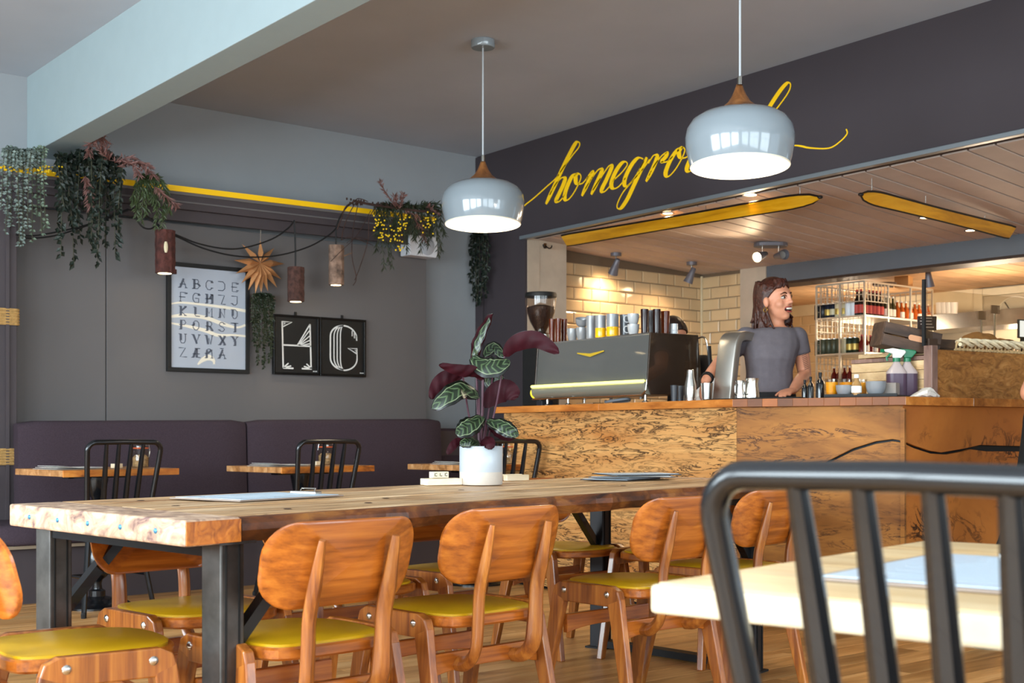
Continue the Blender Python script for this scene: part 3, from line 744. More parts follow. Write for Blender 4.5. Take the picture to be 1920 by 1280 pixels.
# ================================================================ COUNTER AND KITCHEN
CZ = 1.13
CA = Vector((5.24, 6.445, 0)); CB = Vector((5.0, 4.247, 0)); CC = Vector((5.274, 3.431, 0)); CD = Vector((6.75, 3.25, 0))
def inner(a, b):
    t = (b-a).normalized(); return Vector((-t.y, t.x, 0)) if Vector((-t.y, t.x, 0)).dot(Vector((1, 1, 0))) > 0 else Vector((t.y, -t.x, 0))
nA, nB, nC = inner(CA, CB), inner(CB, CC), inner(CC, CD)
def ctr(px, off, py=None):
    """point on the worktop seen at pixel column px, 'off' metres behind the front edge; z from pixel row py"""
    r = ray(px, 0); r0 = Vector((r.x, r.y, 0))
    P, n = (CA, nA) if px < 1373 else ((CB, nB) if px < 1700 else (CC, nC))
    d = (off+P.dot(n))/r0.dot(n)
    q = r0*d
    q.z = CZ if py is None else EZ+(HY-py)/F*d
    return q, d
CT = .04
M_SPA = spalted('spalted_pale', 'a9682e', 'e0ae6e', '2e180c', 1.1, (1.0, .28, 2.2), 5)
M_SPB = spalted('burr_brown', '6a3c14', 'b07432', '34180a', .5, (1, .3, 2.0), 4)
M_SPC = spalted('burr_orange', '8a4a1c', 'b06a2c', '2a1408', .38, (.6, 1, .7), 3.6)
sc_ = thing('service_counter', 'timber-clad service counter with spalted front panels', 'counter', (5.3, 4.6, 0))
ins = .035
def fpt(a, n, z): q = a+n*ins; return Vector((q.x, q.y, z))
# corner points of the panel line
def corner(P, n1, n2):
    # intersection of two offset lines through P
    d1 = n1; A_ = Matrix(((n1.x, n1.y), (n2.x, n2.y))); r_ = A_.inverted() @ Vector((n1.dot(P)+ins, n2.dot(P)+ins)); return Vector((r_.x, r_.y, 0))
kA = CA+nA*ins+(CB-CA).normalized()*.06; kB = corner(CB, nA, nB); kC = corner(CC, nB, nC); kD = CD+nC*ins
def up(v, z): return Vector((v.x, v.y, z))
ztp = CZ-CT
def pan(name, pts, mat, n, th=.022): return MB().prism(pts, n*th).build(name, mat, sc_, world=True, bevel=.0015, seg=1)
pan('front_panel', [up(kA, 0.02), up(kB, 0.02)+(kA-kB).normalized()*.003, up(kB, ztp)+(kA-kB).normalized()*.003, up(kA, ztp)], M_SPA, nA)
# river gap across panels B and C
def onface(px, py, P, n):
    r = ray(px, py); d = (P.dot(n)+ins)/(Vector((r.x, r.y, 0)).dot(n)); return Vector((0, 0, EZ))+r*d
upB = [(1373, 904), (1420, 902), (1470, 896), (1515, 884), (1554, 863), (1600, 840), (1642, 827), (1673, 823), (1701, 826)]
loB = [(1373, 907), (1420, 905), (1470, 900), (1515, 889), (1554, 868), (1600, 845), (1642, 832), (1673, 827), (1701, 830)]
upC = [(1701, 826), (1714, 835), (1745, 845), (1765, 848), (1807, 841), (1838, 834), (1870, 835), (1912, 836), (1990, 838)]
loC = [(1701, 830), (1714, 840), (1745, 850), (1775, 852), (1807, 846), (1820, 842), (1850, 846), (1912, 846), (1990, 850)]
def facepts(lst, P, n, a, b):
    pts = [onface(x, y, P, n) for x, y in lst]; pts[0] = up(a, pts[0].z); pts[-1] = up(b, pts[-1].z); return pts
uB, lB = facepts(upB, CB, nB, kB, kC), facepts(loB, CB, nB, kB, kC)
uC, lC = facepts(upC, CC, nC, kC, kD), facepts(loC, CC, nC, kC, kD)
pan('upper_panel', uB+[up(kC, ztp), up(kB, ztp)], M_SPB, nB)
pan('lower_panel', [up(kB, .02), up(kC, .02)]+lB[::-1], M_SPB, nB)
pan('upper_panel', uC+[up(kD, ztp), up(kC, ztp)], M_SPC, nC)
pan('lower_panel', [up(kC, .02), up(kD, .02)]+lC[::-1], M_SPC, nC)
MB().box(up(kC, .55)-(nB+nC)*.004, (.02, .02, 1.05), rotz(.2)).build('corner_bead', M_SPB, sc_, world=True)
core = MB(); k2A, k2B, k2C, k2D = kA+nA*.03, kB+(nA+nB)*.018, kC+(nB+nC)*.018, kD+nC*.03
bA, bB, bC, bD = kA+nA*.48, kB+(nA+nB)*.25, kC+(nB+nC)*.32+Vector((.1, .1, 0)), kD+nC*.55
for (a, b, c, d) in ((k2A, k2B, bB, bA), (k2B, k2C, bC, bB), (k2C, k2D, bD, bC)):
    core.hexa([up(a, 0), up(b, 0), up(c, 0), up(d, 0), up(a, ztp-.01), up(b, ztp-.01), up(c, ztp-.01), up(d, ztp-.01)])
core.build('carcass', M_BLKM, sc_, world=True)
wt_ = thing('worktop', 'oiled hardwood counter worktop with a stave-jointed front edge', 'worktop', (5.3, 4.6, CZ-CT))
oA, oB, oC, oD = CA+nA*.56+Vector((0, .3, 0)), CB+(nA+nB)*.30, CC+(nB+nC)*.32+Vector((.1, .1, 0)), CD+nC*.62
M_STV = plain('stave', '84491a', .5, var=.2, scale=9, vrand=.45)
def slab(a, b, c, d, mat, name='stave'):
    m = MB(); m.hexa([up(a, CZ-CT), up(b, CZ-CT), up(c, CZ-CT), up(d, CZ-CT), up(a, CZ), up(b, CZ), up(c, CZ), up(d, CZ)]); m.build(name, mat, wt_, world=True, bevel=.0012, seg=1)
for k in range(2): slab(CA+(CB-CA)*k/2, CA+(CB-CA)*(k+1)/2, oA+(oB-oA)*(k+1)/2, oA+(oB-oA)*k/2, M_TOP, 'edge_board')
for k in range(11): slab(CB+(CC-CB)*k/11, CB+(CC-CB)*(k+1)/11, oB+(oC-oB)*(k+1)/11, oB+(oC-oB)*k/11, M_STV)
for k in range(3): slab(CC+(CD-CC)*k/3, CC+(CD-CC)*(k+1)/3, oC+(oD-oC)*(k+1)/3, oC+(oD-oC)*k/3, M_TOP, 'edge_board')
# ---------------------------------------------------------------- espresso machine
q0, d0 = ctr(1002, .10); q1_, d1_ = ctr(1213, .10)
tA = (CB-CA).normalized(); em_c = (q0+q1_)/2
em = thing('espresso_machine', 'grey two-group espresso machine with a yellow-lit lower band on the counter', 'espresso machine', (em_c.x, em_c.y, CZ), math.atan2(tA.y, tA.x))
Lm = (q1_-q0).length      # local x: along the counter towards the camera, local y: inward
def zpx(py, d): return EZ+(HY-py)/F*d-CZ
zb0, zb1 = zpx(738, d1_), zpx(624, d1_)
M_EM = plain('grey_enamel', '5d5f5f', .35, metal=.3, coat=.3); M_EMS = plain('smoked_side', '3b2f26', .18, metal=.4, coat=.6)
sgn = 1 if nA.dot(Vector((-math.sin(em['_rz']), math.cos(em['_rz']), 0))) > 0 else -1
def el(x, y, z): return Vector((x, sgn*y, z))
dp = .36; hL = Lm/2
prof = [(-.0, zb0+.075), (.025, zb1), (dp, zb1), (dp+.03, zb0), (.03, zb0)]
m = MB(); m.loft([[el(x, a, b) for a, b in prof] for x in (-hL+.012, hL-.004)]); m.build('body', M_EM, em, bevel=.006)
for x in (-hL, hL-.004):
    m = MB(); m.prism([el(x, a-.004, b) for a, b in [(0, zb0+.07), (.023, zb1+.004), (dp+.02, zb1+.004), (dp+.05, zb0), (.03, zb0-.004)]], Vector((.012, 0, 0))); m.build('side_panel', M_EMS, em, bevel=.003)
# lower band: rounded lit strip
pb = [(.035, zb0-.006), (.005, zb0), (-.018, zb0+.022), (-.022, zb0+.045), (-.012, zb0+.068), (.005, zb0+.074), (.04, zb0+.074)]
m = MB(); m.loft([[el(x, a, b) for a, b in pb] for x in (-hL-.01, hL-.01)]); m.build('light_band', plain('band_glass', '77766a', .12, coat=.5), em, smooth=True, ang=60)
MB().tube([el(-hL-.01, -.014, zb0+.074), el(hL-.01, -.014, zb0+.072)], .0085, 8).build('light_strip', plain('yellow_led', 'e8e070', .4, emit='e9e46a', estr=2.0), em)
MB().lathe([(.001, 0), (.036, 0), (.036, .01), (.001, .012)], 16, el(-hL-.012, .012, zb0+.034), Matrix.Rotation(math.pi/2, 3, 'Y')).build('band_end_cap', plain('yellow_cap', 'e9d33a', .3, emit='e9d33a', estr=.5), em)
MB().tube([el(-hL-.005, -.012, zb0-.004), el(hL-.03, -.012, zb0-.004), el(hL-.006, -.005, zb0+.02), el(hL, .0, zb0+.08)], .005, 6).build('chrome_line', M_CHROME, em)
# winged emblem
ex = (1105-1002)/(1213-1002)*Lm-hL+.03; ez = zpx(664, (d0+d1_)/2)
ey = lambda z: .025*(z-(zb0+.075))/(zb1-zb0-.075)-.004
m = MB()
for s_ in (-1, 1): m.prism([el(ex, ey(ez)-.001, ez-.016), el(ex, ey(ez), ez+.004), el(ex+s_*.13, ey(ez), ez+.016), el(ex+s_*.13, ey(ez), ez+.009)], Vector((0, -sgn*.004, 0)))
m.build('emblem', plain('gold', 'e3c13a', .3, metal=.5), em)
for x, yy in ((-hL+.10, .03), (-hL+.32, .03), (hL-.05, .03), (hL-.06, .32), (-hL+.1, .32)):
    MB().lathe([(.022, 0), (.02, .008), (.008, .014), (.008, zb0)], 12, el(x, yy, 0)).build('leg', M_CHROME, em, smooth=True)
MB().box(el(0, dp*.5, zb1+.004), (Lm-.06, dp-.08, .008)).build('cup_tray', M_CHROME, em)
for k in range(3): MB().tube([el(-hL+.25+k*.3, dp+.02, zb0+.1), el(-hL+.25+k*.3, dp+.06, zb0+.08), el(-hL+.25+k*.3, dp+.06, zb0-.01)], .014, 8).build('group_head', M_CHROME, em)
MB().tube(smoothpath([el(hL-.03, dp+.02, zb1-.02), el(hL+.03, dp+.04, zb1-.01), el(hL+.05, dp+.05, zb1-.08), el(hL+.06, dp+.06, zb0+.08)], 5), .006, 6).build('steam_wand', M_CHROME, em)
MB().tube([el(hL+.055, dp+.055, zb1-.06), el(hL+.06, dp+.06, zb1-.18)], .012, 8).build('wand_grip', M_BLKM, em)
# black items under the machine
for x, w_, h_, lab, c_ in ((-hL+.03, .06, .035, 'small dark tamper seat under the left end of the espresso machine', '20242c'), (-.05, .16, .012, 'brown card sleeve lying under the espresso machine', '8a6a4a')):
    M4 = Matrix.Translation((em_c.x, em_c.y, CZ)) @ Matrix.Rotation(em['_rz'], 4, 'Z'); w0 = M4 @ el(x, .06, 0)
    o = MB().box((0, 0, h_/2), (w_, .09, h_)).build('tamper_seat' if w_ < .1 else 'card_sleeve', plain('under_'+c_, c_, .5), None, bevel=.004); o.location = w0; o.rotation_euler = (0, 0, em['_rz']); tag(o, lab, 'tamper seat' if w_ < .1 else 'card')
M4 = Matrix.Translation((em_c.x, em_c.y, CZ)) @ Matrix.Rotation(em['_rz'], 4, 'Z')
hs = MB().tube(smoothpath([M4 @ el(x, y, z) for x, y, z in ((.05, .1, .02), (.12, .05, .014), (.2, .04, .02), (.28, .08, .03), (.24, .12, .02), (.12, .1, .012))], 5), .008, 8).build('steam_hose', plain('grey_hose', '7b8086', .4), None, smooth=True); tag(hs, 'grey looped hose lying under the espresso machine', 'hose')
# ---------------------------------------------------------------- cups and glasses on the machine
M_AMB = plain('amber_glass', '7a3208', .06, trans=.6, ior=1.3, spec=.7); M_DGL = plain('brown_glass', '2a0d05', .05, trans=.35, ior=1.3, spec=.8)
M_GCUP = plain('grey_glaze', '84878b', .2, coat=.4); M_WCUP = plain('pale_glaze', 'b4b7ba', .18, coat=.4); M_YCUP = plain('yellow_glaze', 'f2b50a', .2, coat=.4); M_DCUP = plain('slate_glaze', '585c62', .25, coat=.3)
ztop_m = CZ+zb1+.008
def on_machine(px, fr):       # point on the machine's cup tray seen at pixel column px, fr = fraction of depth
    q, d = ctr(px, .10+.03+fr*(dp-.06)); q.z = ztop_m; return q, d
def mugsize(px0, px1, d): return (px1-px0)*d/F/2
def tumbler(label, q, r, h, mat, group=None, cat='glass', taper=.85):
    t = thing('glass_tumbler', label, cat, tuple(q), 0, group)
    MB().lathe([(.001, .004), (r*taper*.92, .004), (r*.94, h), (r, h), (r*taper, 0), (.001, 0)], 16).build('glass_wall', mat, t, smooth=True)
    MB().lathe([(r*taper*1.0, .0), (r*taper*1.03, .004), (r*taper*1.0, .008)], 16).build('foot_ring', mat, t, smooth=True)
    return t
def mug(label, q, r, h, mat, handle=None, band=None, group=None, flare=1., cat='cup', tilt=None, name='coffee_cup'):
    t = thing(name, label, cat, tuple(q), 0, group)
    pr = [(.001, 0), (r*.62/flare, 0), (r*.8, h*.18), (r*.95, h*.55), (r, h), (r*.93, h), (r*.87, h*.5), (r*.6, .008), (.001, .007)] if flare > 1 else [(.001, 0), (r*.9, 0), (r*.97, h*.08), (r, h*.5), (r, h), (r*.93, h), (r*.92, h*.3), (.001, .008)]
    MB().lathe(pr, 20).build('bowl', mat, t, smooth=True)
    if band: MB().lathe([(r*.985, h*.02), (r*1.012, h*.05), (r*1.018, h*.42), (r*1.0, h*.44)], 20).build('colour_band', band, t, smooth=True)
    if handle is not None:
        c_, s_ = math.cos(handle), math.sin(handle); pts = [(r*.95, h*.82), (r*1.35, h*.8), (r*1.5, h*.5), (r*1.3, h*.25), (r*.86, h*.22)]
        MB().tube(smoothpath([(a*c_, a*s_, z) for a, z in pts], 4), h*.055, 6).build('handle', mat, t, smooth=True)
    if tilt: t.rotation_euler = tilt
    return t
hdl = math.atan2(-RW.y, -RW.x)       # handle to the viewer's left
def put(px0, px1, ytop, fr):
    q, d = on_machine((px0+px1)/2, fr); r = mugsize(px0, px1, d); h = EZ+(HY-ytop)/F*d-q.z; return q, r, h
for k, (a, b, yt, fr) in enumerate(((1029, 1041, 598, .25), (1041, 1053, 597, .35), (1052, 1064, 598, .55))):
    q, r, h = put(a, b, yt, fr); tumbler(['amber tumbler next to the grinder on the espresso machine', 'second amber tumbler from the grinder on the espresso machine', 'third amber tumbler from the grinder, beside the stacked bowls'][k], q, r, h, M_AMB, 'amber tumblers on the espresso machine')
q, r, h = put(1063, 1083, 616, .3); mug('grey bowl-shaped cup at the left of the bowl stack on the machine', q, r, h, M_GCUP, None, None, 'grey cups on the machine', 1.1)
q, r, h = put(1080, 1102, 614, .35); mug('lower grey bowl of the stack on the machine', q, r, h, M_GCUP, None, None, 'grey cups on the machine', 1.1)
q2b = q.copy(); q2b.z += h+.008; mug('tilted grey bowl resting on top of the bowl stack', q2b, r*1.15, .05, M_GCUP, None, None, 'grey cups on the machine', 1.1, tilt=(.25, -.2, 0))
q, r, h = put(1099, 1118, 592, .3); mug('tall plain grey mug left of the yellow-based mugs', q, r, h, M_GCUP, None, None, 'grey cups on the machine')
q, r, h = put(1116, 1137, 591, .2); mug('grey mug with yellow base, the left one of two', q, r, h, M_GCUP, None, M_YCUP, 'grey cups on the machine')
q, r, h = put(1137, 1160, 589, .2); mug('grey mug with yellow base, the right one of two', q, r, h, M_GCUP, None, M_YCUP, 'grey cups on the machine')
q, r, h = put(1162, 1180, 590, .5); mug('tall slate mug behind the stacked espresso cups', q, r, h, M_DCUP, None, None, 'grey cups on the machine')
q, r, h = put(1176, 1199, 608, .2); mug('lower pale espresso cup of the stack of two', q, r, h, M_WCUP, hdl, None, 'grey cups on the machine', 1.1)
q2b = q.copy(); q2b.z += h; mug('upper pale espresso cup of the stack of two', q2b, r, h, M_WCUP, hdl, None, 'grey cups on the machine', 1.1)
for k, (a, b, yt, fr, mt) in enumerate(((1201, 1216, 578, .2, M_DGL), (1214, 1227, 580, .5, M_DGL), (1224, 1239, 578, .35, M_DGL), (1239, 1256, 582, .6, M_AMB))):
    q, r, h = put(a, b, yt, fr); tumbler(['tall dark brown glass right of the pale espresso cups', 'tall dark brown glass between two others on the machine', 'tall dark brown glass next to the amber one on the machine', 'tall amber glass at the right end of the espresso machine'][k], q, r, h*.97, mt, 'brown glasses on the espresso machine')
q, r, h = put(1257, 1271, 607, .8); mug('small grey cup at the right end of the espresso machine', q, r, h, M_WCUP, None, M_WCUP, 'grey cups on the machine')
# ---------------------------------------------------------------- grinder
q, d = ctr(1014, .42)
gr = thing('coffee_grinder', 'black coffee grinder with a clear hopper of beans beside the charcoal wall', 'grinder', (q.x, q.y, CZ))
gz = lambda py: EZ+(HY-py)/F*d-CZ
gr_r = 30*d/F
MB().box((0, 0, gz(640)/2), (.17, .20, gz(640))).build('body', M_BLKM, gr, bevel=.02)
MB().lathe([(.06, gz(640)), (.085, gz(634)), (.085, gz(628)), (.05, gz(624))], 20).build('collar', M_CHROME, gr, smooth=True)
hp = [(.034, gz(626)), (.045, gz(617)), (.074, gz(603)), (gr_r*.88, gz(586)), (gr_r*.95, gz(565)), (gr_r*.96, gz(556))]
MB().lathe(hp, 24).build('hopper', add_shader_glass('hopper_glass', 'e9e1da'), gr, smooth=True)
MB().lathe([(.001, gz(625)), (.032, gz(625)), (.042, gz(617)), (.070, gz(603)), (gr_r*.84, gz(586)), (gr_r*.88, gz(576)), (.04, gz(572)), (.001, gz(572))], 24).build('beans', plain('coffee_beans', '2c1409', .4, var=.6, scale=140, bmp=.8), gr, smooth=True)
MB().lathe([(.001, gz(549)), (gr_r*.96, gz(549)), (gr_r, gz(552)), (gr_r, gz(557)), (.001, gz(557))], 24).build('lid', M_BLKM, gr, smooth=True, ang=50)
# ---------------------------------------------------------------- steel tap font, shakers, cups on the counter
q, d = ctr(1357, .30)
tf = thing('tap_font', 'tall brushed steel water font with curved head on the counter', 'tap', (q.x, q.y, CZ), math.atan2(VW.y, VW.x)-math.pi/2-.18)
fz = lambda py: EZ+(HY-py)/F*d-CZ
ht = fz(628)
pth = smoothpath([(0, 0, 0), (.012, .008, ht*.35), (.026, .02, ht*.72), (.04, .035, ht*.93), (.075, .075, ht*1.0), (.14, .15, ht*.985)], 6)
m = MB(); m.sweep(pth, lambda i, tt: [(a, b) for a, b in rrect(.125 if tt < .75 else .125-.04*(tt-.75)*4, .05, .008, 2)], up=(.64, .77, 0)); m.build('column', plain('satin_steel', 'a9a49c', .38, metal=.9), tf, smooth=True, ang=35)
MB().lathe([(.09, 0), (.09, .012), (.08, .016), (.001, .016)], 20, (0, 0, 0), None, True).build('base', M_CHROME, tf, smooth=True)
MB().lathe([(.012, 0), (.012, .03)], 10, (.12, .13, ht*.92), None, True).build('spout', M_CHROME, tf)
def tin(name, label, cat, px0, px1, yt, off, mat, shape='tumbler', group=None, yb=None):
    q, d = ctr((px0+px1)/2, off); r = (px1-px0)*d/F/2; h = EZ+(HY-yt)/F*d-CZ
    t = thing(name, label, cat, tuple(q), 0, group)
    if shape == 'shaker': pr = [(.001, 0), (r*.85, 0), (r, h*.25), (r*.95, h*.5), (r*.62, h*.8), (r*.55, h), (.001, h)]
    elif shape == 'pitcher': pr = [(.001, 0), (r*.95, 0), (r, h*.2), (r*.8, h*.75), (r*.92, h), (r*.88, h), (r*.75, h*.7), (.001, .01)]
    elif shape == 'bottle': pr = [(.001, 0), (r, 0), (r, h*.55), (r*.85, h*.66), (r*.38, h*.76), (r*.36, h*.9), (.001, h*.9)]
    else: pr = [(.001, 0), (r*.82, 0), (r, h), (r*.94, h), (r*.78, .01), (.001, .01)]
    MB().lathe(pr, 18).build('body', mat, t, smooth=True)
    if shape == 'bottle': MB().lathe([(r*.42, h*.88), (r*.42, h), (.001, h)], 12).build('cap', M_BLKM, t, smooth=True)
    elif shape == 'pitcher': MB().tube(smoothpath([(-r*.8, 0, h*.85), (-r*1.5, 0, h*.75), (-r*1.5, 0, h*.3), (-r*.95, 0, h*.25)], 4), .004, 6).build('handle', mat, t, smooth=True)
    elif shape == 'shaker': MB().lathe([(r*.57, h*.985), (r*.6, h*.995), (r*.5, h*1.01), (.001, h*1.01)], 16).build('cap', mat, t, smooth=True)
    else: MB().lathe([(r*.94, h*.985), (r*1.03, h*.995), (r*.94, h*1.0)], 18).build('rim', mat, t, smooth=True)
    return t
M_SLATE = plain('slate_plastic', '33353a', .4)
tin('shaker_tin', 'tall steel cocktail shaker right of the espresso machine', 'shaker', 1283, 1306, 693, .12, M_CHROME, 'shaker')
tin('takeaway_cup', 'black takeaway cup right below the espresso machine', 'cup', 1257, 1272, 722, .10, M_SLATE, group='black cups by the shaker')
tin('takeaway_cup', 'second black cup tucked behind, next to the shaker', 'cup', 1269, 1283, 723, .2, M_SLATE, group='black cups by the shaker')
tin('steel_tumbler', 'small steel tumbler left of the tap font', 'tumbler', 1314, 1338, 718, .14, M_CHROME)
tin('milk_pitcher', 'steel milk pitcher just right of the tap font', 'pitcher', 1378, 1397, 713, .12, M_CHROME, 'pitcher', 'steel milk pitchers')
tin('milk_pitcher', 'larger steel milk pitcher in front of the woman', 'pitcher', 1396, 1424, 709, .16, M_CHROME, 'pitcher', 'steel milk pitchers')
def flatbox(name, label, cat, px0, px1, off, dep, h, mat, z0=CZ, bevel=.004, parts=None):
    a, _ = ctr(px0, off); b, _ = ctr(px1, off); t_ = (b-a); L = t_.length; rz = math.atan2(t_.y, t_.x)
    n = inner(a, b); c_ = (a+b)/2+n*dep/2
    t = thing(name, label, cat, (c_.x, c_.y, z0), rz)
    MB().box((0, 0, h/2), (L, dep, h)).build('slab', mat, t, bevel=bevel)
    if parts == 'lip':
        for sx, w_, l_ in ((0, L, 0), (0, L, 1)): MB().box((0, (dep/2-.004)*(1 if l_ else -1), h), (L, .008, .012)).build('lip', mat, t)
    return t
flatbox('bar_mat', 'thin black rubber bar mat under the tap font', 'mat', 1318, 1372, .03, .3, .006, M_BLKM)
flatbox('bar_mat', 'black rubber mat on the counter in front of the woman', 'mat', 1378, 1500, .05, .10, .008, M_BLKM)
flatbox('serving_tray', 'black serving tray holding juice glasses and cups', 'tray', 1545, 1682, .05, .28, .012, M_BLKM, parts='lip')
# dark bottles and juices, cups on the tray
M_DBOT = plain('dark_bottle', '0e0f12', .15, coat=.4); M_JUICE = plain('orange_juice', 'f0a008', .4, sss=.1); M_GLS = add_shader_glass('drinking_glass', 'f3f0ea')
for k, (a, b, yt, off) in enumerate(((1503, 1515, 712, .35), (1514, 1526, 706, .42), (1530, 1546, 698, .3))):
    tin('dark_bottle', ['low dark bottle at the woman\'s elbow', 'dark bottle between two others beside the woman', 'dark bottle with black cap next to the juice tray'][k], 'bottle', a, b, yt, off, M_DBOT, 'bottle', 'dark bottles beside the woman')
def juice(label, px0, px1, yt, off):
    q, d = ctr((px0+px1)/2, off); r = (px1-px0)*d/F/2; z0 = CZ+.012; h = EZ+(HY-yt)/F*d-z0
    t = thing('juice_glass', label, 'glass', (q.x, q.y, z0), 0, 'juice glasses on the tray')
    MB().lathe([(.001, 0), (r*.84, 0), (r, h), (r*.95, h), (r*.8, .006), (.001, .006)], 18).build('glass_wall', M_GLS, t, smooth=True)
    MB().lathe([(.001, .007), (r*.8, .007), (r*.93, h*.8), (.001, h*.8)], 18).build('orange_juice', M_JUICE, t, smooth=True)
juice('glass of orange juice at the left end of the tray', 1547, 1572, 710, .12); juice('glass of orange juice behind the left grey cup', 1573, 1602, 710, .24); juice('glass of orange juice mostly hidden behind the small bottle', 1606, 1626, 711, .2)
def traycup(label, px0, px1, yt, off, mat, hd):
    q, d = ctr((px0+px1)/2, off); r = (px1-px0)*d/F/2; q.z = CZ+.012; h = EZ+(HY-yt)/F*d-q.z
    mug(label, q, r, h, mat, hd, None, 'grey cups on the tray', 1.15)
traycup('grey coffee cup with handle between the juice glasses', 1567, 1599, 722, .08, M_GCUP, math.atan2(RW.y, RW.x)); traycup('larger grey cup at the right part of the tray', 1623, 1661, 715, .1, M_GCUP, None)
q, d = ctr(1606, .07); t = thing('syrup_bottle', 'small clear bottle with paper label standing on the tray', 'bottle', (q.x, q.y, CZ+.012))
MB().lathe([(.001, 0), (.022, 0), (.024, .03), (.022, .055), (.010, .072), (.010, .085), (.001, .085)], 14).build('bottle_glass', plain('syrup', 'b98f5a', .15, trans=.3), t, smooth=True)
MB().lathe([(.0245, .012), (.0248, .014), (.0246, .042), (.024, .044)], 14).build('paper_label', M_WHITE, t, smooth=True)
MB().lathe([(.012, .083), (.012, .1), (.001, .1)], 10).build('cap', M_WHITE, t, smooth=True)
flatbox('napkin_box', 'grey napkin box at the right end of the tray', 'box', 1657, 1680, .14, .07, .06, plain('napkin_grey', '8a8078', .6), CZ+.012)
# spray bottles
M_SPR = plain('purple_fluid', '5a4658', .25, trans=.25, ior=1.3); M_SPW = plain('clear_plastic', 'c9b9b6', .25, trans=.25)
def spray(label, px, off, gun, gz_):
    q, d = ctr(px, off); t = thing('spray_bottle', label, 'spray bottle', tuple(q), math.atan2(-RW.y, -RW.x), 'cleaning sprays')
    w_ = .048; H = EZ+(HY-697)/F*d-CZ
    MB().loft([[Vector((x*s, y*s*.8, z)) for x, y in rrect(w_*2, w_*2, .03, 3)] for z, s in ((0, .94), (.01, 1), (H*.93, 1))]).build('fluid', M_SPR, t, smooth=True, ang=50)
    MB().loft([[Vector((x*s, y*s*.8, z)) for x, y in rrect(w_*2, w_*2, .03, 3)] for z, s in ((H*.93, 1), (H, .98), (H+.035, .45), (H+.05, .3))]).build('shoulder', M_SPW, t, smooth=True, ang=50)
    MB().lathe([(.019, H+.05), (.019, H+.068), (.001, H+.068)], 12).build('collar', plain('green_plastic', '136b45', .35), t, smooth=True)
    m = MB(); m.prism([(x, -.012, H+.068+z*.7) for x, z in ((-.02, 0), (.018, 0), (.02, .03), (.06, .045), (.065, .06), (.02, .07), (-.04, .055), (-.045, .04))], (0, .024, 0)); hd_ = m.build('trigger_head', gun, t, bevel=.005)
    MB().tube([(.03, 0, H+.09), (.05, 0, H+.07), (.045, 0, H+.055)], .006, 6).build('trigger', plain('green_plastic', '136b45', .35), hd_, smooth=True)
    MB().lathe([(.009, 0), (.009, .02)], 8, (.06, 0, H+.104), Matrix.Rotation(math.pi/2, 3, 'Y'), True).build('nozzle', plain('green_plastic', '136b45', .35), hd_)
spray('purple spray bottle with white trigger head beside the tray', 1681, .30, M_WHITE, 0); spray('purple spray bottle with green trigger head beside the white-headed one', 1701, .22, plain('green_plastic', '136b45', .35), 0)
# crumpled cloth
q, d = ctr(1732, .12); rings = []
for i in range(9):
    u = i/8; s = math.sin(u*math.pi)*.9+.1
    rings.append([Vector(((u-.5)*.15+random.uniform(-.006, .006), math.cos(a)*.05*s+random.uniform(-.008, .008), max(0, (math.sin(a)*.5+.5)*(.02+.055*u)*s+random.uniform(-.006, .006)))) for a in [2*math.pi*k/12 for k in range(12)]])
cl = MB().loft(rings).build('bar_cloth', plain('white_cloth', 'd9d2c8', .9, var=.15, scale=30), None, smooth=True, ang=25); cl.location = tuple(q); cl.rotation_euler = (0, 0, math.atan2(RW.y, RW.x)); tag(cl, 'crumpled white bar cloth on the counter beside the plywood display', 'cloth')
# ---------------------------------------------------------------- pastry display at right
q, d = ctr(1757, .10); qe = q+(CD-CC).normalized()*1.0
ds = thing('pastry_display', 'plywood-fronted pastry display standing on the right end of the counter', 'display', (q.x, q.y, CZ), math.atan2((CD-CC).y, (CD-CC).x))
dz = lambda py: EZ+(HY-py)/F*d-CZ
hD = dz(655); M_PLY = wood('ply_figure', '7a4a20', 'a06b33', 'b9854a', along='X', scale=9, stretch=7, rough=.4, bmp=.1, vrand=0, dist=1.6); M_PLANK = wood('pale_plank', 'a8845a', 'cfae80', 'dcc09a', along='Y', scale=5, stretch=12, rough=.55, knots=.6)
MB().box2((0, 0, 0), (1.0, .02, hD)).build('front_panel', M_PLY, ds, bevel=.002)
MB().box2((-.045, -.006, 0), (-.001, .045, hD+.02)).build('corner_post', wood('mauve_post', '6d5148', '8f6f62', 'a5867a', along='Z', scale=5, stretch=10), ds, bevel=.003)
for k in range(4): MB().box2((-.03, .05, hD*.8*k/4), (-.01, .52, hD*.8*(k+1)/4-.002)).build('side_plank', M_PLANK, ds, bevel=.002)
MB().box2((-.035, .05, hD*.8), (.0, .52, hD*.8+.02)).build('side_rail', MATS['mauve_post'], ds, bevel=.002)
MB().box2((0, .02, hD-.02), (1.0, .5, hD)).build('display_shelf', M_PLANK, ds)
gp = thing('glass_screen', 'clear glass screen standing above the pastry display with a dark edge', 'screen', tuple(q), ds['_rz'])
MB().box2((-.02, .055, hD+.02), (1.0, .061, dz(540))).build('glass_pane', add_shader_glass('screen_glass', 'f3efe8'), gp)
MB().box2((-.032, .05, hD+.02), (-.02, .066, dz(522))).build('edge_post', M_BLKM, gp)
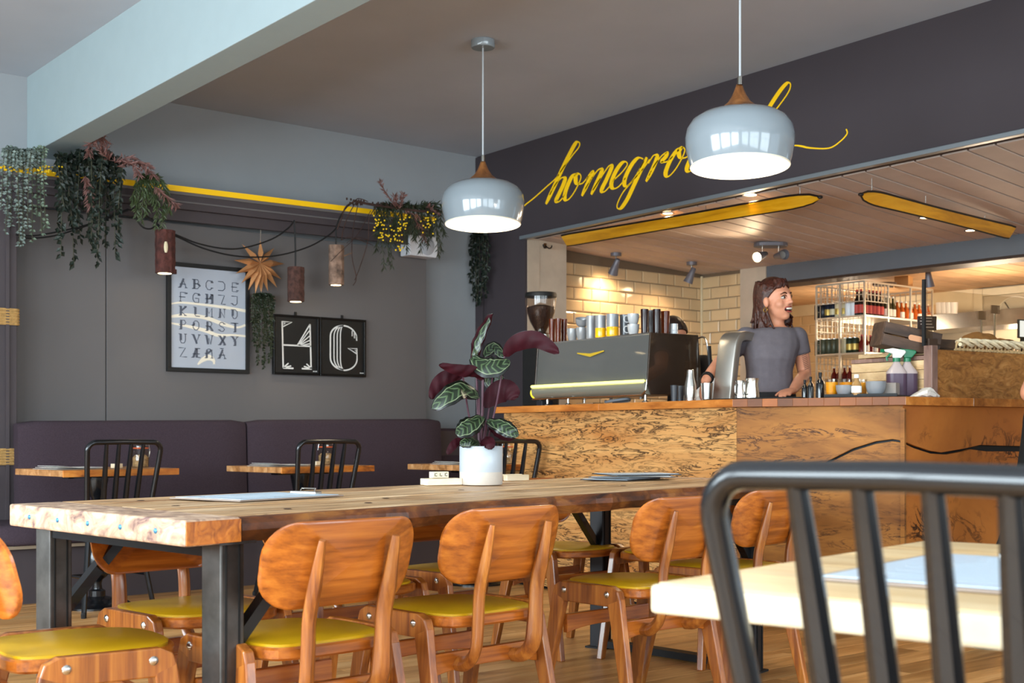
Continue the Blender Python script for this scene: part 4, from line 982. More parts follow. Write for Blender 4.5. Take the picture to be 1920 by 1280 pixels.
# wicker basket edge with bread behind
Mds = Matrix.Translation(tuple(q)) @ Matrix.Rotation(ds['_rz'], 4, 'Z')
bk = thing('wicker_tray', 'long wicker tray with a pale twisted rim on the pastry display', 'basket', tuple(Mds @ Vector((.55, .22, hD))), ds['_rz'])
M_WIC = plain('wicker', 'c9a878', .8, var=.35, scale=50, bmp=.4)
for ph in (0, 2.1, 4.2):
    m = MB(); pp = [Vector((-.36+.9*i/60, -.2+.014*math.cos(i*.42+ph), .045+.014*math.sin(i*.42+ph))) for i in range(61)]
    m.tube(pp, .010, 6); m.build('rim_strand', plain('pale_wicker', 'ead9b4', .75, var=.2, scale=40), bk, smooth=True)
m = MB()
for k in range(30): m.tube([(-.36+.03*k, -.19, .05), (-.36+.03*k+.01, -.17, .0)], .006, 5)
m.build('woven_side', M_WIC, bk)
MB().box((.09, 0, .012), (.9, .36, .012)).build('base', M_WIC, bk)
M_BREAD = plain('bread_crust', 'c08a4e', .7, var=.3, scale=18, bmp=.5)
def loaf(label, loc, s, rz, name='bread_loaf'):
    o = MB(); rings = []
    for i in range(13):
        u = -1+2*i/12; k = max(.08, (1-abs(u)**2.6))**.5
        rings.append([Vector((u*s[0], s[1]*k*math.cos(a), s[2]*.45+s[2]*.55*k*math.sin(a)*(1+.08*math.sin(7*u+2*a)))) for a in [2*math.pi*j/14 for j in range(14)]])
    ob = o.loft(rings).build(name, M_BREAD, None, smooth=True, ang=60); ob.location = loc; ob.rotation_euler = (0, 0, rz); tag(ob, label, 'bread', 'bread on the pastry display')
for k, (px, py, s, lab) in enumerate(((1836, 612, (.12, .07, .085), 'large crusty loaf on the wicker tray'), (1878, 617, (.10, .06, .06), 'flat loaf right of the large loaf on the tray'), (1812, 622, (.06, .045, .04), 'small roll at the left end of the wicker tray'))):
    r = ray(px, py); w0 = Mds @ Vector((0, .22, 0)); nn = nC; dd = w0.dot(nn)/Vector((r.x, r.y, 0)).dot(nn); pt = r*dd
    loaf(lab, (pt.x, pt.y, CZ+hD+.02+(.02 if k < 2 else .015)), s, ds['_rz'])
# dark crate of pastries, tilted
q, d = ctr(1694, .40); crz = ds['_rz']-.45
cz0 = EZ+(HY-652)/F*d
cr = thing('wooden_crate', 'dark stained wooden crate of pastries tilted on the display side', 'crate', (q.x, q.y, cz0-.02), crz)
cr.rotation_euler = (0, .20, crz+.0)
M_CRT = wood('dark_crate', '2e2018', '4a3527', '5f4634', along='X', scale=6, stretch=12, rough=.6)
for k in range(2):
    MB().box((0, -.07, .03+.06*k), (.30, .014, .055)).build('front_slat', M_CRT, cr, bevel=.002); MB().box((0, .07, .03+.06*k), (.30, .014, .055)).build('back_slat', M_CRT, cr, bevel=.002)
for sx in (-1, 1): MB().box((sx*.145, 0, .06), (.014, .13, .12)).build('end_board', M_CRT, cr, bevel=.002)
MB().box((0, 0, .006), (.29, .13, .01)).build('base', M_CRT, cr)
MB().loft([[Vector((a+.02, -.0775-y, b+.066)) for a, b in rrect(.085, .028, .0135, 4)] for y in (0, .002)]).build('handle_slot', plain('slot_light', 'd29a74', .7), cr)
for k, (x, y, lab) in enumerate(((.06, -.01, 'round bun at the front of the tilted dark crate'), (.10, .02, 'pastry in the right corner of the tilted dark crate'), (-.05, .01, 'pastry at the back of the tilted dark crate'))):
    w0 = Matrix.Translation((q.x, q.y, cz0-.05)) @ Matrix.Rotation(crz, 4, 'Z') @ Matrix.Rotation(.20, 4, 'Y') @ Vector((x, y, .08)); loaf(lab, tuple(w0), (.05, .04, .05), .6*k, 'pastry')
sg = thing('price_sign', 'small dark price card standing in the tilted crate', 'sign', tuple(Matrix.Translation((q.x, q.y, cz0-.05)) @ Matrix.Rotation(crz, 4, 'Z') @ Vector((.10, -.05, .08))), crz)
MB().box((0, 0, .09), (.10, .006, .07)).build('card', plain('chalk_card', '2a1a16', .6), sg, bevel=.002); MB().box((0, 0, .03), (.008, .005, .06)).build('stake', M_CRT, sg)
m = MB()
for k in range(4): m.box((random.uniform(-.01, .01), -.0036, .115-.015*k), (.06, .0006, .004))
m.build('chalk_lines', plain('chalk', 'b9a9a0', .8), sg)
w0 = Mds @ Vector((.0, .18, hD))
crz = ds['_rz']; t2 = thing('display_tray', 'dark shallow tray of pastries right of the glass edge', 'tray', tuple(Mds @ Vector((.13, .2, hD))), crz)
MB().box((0, 0, .02), (.26, .3, .03)).build('tray_base', M_CRT, t2, bevel=.004); MB().box((0, -.15, .035), (.27, .012, .045)).build('tray_lip', M_CRT, t2, bevel=.002)
for k, x in enumerate((-.08, -.02, .06)): loaf(['croissant at the left of the shallow display tray', 'croissant in the middle of the shallow display tray', 'pastry at the right of the shallow display tray'][k], tuple(Mds @ Vector((.13+x, .12+.03*k, hD+.038))), (.045, .03, .035), .4+k, 'pastry')
# label holders and white tablet
for k, (px, py, wd) in enumerate(((1841, 591, .06), (1866, 580, .07))):
    r = ray(px, py); w0 = Mds @ Vector((0, .3, 0)); dd = w0.dot(nC)/Vector((r.x, r.y, 0)).dot(nC); pt = Vector((0, 0, EZ))+r*dd
    t = thing('price_sign', ['small wooden price card, the lower one behind the loaves', 'small wooden price card, the higher one behind the loaves'][k], 'sign', (pt.x, pt.y, CZ+hD), crz); hh = pt.z-CZ-hD
    MB().box((0, 0, hh), (wd, .006, .045)).build('card', plain('brown_card', '7a5c40', .7), t); MB().box((0, .004, hh/2), (.01, .005, hh)).build('stake', M_CHROME, t)
r = ray(1925, 617); w0 = Mds @ Vector((0, .1, 0)); dd = w0.dot(nC)/Vector((r.x, r.y, 0)).dot(nC); pt = Vector((0, 0, EZ))+r*dd
t = thing('tablet_till', 'white tablet screen on a stand at the right edge behind the bread', 'tablet', (pt.x, pt.y, CZ+hD), crz); hh = pt.z-CZ-hD
MB().box((0, 0, hh), (.15, .012, .10)).build('case', M_BLKM, t, bevel=.004); MB().box((0, -.0065, hh), (.135, .002, .085)).build('screen', plain('screen_white', 'dfe8f0', .2, emit='dfe8f0', estr=.6), t); MB().box((0, .02, hh/2), (.03, .02, hh)).build('stand', M_BLKM, t)
# wall clock on the store door
c0 = onx(1905, 596, XB-.035); rC = 40*c0.dot(VW)/F
ck = thing('wall_clock', 'large round clear clock with thin hands on the store door at right', 'clock', tuple(c0)); RY = Matrix.Rotation(-math.pi/2, 3, 'Y')
MB().lathe([(.001, .006), (rC, .006), (rC, 0)], 40, (0, 0, 0), RY).build('dial', plain('clock_dial', 'c4b598', .5), ck, smooth=True, ang=30)
MB().tube([RY @ Vector((rC*math.cos(a), rC*math.sin(a), .01)) for a in [2*math.pi*k/40 for k in range(40)]], .008, 6, up=(1, 0, 0), closed=True).build('rim', plain('clock_rim', 'd8ccb0', .5), ck, smooth=True)
MB().bar((-.014, .0, 0), (-.014, .10, .15), .004, .022, (1, 0, 0)).build('hour_hand', plain('clock_hand', '4a3f36', .5), ck); MB().bar((-.017, .03, -.01), (-.017, -.21, .06), .004, .014, (1, 0, 0)).build('minute_hand', MATS['clock_hand'], ck)
# ---------------------------------------------------------------- wire shelf unit in the store
q_c = ray(1621, 600); sx_ = 8.98; c1 = Vector((sx_, q_c.y*sx_/q_c.x, 0))          # front-left upright
xr = lambda px: ray(px, 600).x/ray(px, 600).y*c1.y
S0, S1 = c1.x, xr(1748); yS1 = sx_*ray(1531, 600).y/ray(1531, 600).x; dS = c1.dot(VW)
un = thing('wire_shelving', 'tall wire mesh shelving unit stocked with cans and bottles in the store', 'shelving', (c1.x, c1.y, 0))
M_WIRE = plain('zinc_wire', 'cfc6b4', .35, metal=.6)
zS = [EZ+(HY-py)/F*dS for py in (527, 591, 661, 722)]
MB_ = lambda: MB()
xm = [S0+(S1-S0)*k/3 for k in range(4)]; ym = [c1.y, (c1.y+yS1)/2, yS1]
for x in xm:
    for y_ in (c1.y, yS1): MB().box2((x-.007, y_-.007, .2), (x+.007, y_+.007, zS[0])).build('upright', M_WIRE, un, world=True)
MB().box2((S0-.009, ym[1]-.009, .2), (S0+.009, ym[1]+.009, zS[0])).build('upright', M_WIRE, un, world=True)
for z in zS:
    MB().box2((S0, c1.y, z-.008), (S1, yS1, z)).build('shelf', M_WIRE, un, world=True) if z != zS[0] else None
    for a, b in (((S0, c1.y), (S1, c1.y)), ((S0, yS1), (S1, yS1)), ((S0, c1.y), (S0, yS1)), ((S1, c1.y), (S1, yS1))): MB().bar((*a, z), (*b, z), .012, .014).build('rail', M_WIRE, un, world=True)
m = MB(); g = .055
def mesh_panel(m, a, b, z0, z1):
    a, b = Vector((*a, 0)), Vector((*b, 0)); L = (b-a).length; n = int(L/g)
    for k in range(1, n+1): p_ = a+(b-a)*k/(n+1); m.bar((p_.x, p_.y, z0), (p_.x, p_.y, z1), .006, .006)
    z = z0
    while z < z1: m.bar((a.x, a.y, z), (b.x, b.y, z), .006, .006); z += g
mesh_panel(m, (S1, c1.y), (S1, yS1), zS[3], zS[0]); mesh_panel(m, (S0, yS1), (S1, yS1), zS[3]-.3, zS[0]); mesh_panel(m, (S0, c1.y+.0), (S0, yS1), zS[0]-.16, zS[0]); mesh_panel(m, (S0, c1.y+.0), (S0, yS1), zS[1]-.13, zS[1]); mesh_panel(m, (S0, c1.y), (xm[1], c1.y), zS[0]-.16, zS[0])
o = m.build('wire_mesh', M_WIRE, un, world=True); o['kind'] = 'stuff'
canm = [plain('can_black', '14161c', .3, metal=.3), plain('can_blue', '1c2334', .3, metal=.3), plain('can_cream', 'd9cda8', .35), plain('can_white', 'e9ecef', .35), plain('can_olive', '4a4c38', .35, metal=.2), plain('can_green', '23301f', .35, metal=.2), plain('can_gold', 'b99a4a', .3, metal=.4)]
def can(label, loc, r, h, mat, group, lbl=None):
    t = thing('drink_can', label, 'can', loc, 0, group)
    MB().lathe([(.001, 0), (r*.8, 0), (r, h*.06), (r, h*.9), (r*.82, h*.98)], 14).build('body', mat, t, smooth=True)
    MB().lathe([(r*.83, h*.97), (r*.83, h), (r*.7, h*.99), (.001, h*.985)], 14).build('top', M_CHROME, t, smooth=True)
    if lbl: MB().lathe([(r*1.004, h*.25), (r*1.01, h*.27), (r*1.01, h*.6), (r*1.004, h*.62)], 14).build('label_band', lbl, t, smooth=True)
def bot(label, loc, r, h, mat, group, capm, lblm=None):
    t = thing('drink_bottle', label, 'bottle', loc, 0, group)
    MB().lathe([(.001, 0), (r, 0), (r, h*.5), (r*.8, h*.62), (r*.36, h*.74), (r*.34, h*.94), (.001, h*.94)], 12).build('glass_body', mat, t, smooth=True)
    MB().lathe([(r*.4, h*.92), (r*.4, h), (.001, h)], 10).build('cap', capm, t, smooth=True)
    if lblm: MB().lathe([(r*1.005, h*.14), (r*1.015, h*.16), (r*1.015, h*.42), (r*1.005, h*.44)], 12).build('paper_label', lblm, t, smooth=True)
ords = ['first', 'second', 'third', 'fourth', 'fifth', 'sixth', 'seventh', 'eighth', 'ninth', 'tenth', 'eleventh', 'twelfth']
def onshelf(px, level, side):     # position on shelf: side 'L' = along the open left side, 'F' = along the front
    r = ray(px, 600)
    if side == 'L': x = S0+.09; return (x, r.y/r.x*x, zS[level])
    y_ = c1.y+.10; return (r.x/r.y*y_, y_, zS[level])
topc = [canm[0], canm[0], canm[1], canm[1], canm[2], canm[2], canm[3], canm[3]]
for k in range(8):
    px = 1534+k*9.6; can('%s can from the left on the upper shelf of the wire unit' % ords[k], onshelf(px, 1, 'L'), .032, .135, topc[k], 'cans on the upper wire shelf', canm[[6, 6, 6, 2, 6, 6, 1, 1][k]] if k in (2, 3, 4, 5) else None)
lowc = [canm[4]]*5+[canm[2], canm[5], canm[5]]
for k in range(8):
    px = 1535+k*9.8; can('%s can from the left on the middle shelf of the wire unit' % ords[k], onshelf(px, 2, 'L'), .034, .14, lowc[k], 'cans on the middle wire shelf', canm[6] if k > 5 else None)
M_COLA = plain('cola_glass', '0d0706', .1, coat=.4); M_REDL = plain('red_label', 'c2453a', .5); M_ORG = plain('amber_drink', 'b4541a', .12, trans=.2); M_RED = plain('red_drink', '6a1712', .15, trans=.1); M_CAPW = plain('pale_cap', 'e6ddcc', .4); M_CAPR = plain('red_cap', 'b23a2e', .4)
for k in range(7): bot('%s cola bottle from the left on the upper wire shelf' % ords[k], onshelf(1607+k*7.4, 1, 'L' if k < 2 else 'F'), .026, .23, M_COLA, 'cola bottles', M_CAPR, M_REDL)
for k in range(3): bot('%s dark soda bottle right of the colas on the upper shelf' % ords[k], onshelf(1660+k*7, 1, 'F'), .026, .2, plain('soda_green', '3a3a22', .12, trans=.2), 'soda bottles', M_CAPW, M_CAPW)
for k in range(8): bot('%s amber drink bottle from the left on the upper shelf' % ords[k], onshelf(1682+k*8.2, 1, 'F'), .027, .17, M_ORG, 'amber bottles', M_CAPW, M_CAPW if k % 2 else None)
for k in range(5): bot('%s red drink bottle from the left on the middle shelf' % ords[k], onshelf(1616+k*8, 2, 'F'), .028, .16, M_RED, 'red bottles', M_CAPR, M_CAPW if k % 2 else None)
for k in range(4): bot('%s dark bottle right of the red ones on the middle shelf' % ords[k], onshelf(1656+k*8, 2, 'F'), .027, .15, M_COLA, 'dark bottles on the middle shelf', M_CAPW, M_REDL)
for k in range(11):
    bot('%s small bottle from the left on the lowest wire shelf' % ords[k], onshelf(1564+k*9.8, 3, 'L' if k < 5 else 'F'), .028, .17 if k < 5 else .15, M_RED if k < 5 else M_GLS, 'bottles on the lowest shelf', M_CAPW if k < 5 else M_CHROME, None)
# boxes on top of the unit and wood slab beside
t = thing('storage_box', 'small cardboard box on top of the wire unit', 'box', (xm[2]+.05, c1.y+.1, zS[0]+.006), .3)
MB().box((0, 0, .05), (.14, .12, .10)).build('carton', plain('cardboard', 'b98a55', .8), t, bevel=.003); MB().box((0, 0, .102), (.14, .03, .002)).build('tape', plain('tape', 'd0ab7a', .4), t)
t = thing('serving_board', 'round dark wooden board lying on top of the wire unit', 'board', (xm[1]+.1, c1.y+.1, zS[0]+.006), .3)
MB().lathe([(.001, 0), (.1, 0), (.1, .02), (.001, .02)], 20).build('disc', M_CRT, t); MB().box((.15, 0, .01), (.12, .03, .018)).build('handle', M_CRT, t, bevel=.004)
# glassware shelf behind the glass screen
for k in range(4):
    pt = onx(1762+k*9, 588, XB-.6); t = tumbler('%s white cup from the left behind the glass screen' % ords[k], pt, .035, .10, M_WHITE, 'white cups behind the glass screen', 'cup')
pq = onx(1790, 600, XB-.6); sh = thing('back_counter', 'stainless back counter with upstand in the store behind the glass', 'counter', (XB-.45, pq.y-.1, 0))
MB().box((0, -.2, pq.z-.11), (.7, 1.9, .04)).build('counter_top', M_CHROME, sh); MB().box((0, -.2, (pq.z-.13)/2), (.66, 1.86, pq.z-.13)).build('cabinet', plain('store_cabinet', '8d8577', .5), sh)
MB().box((.30, -.2, pq.z-.0), (.02, 1.86, .22)).build('upstand', M_CHROME, sh)
# ---------------------------------------------------------------- ceiling fittings
def lampobj(kind, name, loc, energy, color, size=.05, spot=None, rot=None, parent=None, blend=.6):
    l = bpy.data.lights.new(name, kind); l.energy = energy; l.color = color
    if kind in ('POINT', 'SPOT'): l.shadow_soft_size = size
    if kind == 'SPOT': l.spot_size = spot; l.spot_blend = blend
    o = bpy.data.objects.new(name, l); COL.objects.link(o); o.location = loc
    if rot is not None: o.rotation_euler = rot
    return o
WARM = (1., .72, .44)
M_LAMPG = plain('lamp_grey', '6d6a70', .4, metal=.3); M_GLOW = plain('lamp_glow', 'fff0d0', .4, emit='ffe2ae', estr=14)
def aim(v): return Vector(v).to_track_quat('-Z', 'Y').to_euler()
def spotlight(label, p, tgt, energy, lit=True, base=True, par=None, spot=1.6):
    """cone-shaped ceiling spot: p = ceiling point"""
    p = Vector(p); t = par or thing('spot_lamp', label, 'lamp', tuple(p), 0, 'ceiling spots over the coffee bar')
    loc = Vector(t['_loc'])
    if base: MB().lathe([(.045, 0), (.045, -.028), (.001, -.028)], 18, p-loc).build('ceiling_rose', M_LAMPG, t, smooth=True, ang=40)
    MB().tube([p-loc+Vector((0, 0, -.02)), p-loc+Vector((0, 0, -.085))], .006, 8).build('stem', M_CHROME, t)
    dvec = (Vector(tgt)-(p+Vector((0, 0, -.09)))).normalized(); R = dvec.to_track_quat('Z', 'Y').to_matrix(); c_ = p-loc+Vector((0, 0, -.095))
    MB().lathe([(.018, -.05), (.02, -.048), (.026, .0), (.042, .085), (.039, .085), (.022, .0), (.001, -.02)], 18, c_, R).build('lamp_head', M_LAMPG, t, smooth=True)
    if lit:
        MB().lathe([(.001, .07), (.034, .07)], 16, c_, R).build('bulb_face', M_GLOW, t)
        return lampobj('SPOT', 'spot_light', p+Vector((0, 0, -.095))+dvec*.10, energy, WARM, .05, spot, aim(dvec), blend=1.)
    MB().lathe([(.001, .05), (.03, .05)], 16, c_, R).build('bulb_face', plain('bulb_off', '8b8782', .3), t)
def ceilpt(px, py):
    # point on the sloping kitchen ceiling
    r = ray(px, py); lo, hi = 2., 14.
    for _ in range(50):
        d_ = (lo+hi)/2; p_ = Vector((0, 0, EZ))+r*d_
        if p_.z > zk(p_.x, p_.y): hi = d_
        else: lo = d_
    return Vector((0, 0, EZ))+r*lo
s1 = ceilpt(1155, 474); s2 = ceilpt(1297, 491)
spotlight('grey cone spot lamp on the board ceiling nearest the plaster return', s1, s1+Vector((.1, .55, -.95)), 13, spot=2.5)
spotlight('grey cone spot lamp on the board ceiling near the tiled corner', s2, s2+Vector((-.15, .35, -.95)), 13, spot=2.5)
d1p = ceilpt(1425, 455); d2p = ceilpt(1465, 456); mid_ = (d1p+d2p)/2
dbl = thing('double_spot_lamp', 'twin spot lamp on an oval ceiling plate, its left head shining', 'lamp', tuple(mid_))
MB().loft([[Vector((0, 0, -z))+RW*(x)+VW*y_ for x, y_ in rrect(.26, .16, .075, 5)] for z in (0, .03)]).build('ceiling_plate', M_LAMPG, dbl, bevel=.004)
spotlight('', d1p+RW*.02, d1p-VW*.6-RW*.55+Vector((0, 0, -.35)), 28, True, False, dbl, 2.0)
spotlight('', d2p-RW*.02, d2p-VW*.9+RW*.3+Vector((0, 0, -.1)), 0, False, False, dbl)
s3 = Vector((*onx(1741, 520, XK+.45).xy, 2.312)); spotlight('dark cone spot lamp in the store above the wire unit', s3, s3+Vector((.1, .0, -.6)), 10)
def downlight(label, px, py, e=8):
    p = ceilpt(px, py); t = thing('downlight', label, 'lamp', tuple(p), 0, 'recessed downlights')
    MB().lathe([(.035, .004), (.047, .0), (.047, -.006), (.036, -.006)], 20).build('bezel', M_CHROME, t, smooth=True); MB().lathe([(.001, -.003), (.036, -.003)], 18).build('lens', M_GLOW, t)
    lampobj('SPOT', 'downlight_beam', p+Vector((0, 0, -.02)), e, WARM, .03, 2.2, (0, 0, 0))
downlight('recessed downlight behind the yellow ski at left', 1252, 399, 14); downlight('recessed downlight right of centre between the skis', 1735, 407, 14); downlight('recessed downlight near the lintel under the second ski', 1820, 431, 14); downlight('recessed downlight by the tip of the second ski', 1632, 372, 16)
downlight('recessed downlight near the header behind the first ski tip', 1405, 364, 10)
lampobj('POINT', 'store_light', (XK+1.2, 5.6, 1.85), 19, (1., .78, .55), .2); lampobj('POINT', 'store_light', (XK+1.5, 7.2, 1.9), 14, (1., .78, .55), .2)
# ---------------------------------------------------------------- skis hanging from the ceiling
M_SKI = wood('ski_yellow', 'b87c0c', 'dd9c12', 'eab02c', along='X', scale=5, stretch=24, rough=.35, coat=.3, bmp=.05, vrand=0); M_SKI2 = wood('ski_yellow_long', 'b87c0c', 'dd9c12', 'eab02c', along='Y', scale=5, stretch=24, rough=.35, coat=.3, bmp=.05, vrand=0); M_SKE = plain('ski_edge', '1c1512', .4)
def ski(label, tail, tip, w, roll, skm, group='wooden skis hung from the kitchen ceiling'):
    tail, tip = Vector(tail), Vector(tip); ax = tip-tail; L = ax.length; c_ = (tail+tip)/2
    t = thing('wooden_ski', label, 'ski', tuple(c_), 0, group)
    ex_ = ax.normalized(); ez_ = Vector((0, 0, 1)); ez_ = (ez_-ex_*ez_.dot(ex_)).normalized(); ey_ = ez_.cross(ex_)
    Rk = Matrix.Rotation(roll, 3, ex_); ey_ = Rk @ ey_; ez_ = Rk @ ez_
    # the ski is hung sole to the room: broad face turned sideways and down
    def outline(g):
        pts = []; n = 30
        for i in range(n+1):
            u = i/n; wd = w*(.5-.06*math.sin(u*math.pi))
            if u > .86: wd *= math.sqrt(max(0, 1-((u-.86)/.14)**2.2))
            if u < .02: wd *= .92
            pts.append((u*L-L/2, max(wd, .004)+g))
        return pts
    def lift(x): u = (x+L/2)/L; return .10*max(0, (u-.8)/.2)**2*0
    for nm, g, th0, th1, mt in (('core', -.011, -.006, .006, skm), ('edge_strip', .0, -.004, .004, M_SKE)):
        o_ = outline(g); rings = []
        for x, wd in o_:
            b = ex_*x
            rings.append([b+ey_*(-wd)+ez_*th0, b+ey_*wd+ez_*th0, b+ey_*wd+ez_*th1, b+ey_*(-wd)+ez_*th1])
        MB().loft(rings).build(nm, mt, t)
    x = L*.49; MB().ell(ex_*(L/2-.012), (.018, .018, .012), 8, 6).build('tip_cap', M_SKE, t)
    for u in (.42, .46, .52): 
        MB().box(ex_*(u*L-L/2)+ez_*.014, (.05, .05, .02), Matrix((ex_, ey_, ez_)).transposed()).build('binding_plate', M_SKE, t)
    for u in (.2, .6, .93):
        p_ = ex_*(u*L-L/2); zc_ = zk((c_+p_).x, (c_+p_).y)-c_.z; MB().tube([p_, Vector((p_.x, p_.y, zc_))], .0025, 5).build('hanger_wire', M_CHROME, t)
def belowceil(px, py, drop):
    r = ray(px, py); lo, hi = 2., 14.
    for _ in range(50):
        d_ = (lo+hi)/2; p_ = Vector((0, 0, EZ))+r*d_
        if p_.z > zk(p_.x, p_.y)-drop: hi = d_
        else: lo = d_
    return Vector((0, 0, EZ))+r*lo
ski('long yellow wooden ski hung along the opening, tip to the right', onx(1058, 451, XH+.14), onx(1541, 369, XH+.14), .115, math.radians(-48), M_SKI2)
ski('yellow wooden ski hung across the board ceiling at right, tip to the left', belowceil(1898, 436, .06), belowceil(1612, 364, .12), .105, math.radians(55), M_SKI)
# coat hook on the plaster return
hk = ony(1021, 461, YJ); t = thing('coat_hook', 'small double metal coat hook on the plaster return', 'hook', (hk.x, hk.y, hk.z))
MB().box((0, -.006, 0), (.02, .012, .04)).build('back_plate', plain('brass_old', '6b4a2a', .4, metal=.7), t)
for s_ in (-1, 1): MB().tube(smoothpath([(0, -.012, 0), (s_*.02, -.03, -.02), (s_*.04, -.035, -.012), (s_*.045, -.035, .005)], 4), .005, 6).build('prong', M_BLKM, t)
# ================================================================ LAMPS, LETTERING, PICTURES, PLANTS
# ---------------------------------------------------------------- pendant lamps
M_SHADE = plain('shade_enamel', '8d979e', .16, coat=.6); M_SHIN = plain('shade_inner', 'f4ecd8', .5); M_NECK = wood('oak_neck', '6b4022', '8f5a30', 'a8703f', along='Z', scale=8, stretch=12, rough=.4, vrand=0)
M_GDISC = plain('lamp_glow_disc', 'fff0d0', .5, emit='ffe6b4', estr=.85)
def pendant(label, px, pyrim, d, R):
    p = atd(px, pyrim, d); top = zc(p.y)
    t = thing('pendant_lamp', label, 'lamp', (p.x, p.y, p.z), 0, 'white and oak pendant lamps')
    k = R/.243
    pr = [(.218, 0), (.228, .03), (.241, .09), (.243, .13), (.236, .17), (.215, .205), (.18, .228), (.125, .243)]
    pr = [(r*k, z*k) for r, z in pr]; RT_ = Matrix.Rotation(math.radians(-3.2), 3, RW)
    MB().lathe(pr, 48, (0, 0, 0), RT_).build('shade', M_SHADE, t, smooth=True, ang=80)
    MB().lathe([((r-.004*k), z-.003*k*(1 if z > .2 else 0)) for r, z in pr]+[(.001, .235*k)], 48, (0, 0, 0), RT_).build('shade_liner', M_SHIN, t, smooth=True, ang=80)
    MB().tube([RT_ @ Vector((.219*k*math.cos(a), .219*k*math.sin(a), 0)) for a in [2*math.pi*i/48 for i in range(48)]], .004*k, 6, closed=True).build('shade_rim', M_SHIN, t, smooth=True)
    nk = [(.125, .243), (.085, .262), (.052, .29), (.032, .322), (.02, .352), (.013, .372), (.001, .374)]
    MB().lathe([(r*k, z*k) for r, z in nk], 28, (0, 0, 0), RT_).build('oak_neck', M_NECK, t, smooth=True, ang=80)
    MB().lathe([(.001, .05*k), (.212*k, .05*k)], 40, (0, 0, 0), RT_).build('glow_disc', M_GDISC, t)  # added glowing disc, makes the inside of the shade evenly bright
    MB().lathe([(.001, .02*k), (.03*k, .03*k), (.04*k, .05*k)], 16, (0, 0, 0), RT_).build('bulb', plain('bulb_warm', 'fff0d0', .4, emit='fff0d0', estr=1.6), t, smooth=True)
    MB().lathe([(.012*k, .365*k), (.012*k, .40*k), (.005, .405*k)], 12).build('cord_grip', M_CHROME, t, smooth=True)
    MB().tube([(0, 0, .37*k), (0, 0, top-p.z)], .005, 8).build('cord', plain('pale_cord', 'b9bec2', .6), t)
    MB().lathe([(.001, top-p.z-.045), (.066, top-p.z-.045), (.07, top-p.z-.04), (.07, top-p.z)], 28).build('ceiling_rose', M_SHADE, t, smooth=True, ang=40)
    lampobj('POINT', 'pendant_bulb', p+Vector((0, 0, -.04)), 9*k, (1, .9, .72), .12)
pendant('white pendant lamp with oak neck hanging left, its ceiling rose in view', 905.5, 420, 7.5, .243)
pendant('larger nearer white pendant lamp hanging in front of the yellow lettering', 1387.5, 312, 5.75, .2435)
# ---------------------------------------------------------------- yellow script lettering
def K(x, y): return onx(960+x/4.57, 140+y/4.57, XH-.002)
strokes = [
 [(40, 1180), (118, 1113), (200, 1048), (300, 958), (380, 885), (440, 800), (520, 690), (570, 628), (582, 590), (562, 576), (535, 605), (490, 690), (440, 790), (390, 900), (340, 1008), (292, 1108)],
 [(325, 1030), (375, 940), (425, 885), (455, 890), (440, 945), (405, 1020), (380, 1075), (398, 1090), (430, 1062), (465, 1010)],
 [(560, 848), (515, 875), (470, 970), (452, 1045), (470, 1076), (512, 1040), (560, 960), (592, 880), (575, 848), (548, 870), (555, 930), (605, 930), (655, 870)],
 [(640, 890), (682, 832), (690, 850), (650, 930), (600, 1038)],
 [(615, 1005), (690, 880), (745, 812), (772, 822), (730, 920), (680, 1026)],
 [(695, 990), (765, 880), (830, 785), (856, 790), (815, 890), (770, 985), (790, 1004), (835, 960), (885, 885)],
 [(870, 905), (940, 840), (988, 775), (975, 745), (935, 765), (885, 840), (852, 935), (872, 976), (920, 955), (975, 885)],
 [(1125, 722), (1085, 712), (1035, 760), (985, 850), (963, 925), (985, 955), (1040, 900), (1095, 810), (1150, 708)],
 [(1158, 708), (1100, 830), (1040, 960), (990, 1065), (940, 1138), (908, 1146), (905, 1105), (955, 1005), (1040, 905), (1130, 800), (1180, 725)],
 [(1170, 760), (1215, 692), (1245, 705), (1205, 810), (1150, 915)],
 [(1165, 890), (1215, 790), (1280, 700), (1325, 668), (1320, 700), (1285, 745), (1330, 745), (1380, 700)],
 [(1470, 622), (1415, 650), (1355, 740), (1318, 840), (1340, 873), (1395, 820), (1450, 730), (1482, 650), (1462, 622), (1432, 660), (1445, 710), (1500, 705), (1560, 640)],
 [(1545, 650), (1580, 600), (1540, 700), (1500, 800), (1520, 830), (1570, 780), (1620, 690), (1660, 590)],
 [(1668, 585), (1630, 680), (1600, 770), (1620, 790), (1660, 740), (1710, 650)],
 [(1700, 670), (1745, 570), (1765, 580), (1730, 670), (1690, 770)],
 [(1700, 740), (1770, 620), (1830, 545), (1855, 555), (1820, 650), (1790, 730), (1810, 755), (1860, 710), (1900, 660)],
 [(2010, 500), (1960, 510), (1910, 600), (1890, 690), (1915, 715), (1970, 650), (2040, 540), (2110, 430), (2218, 345), (2290, 265), (2370, 150), (2388, 85), (2360, 72), (2290, 150), (2165, 345), (2060, 530), (1990, 660), (2010, 700), (2120, 640), (2280, 615), (2440, 607), (2560, 628), (2719, 629), (2815, 571), (2872, 507), (2865, 466)],
]
sgn_ = thing('wall_lettering', 'bright yellow hand-painted script flowing across the charcoal header', 'lettering', tuple(K(1000, 900)))
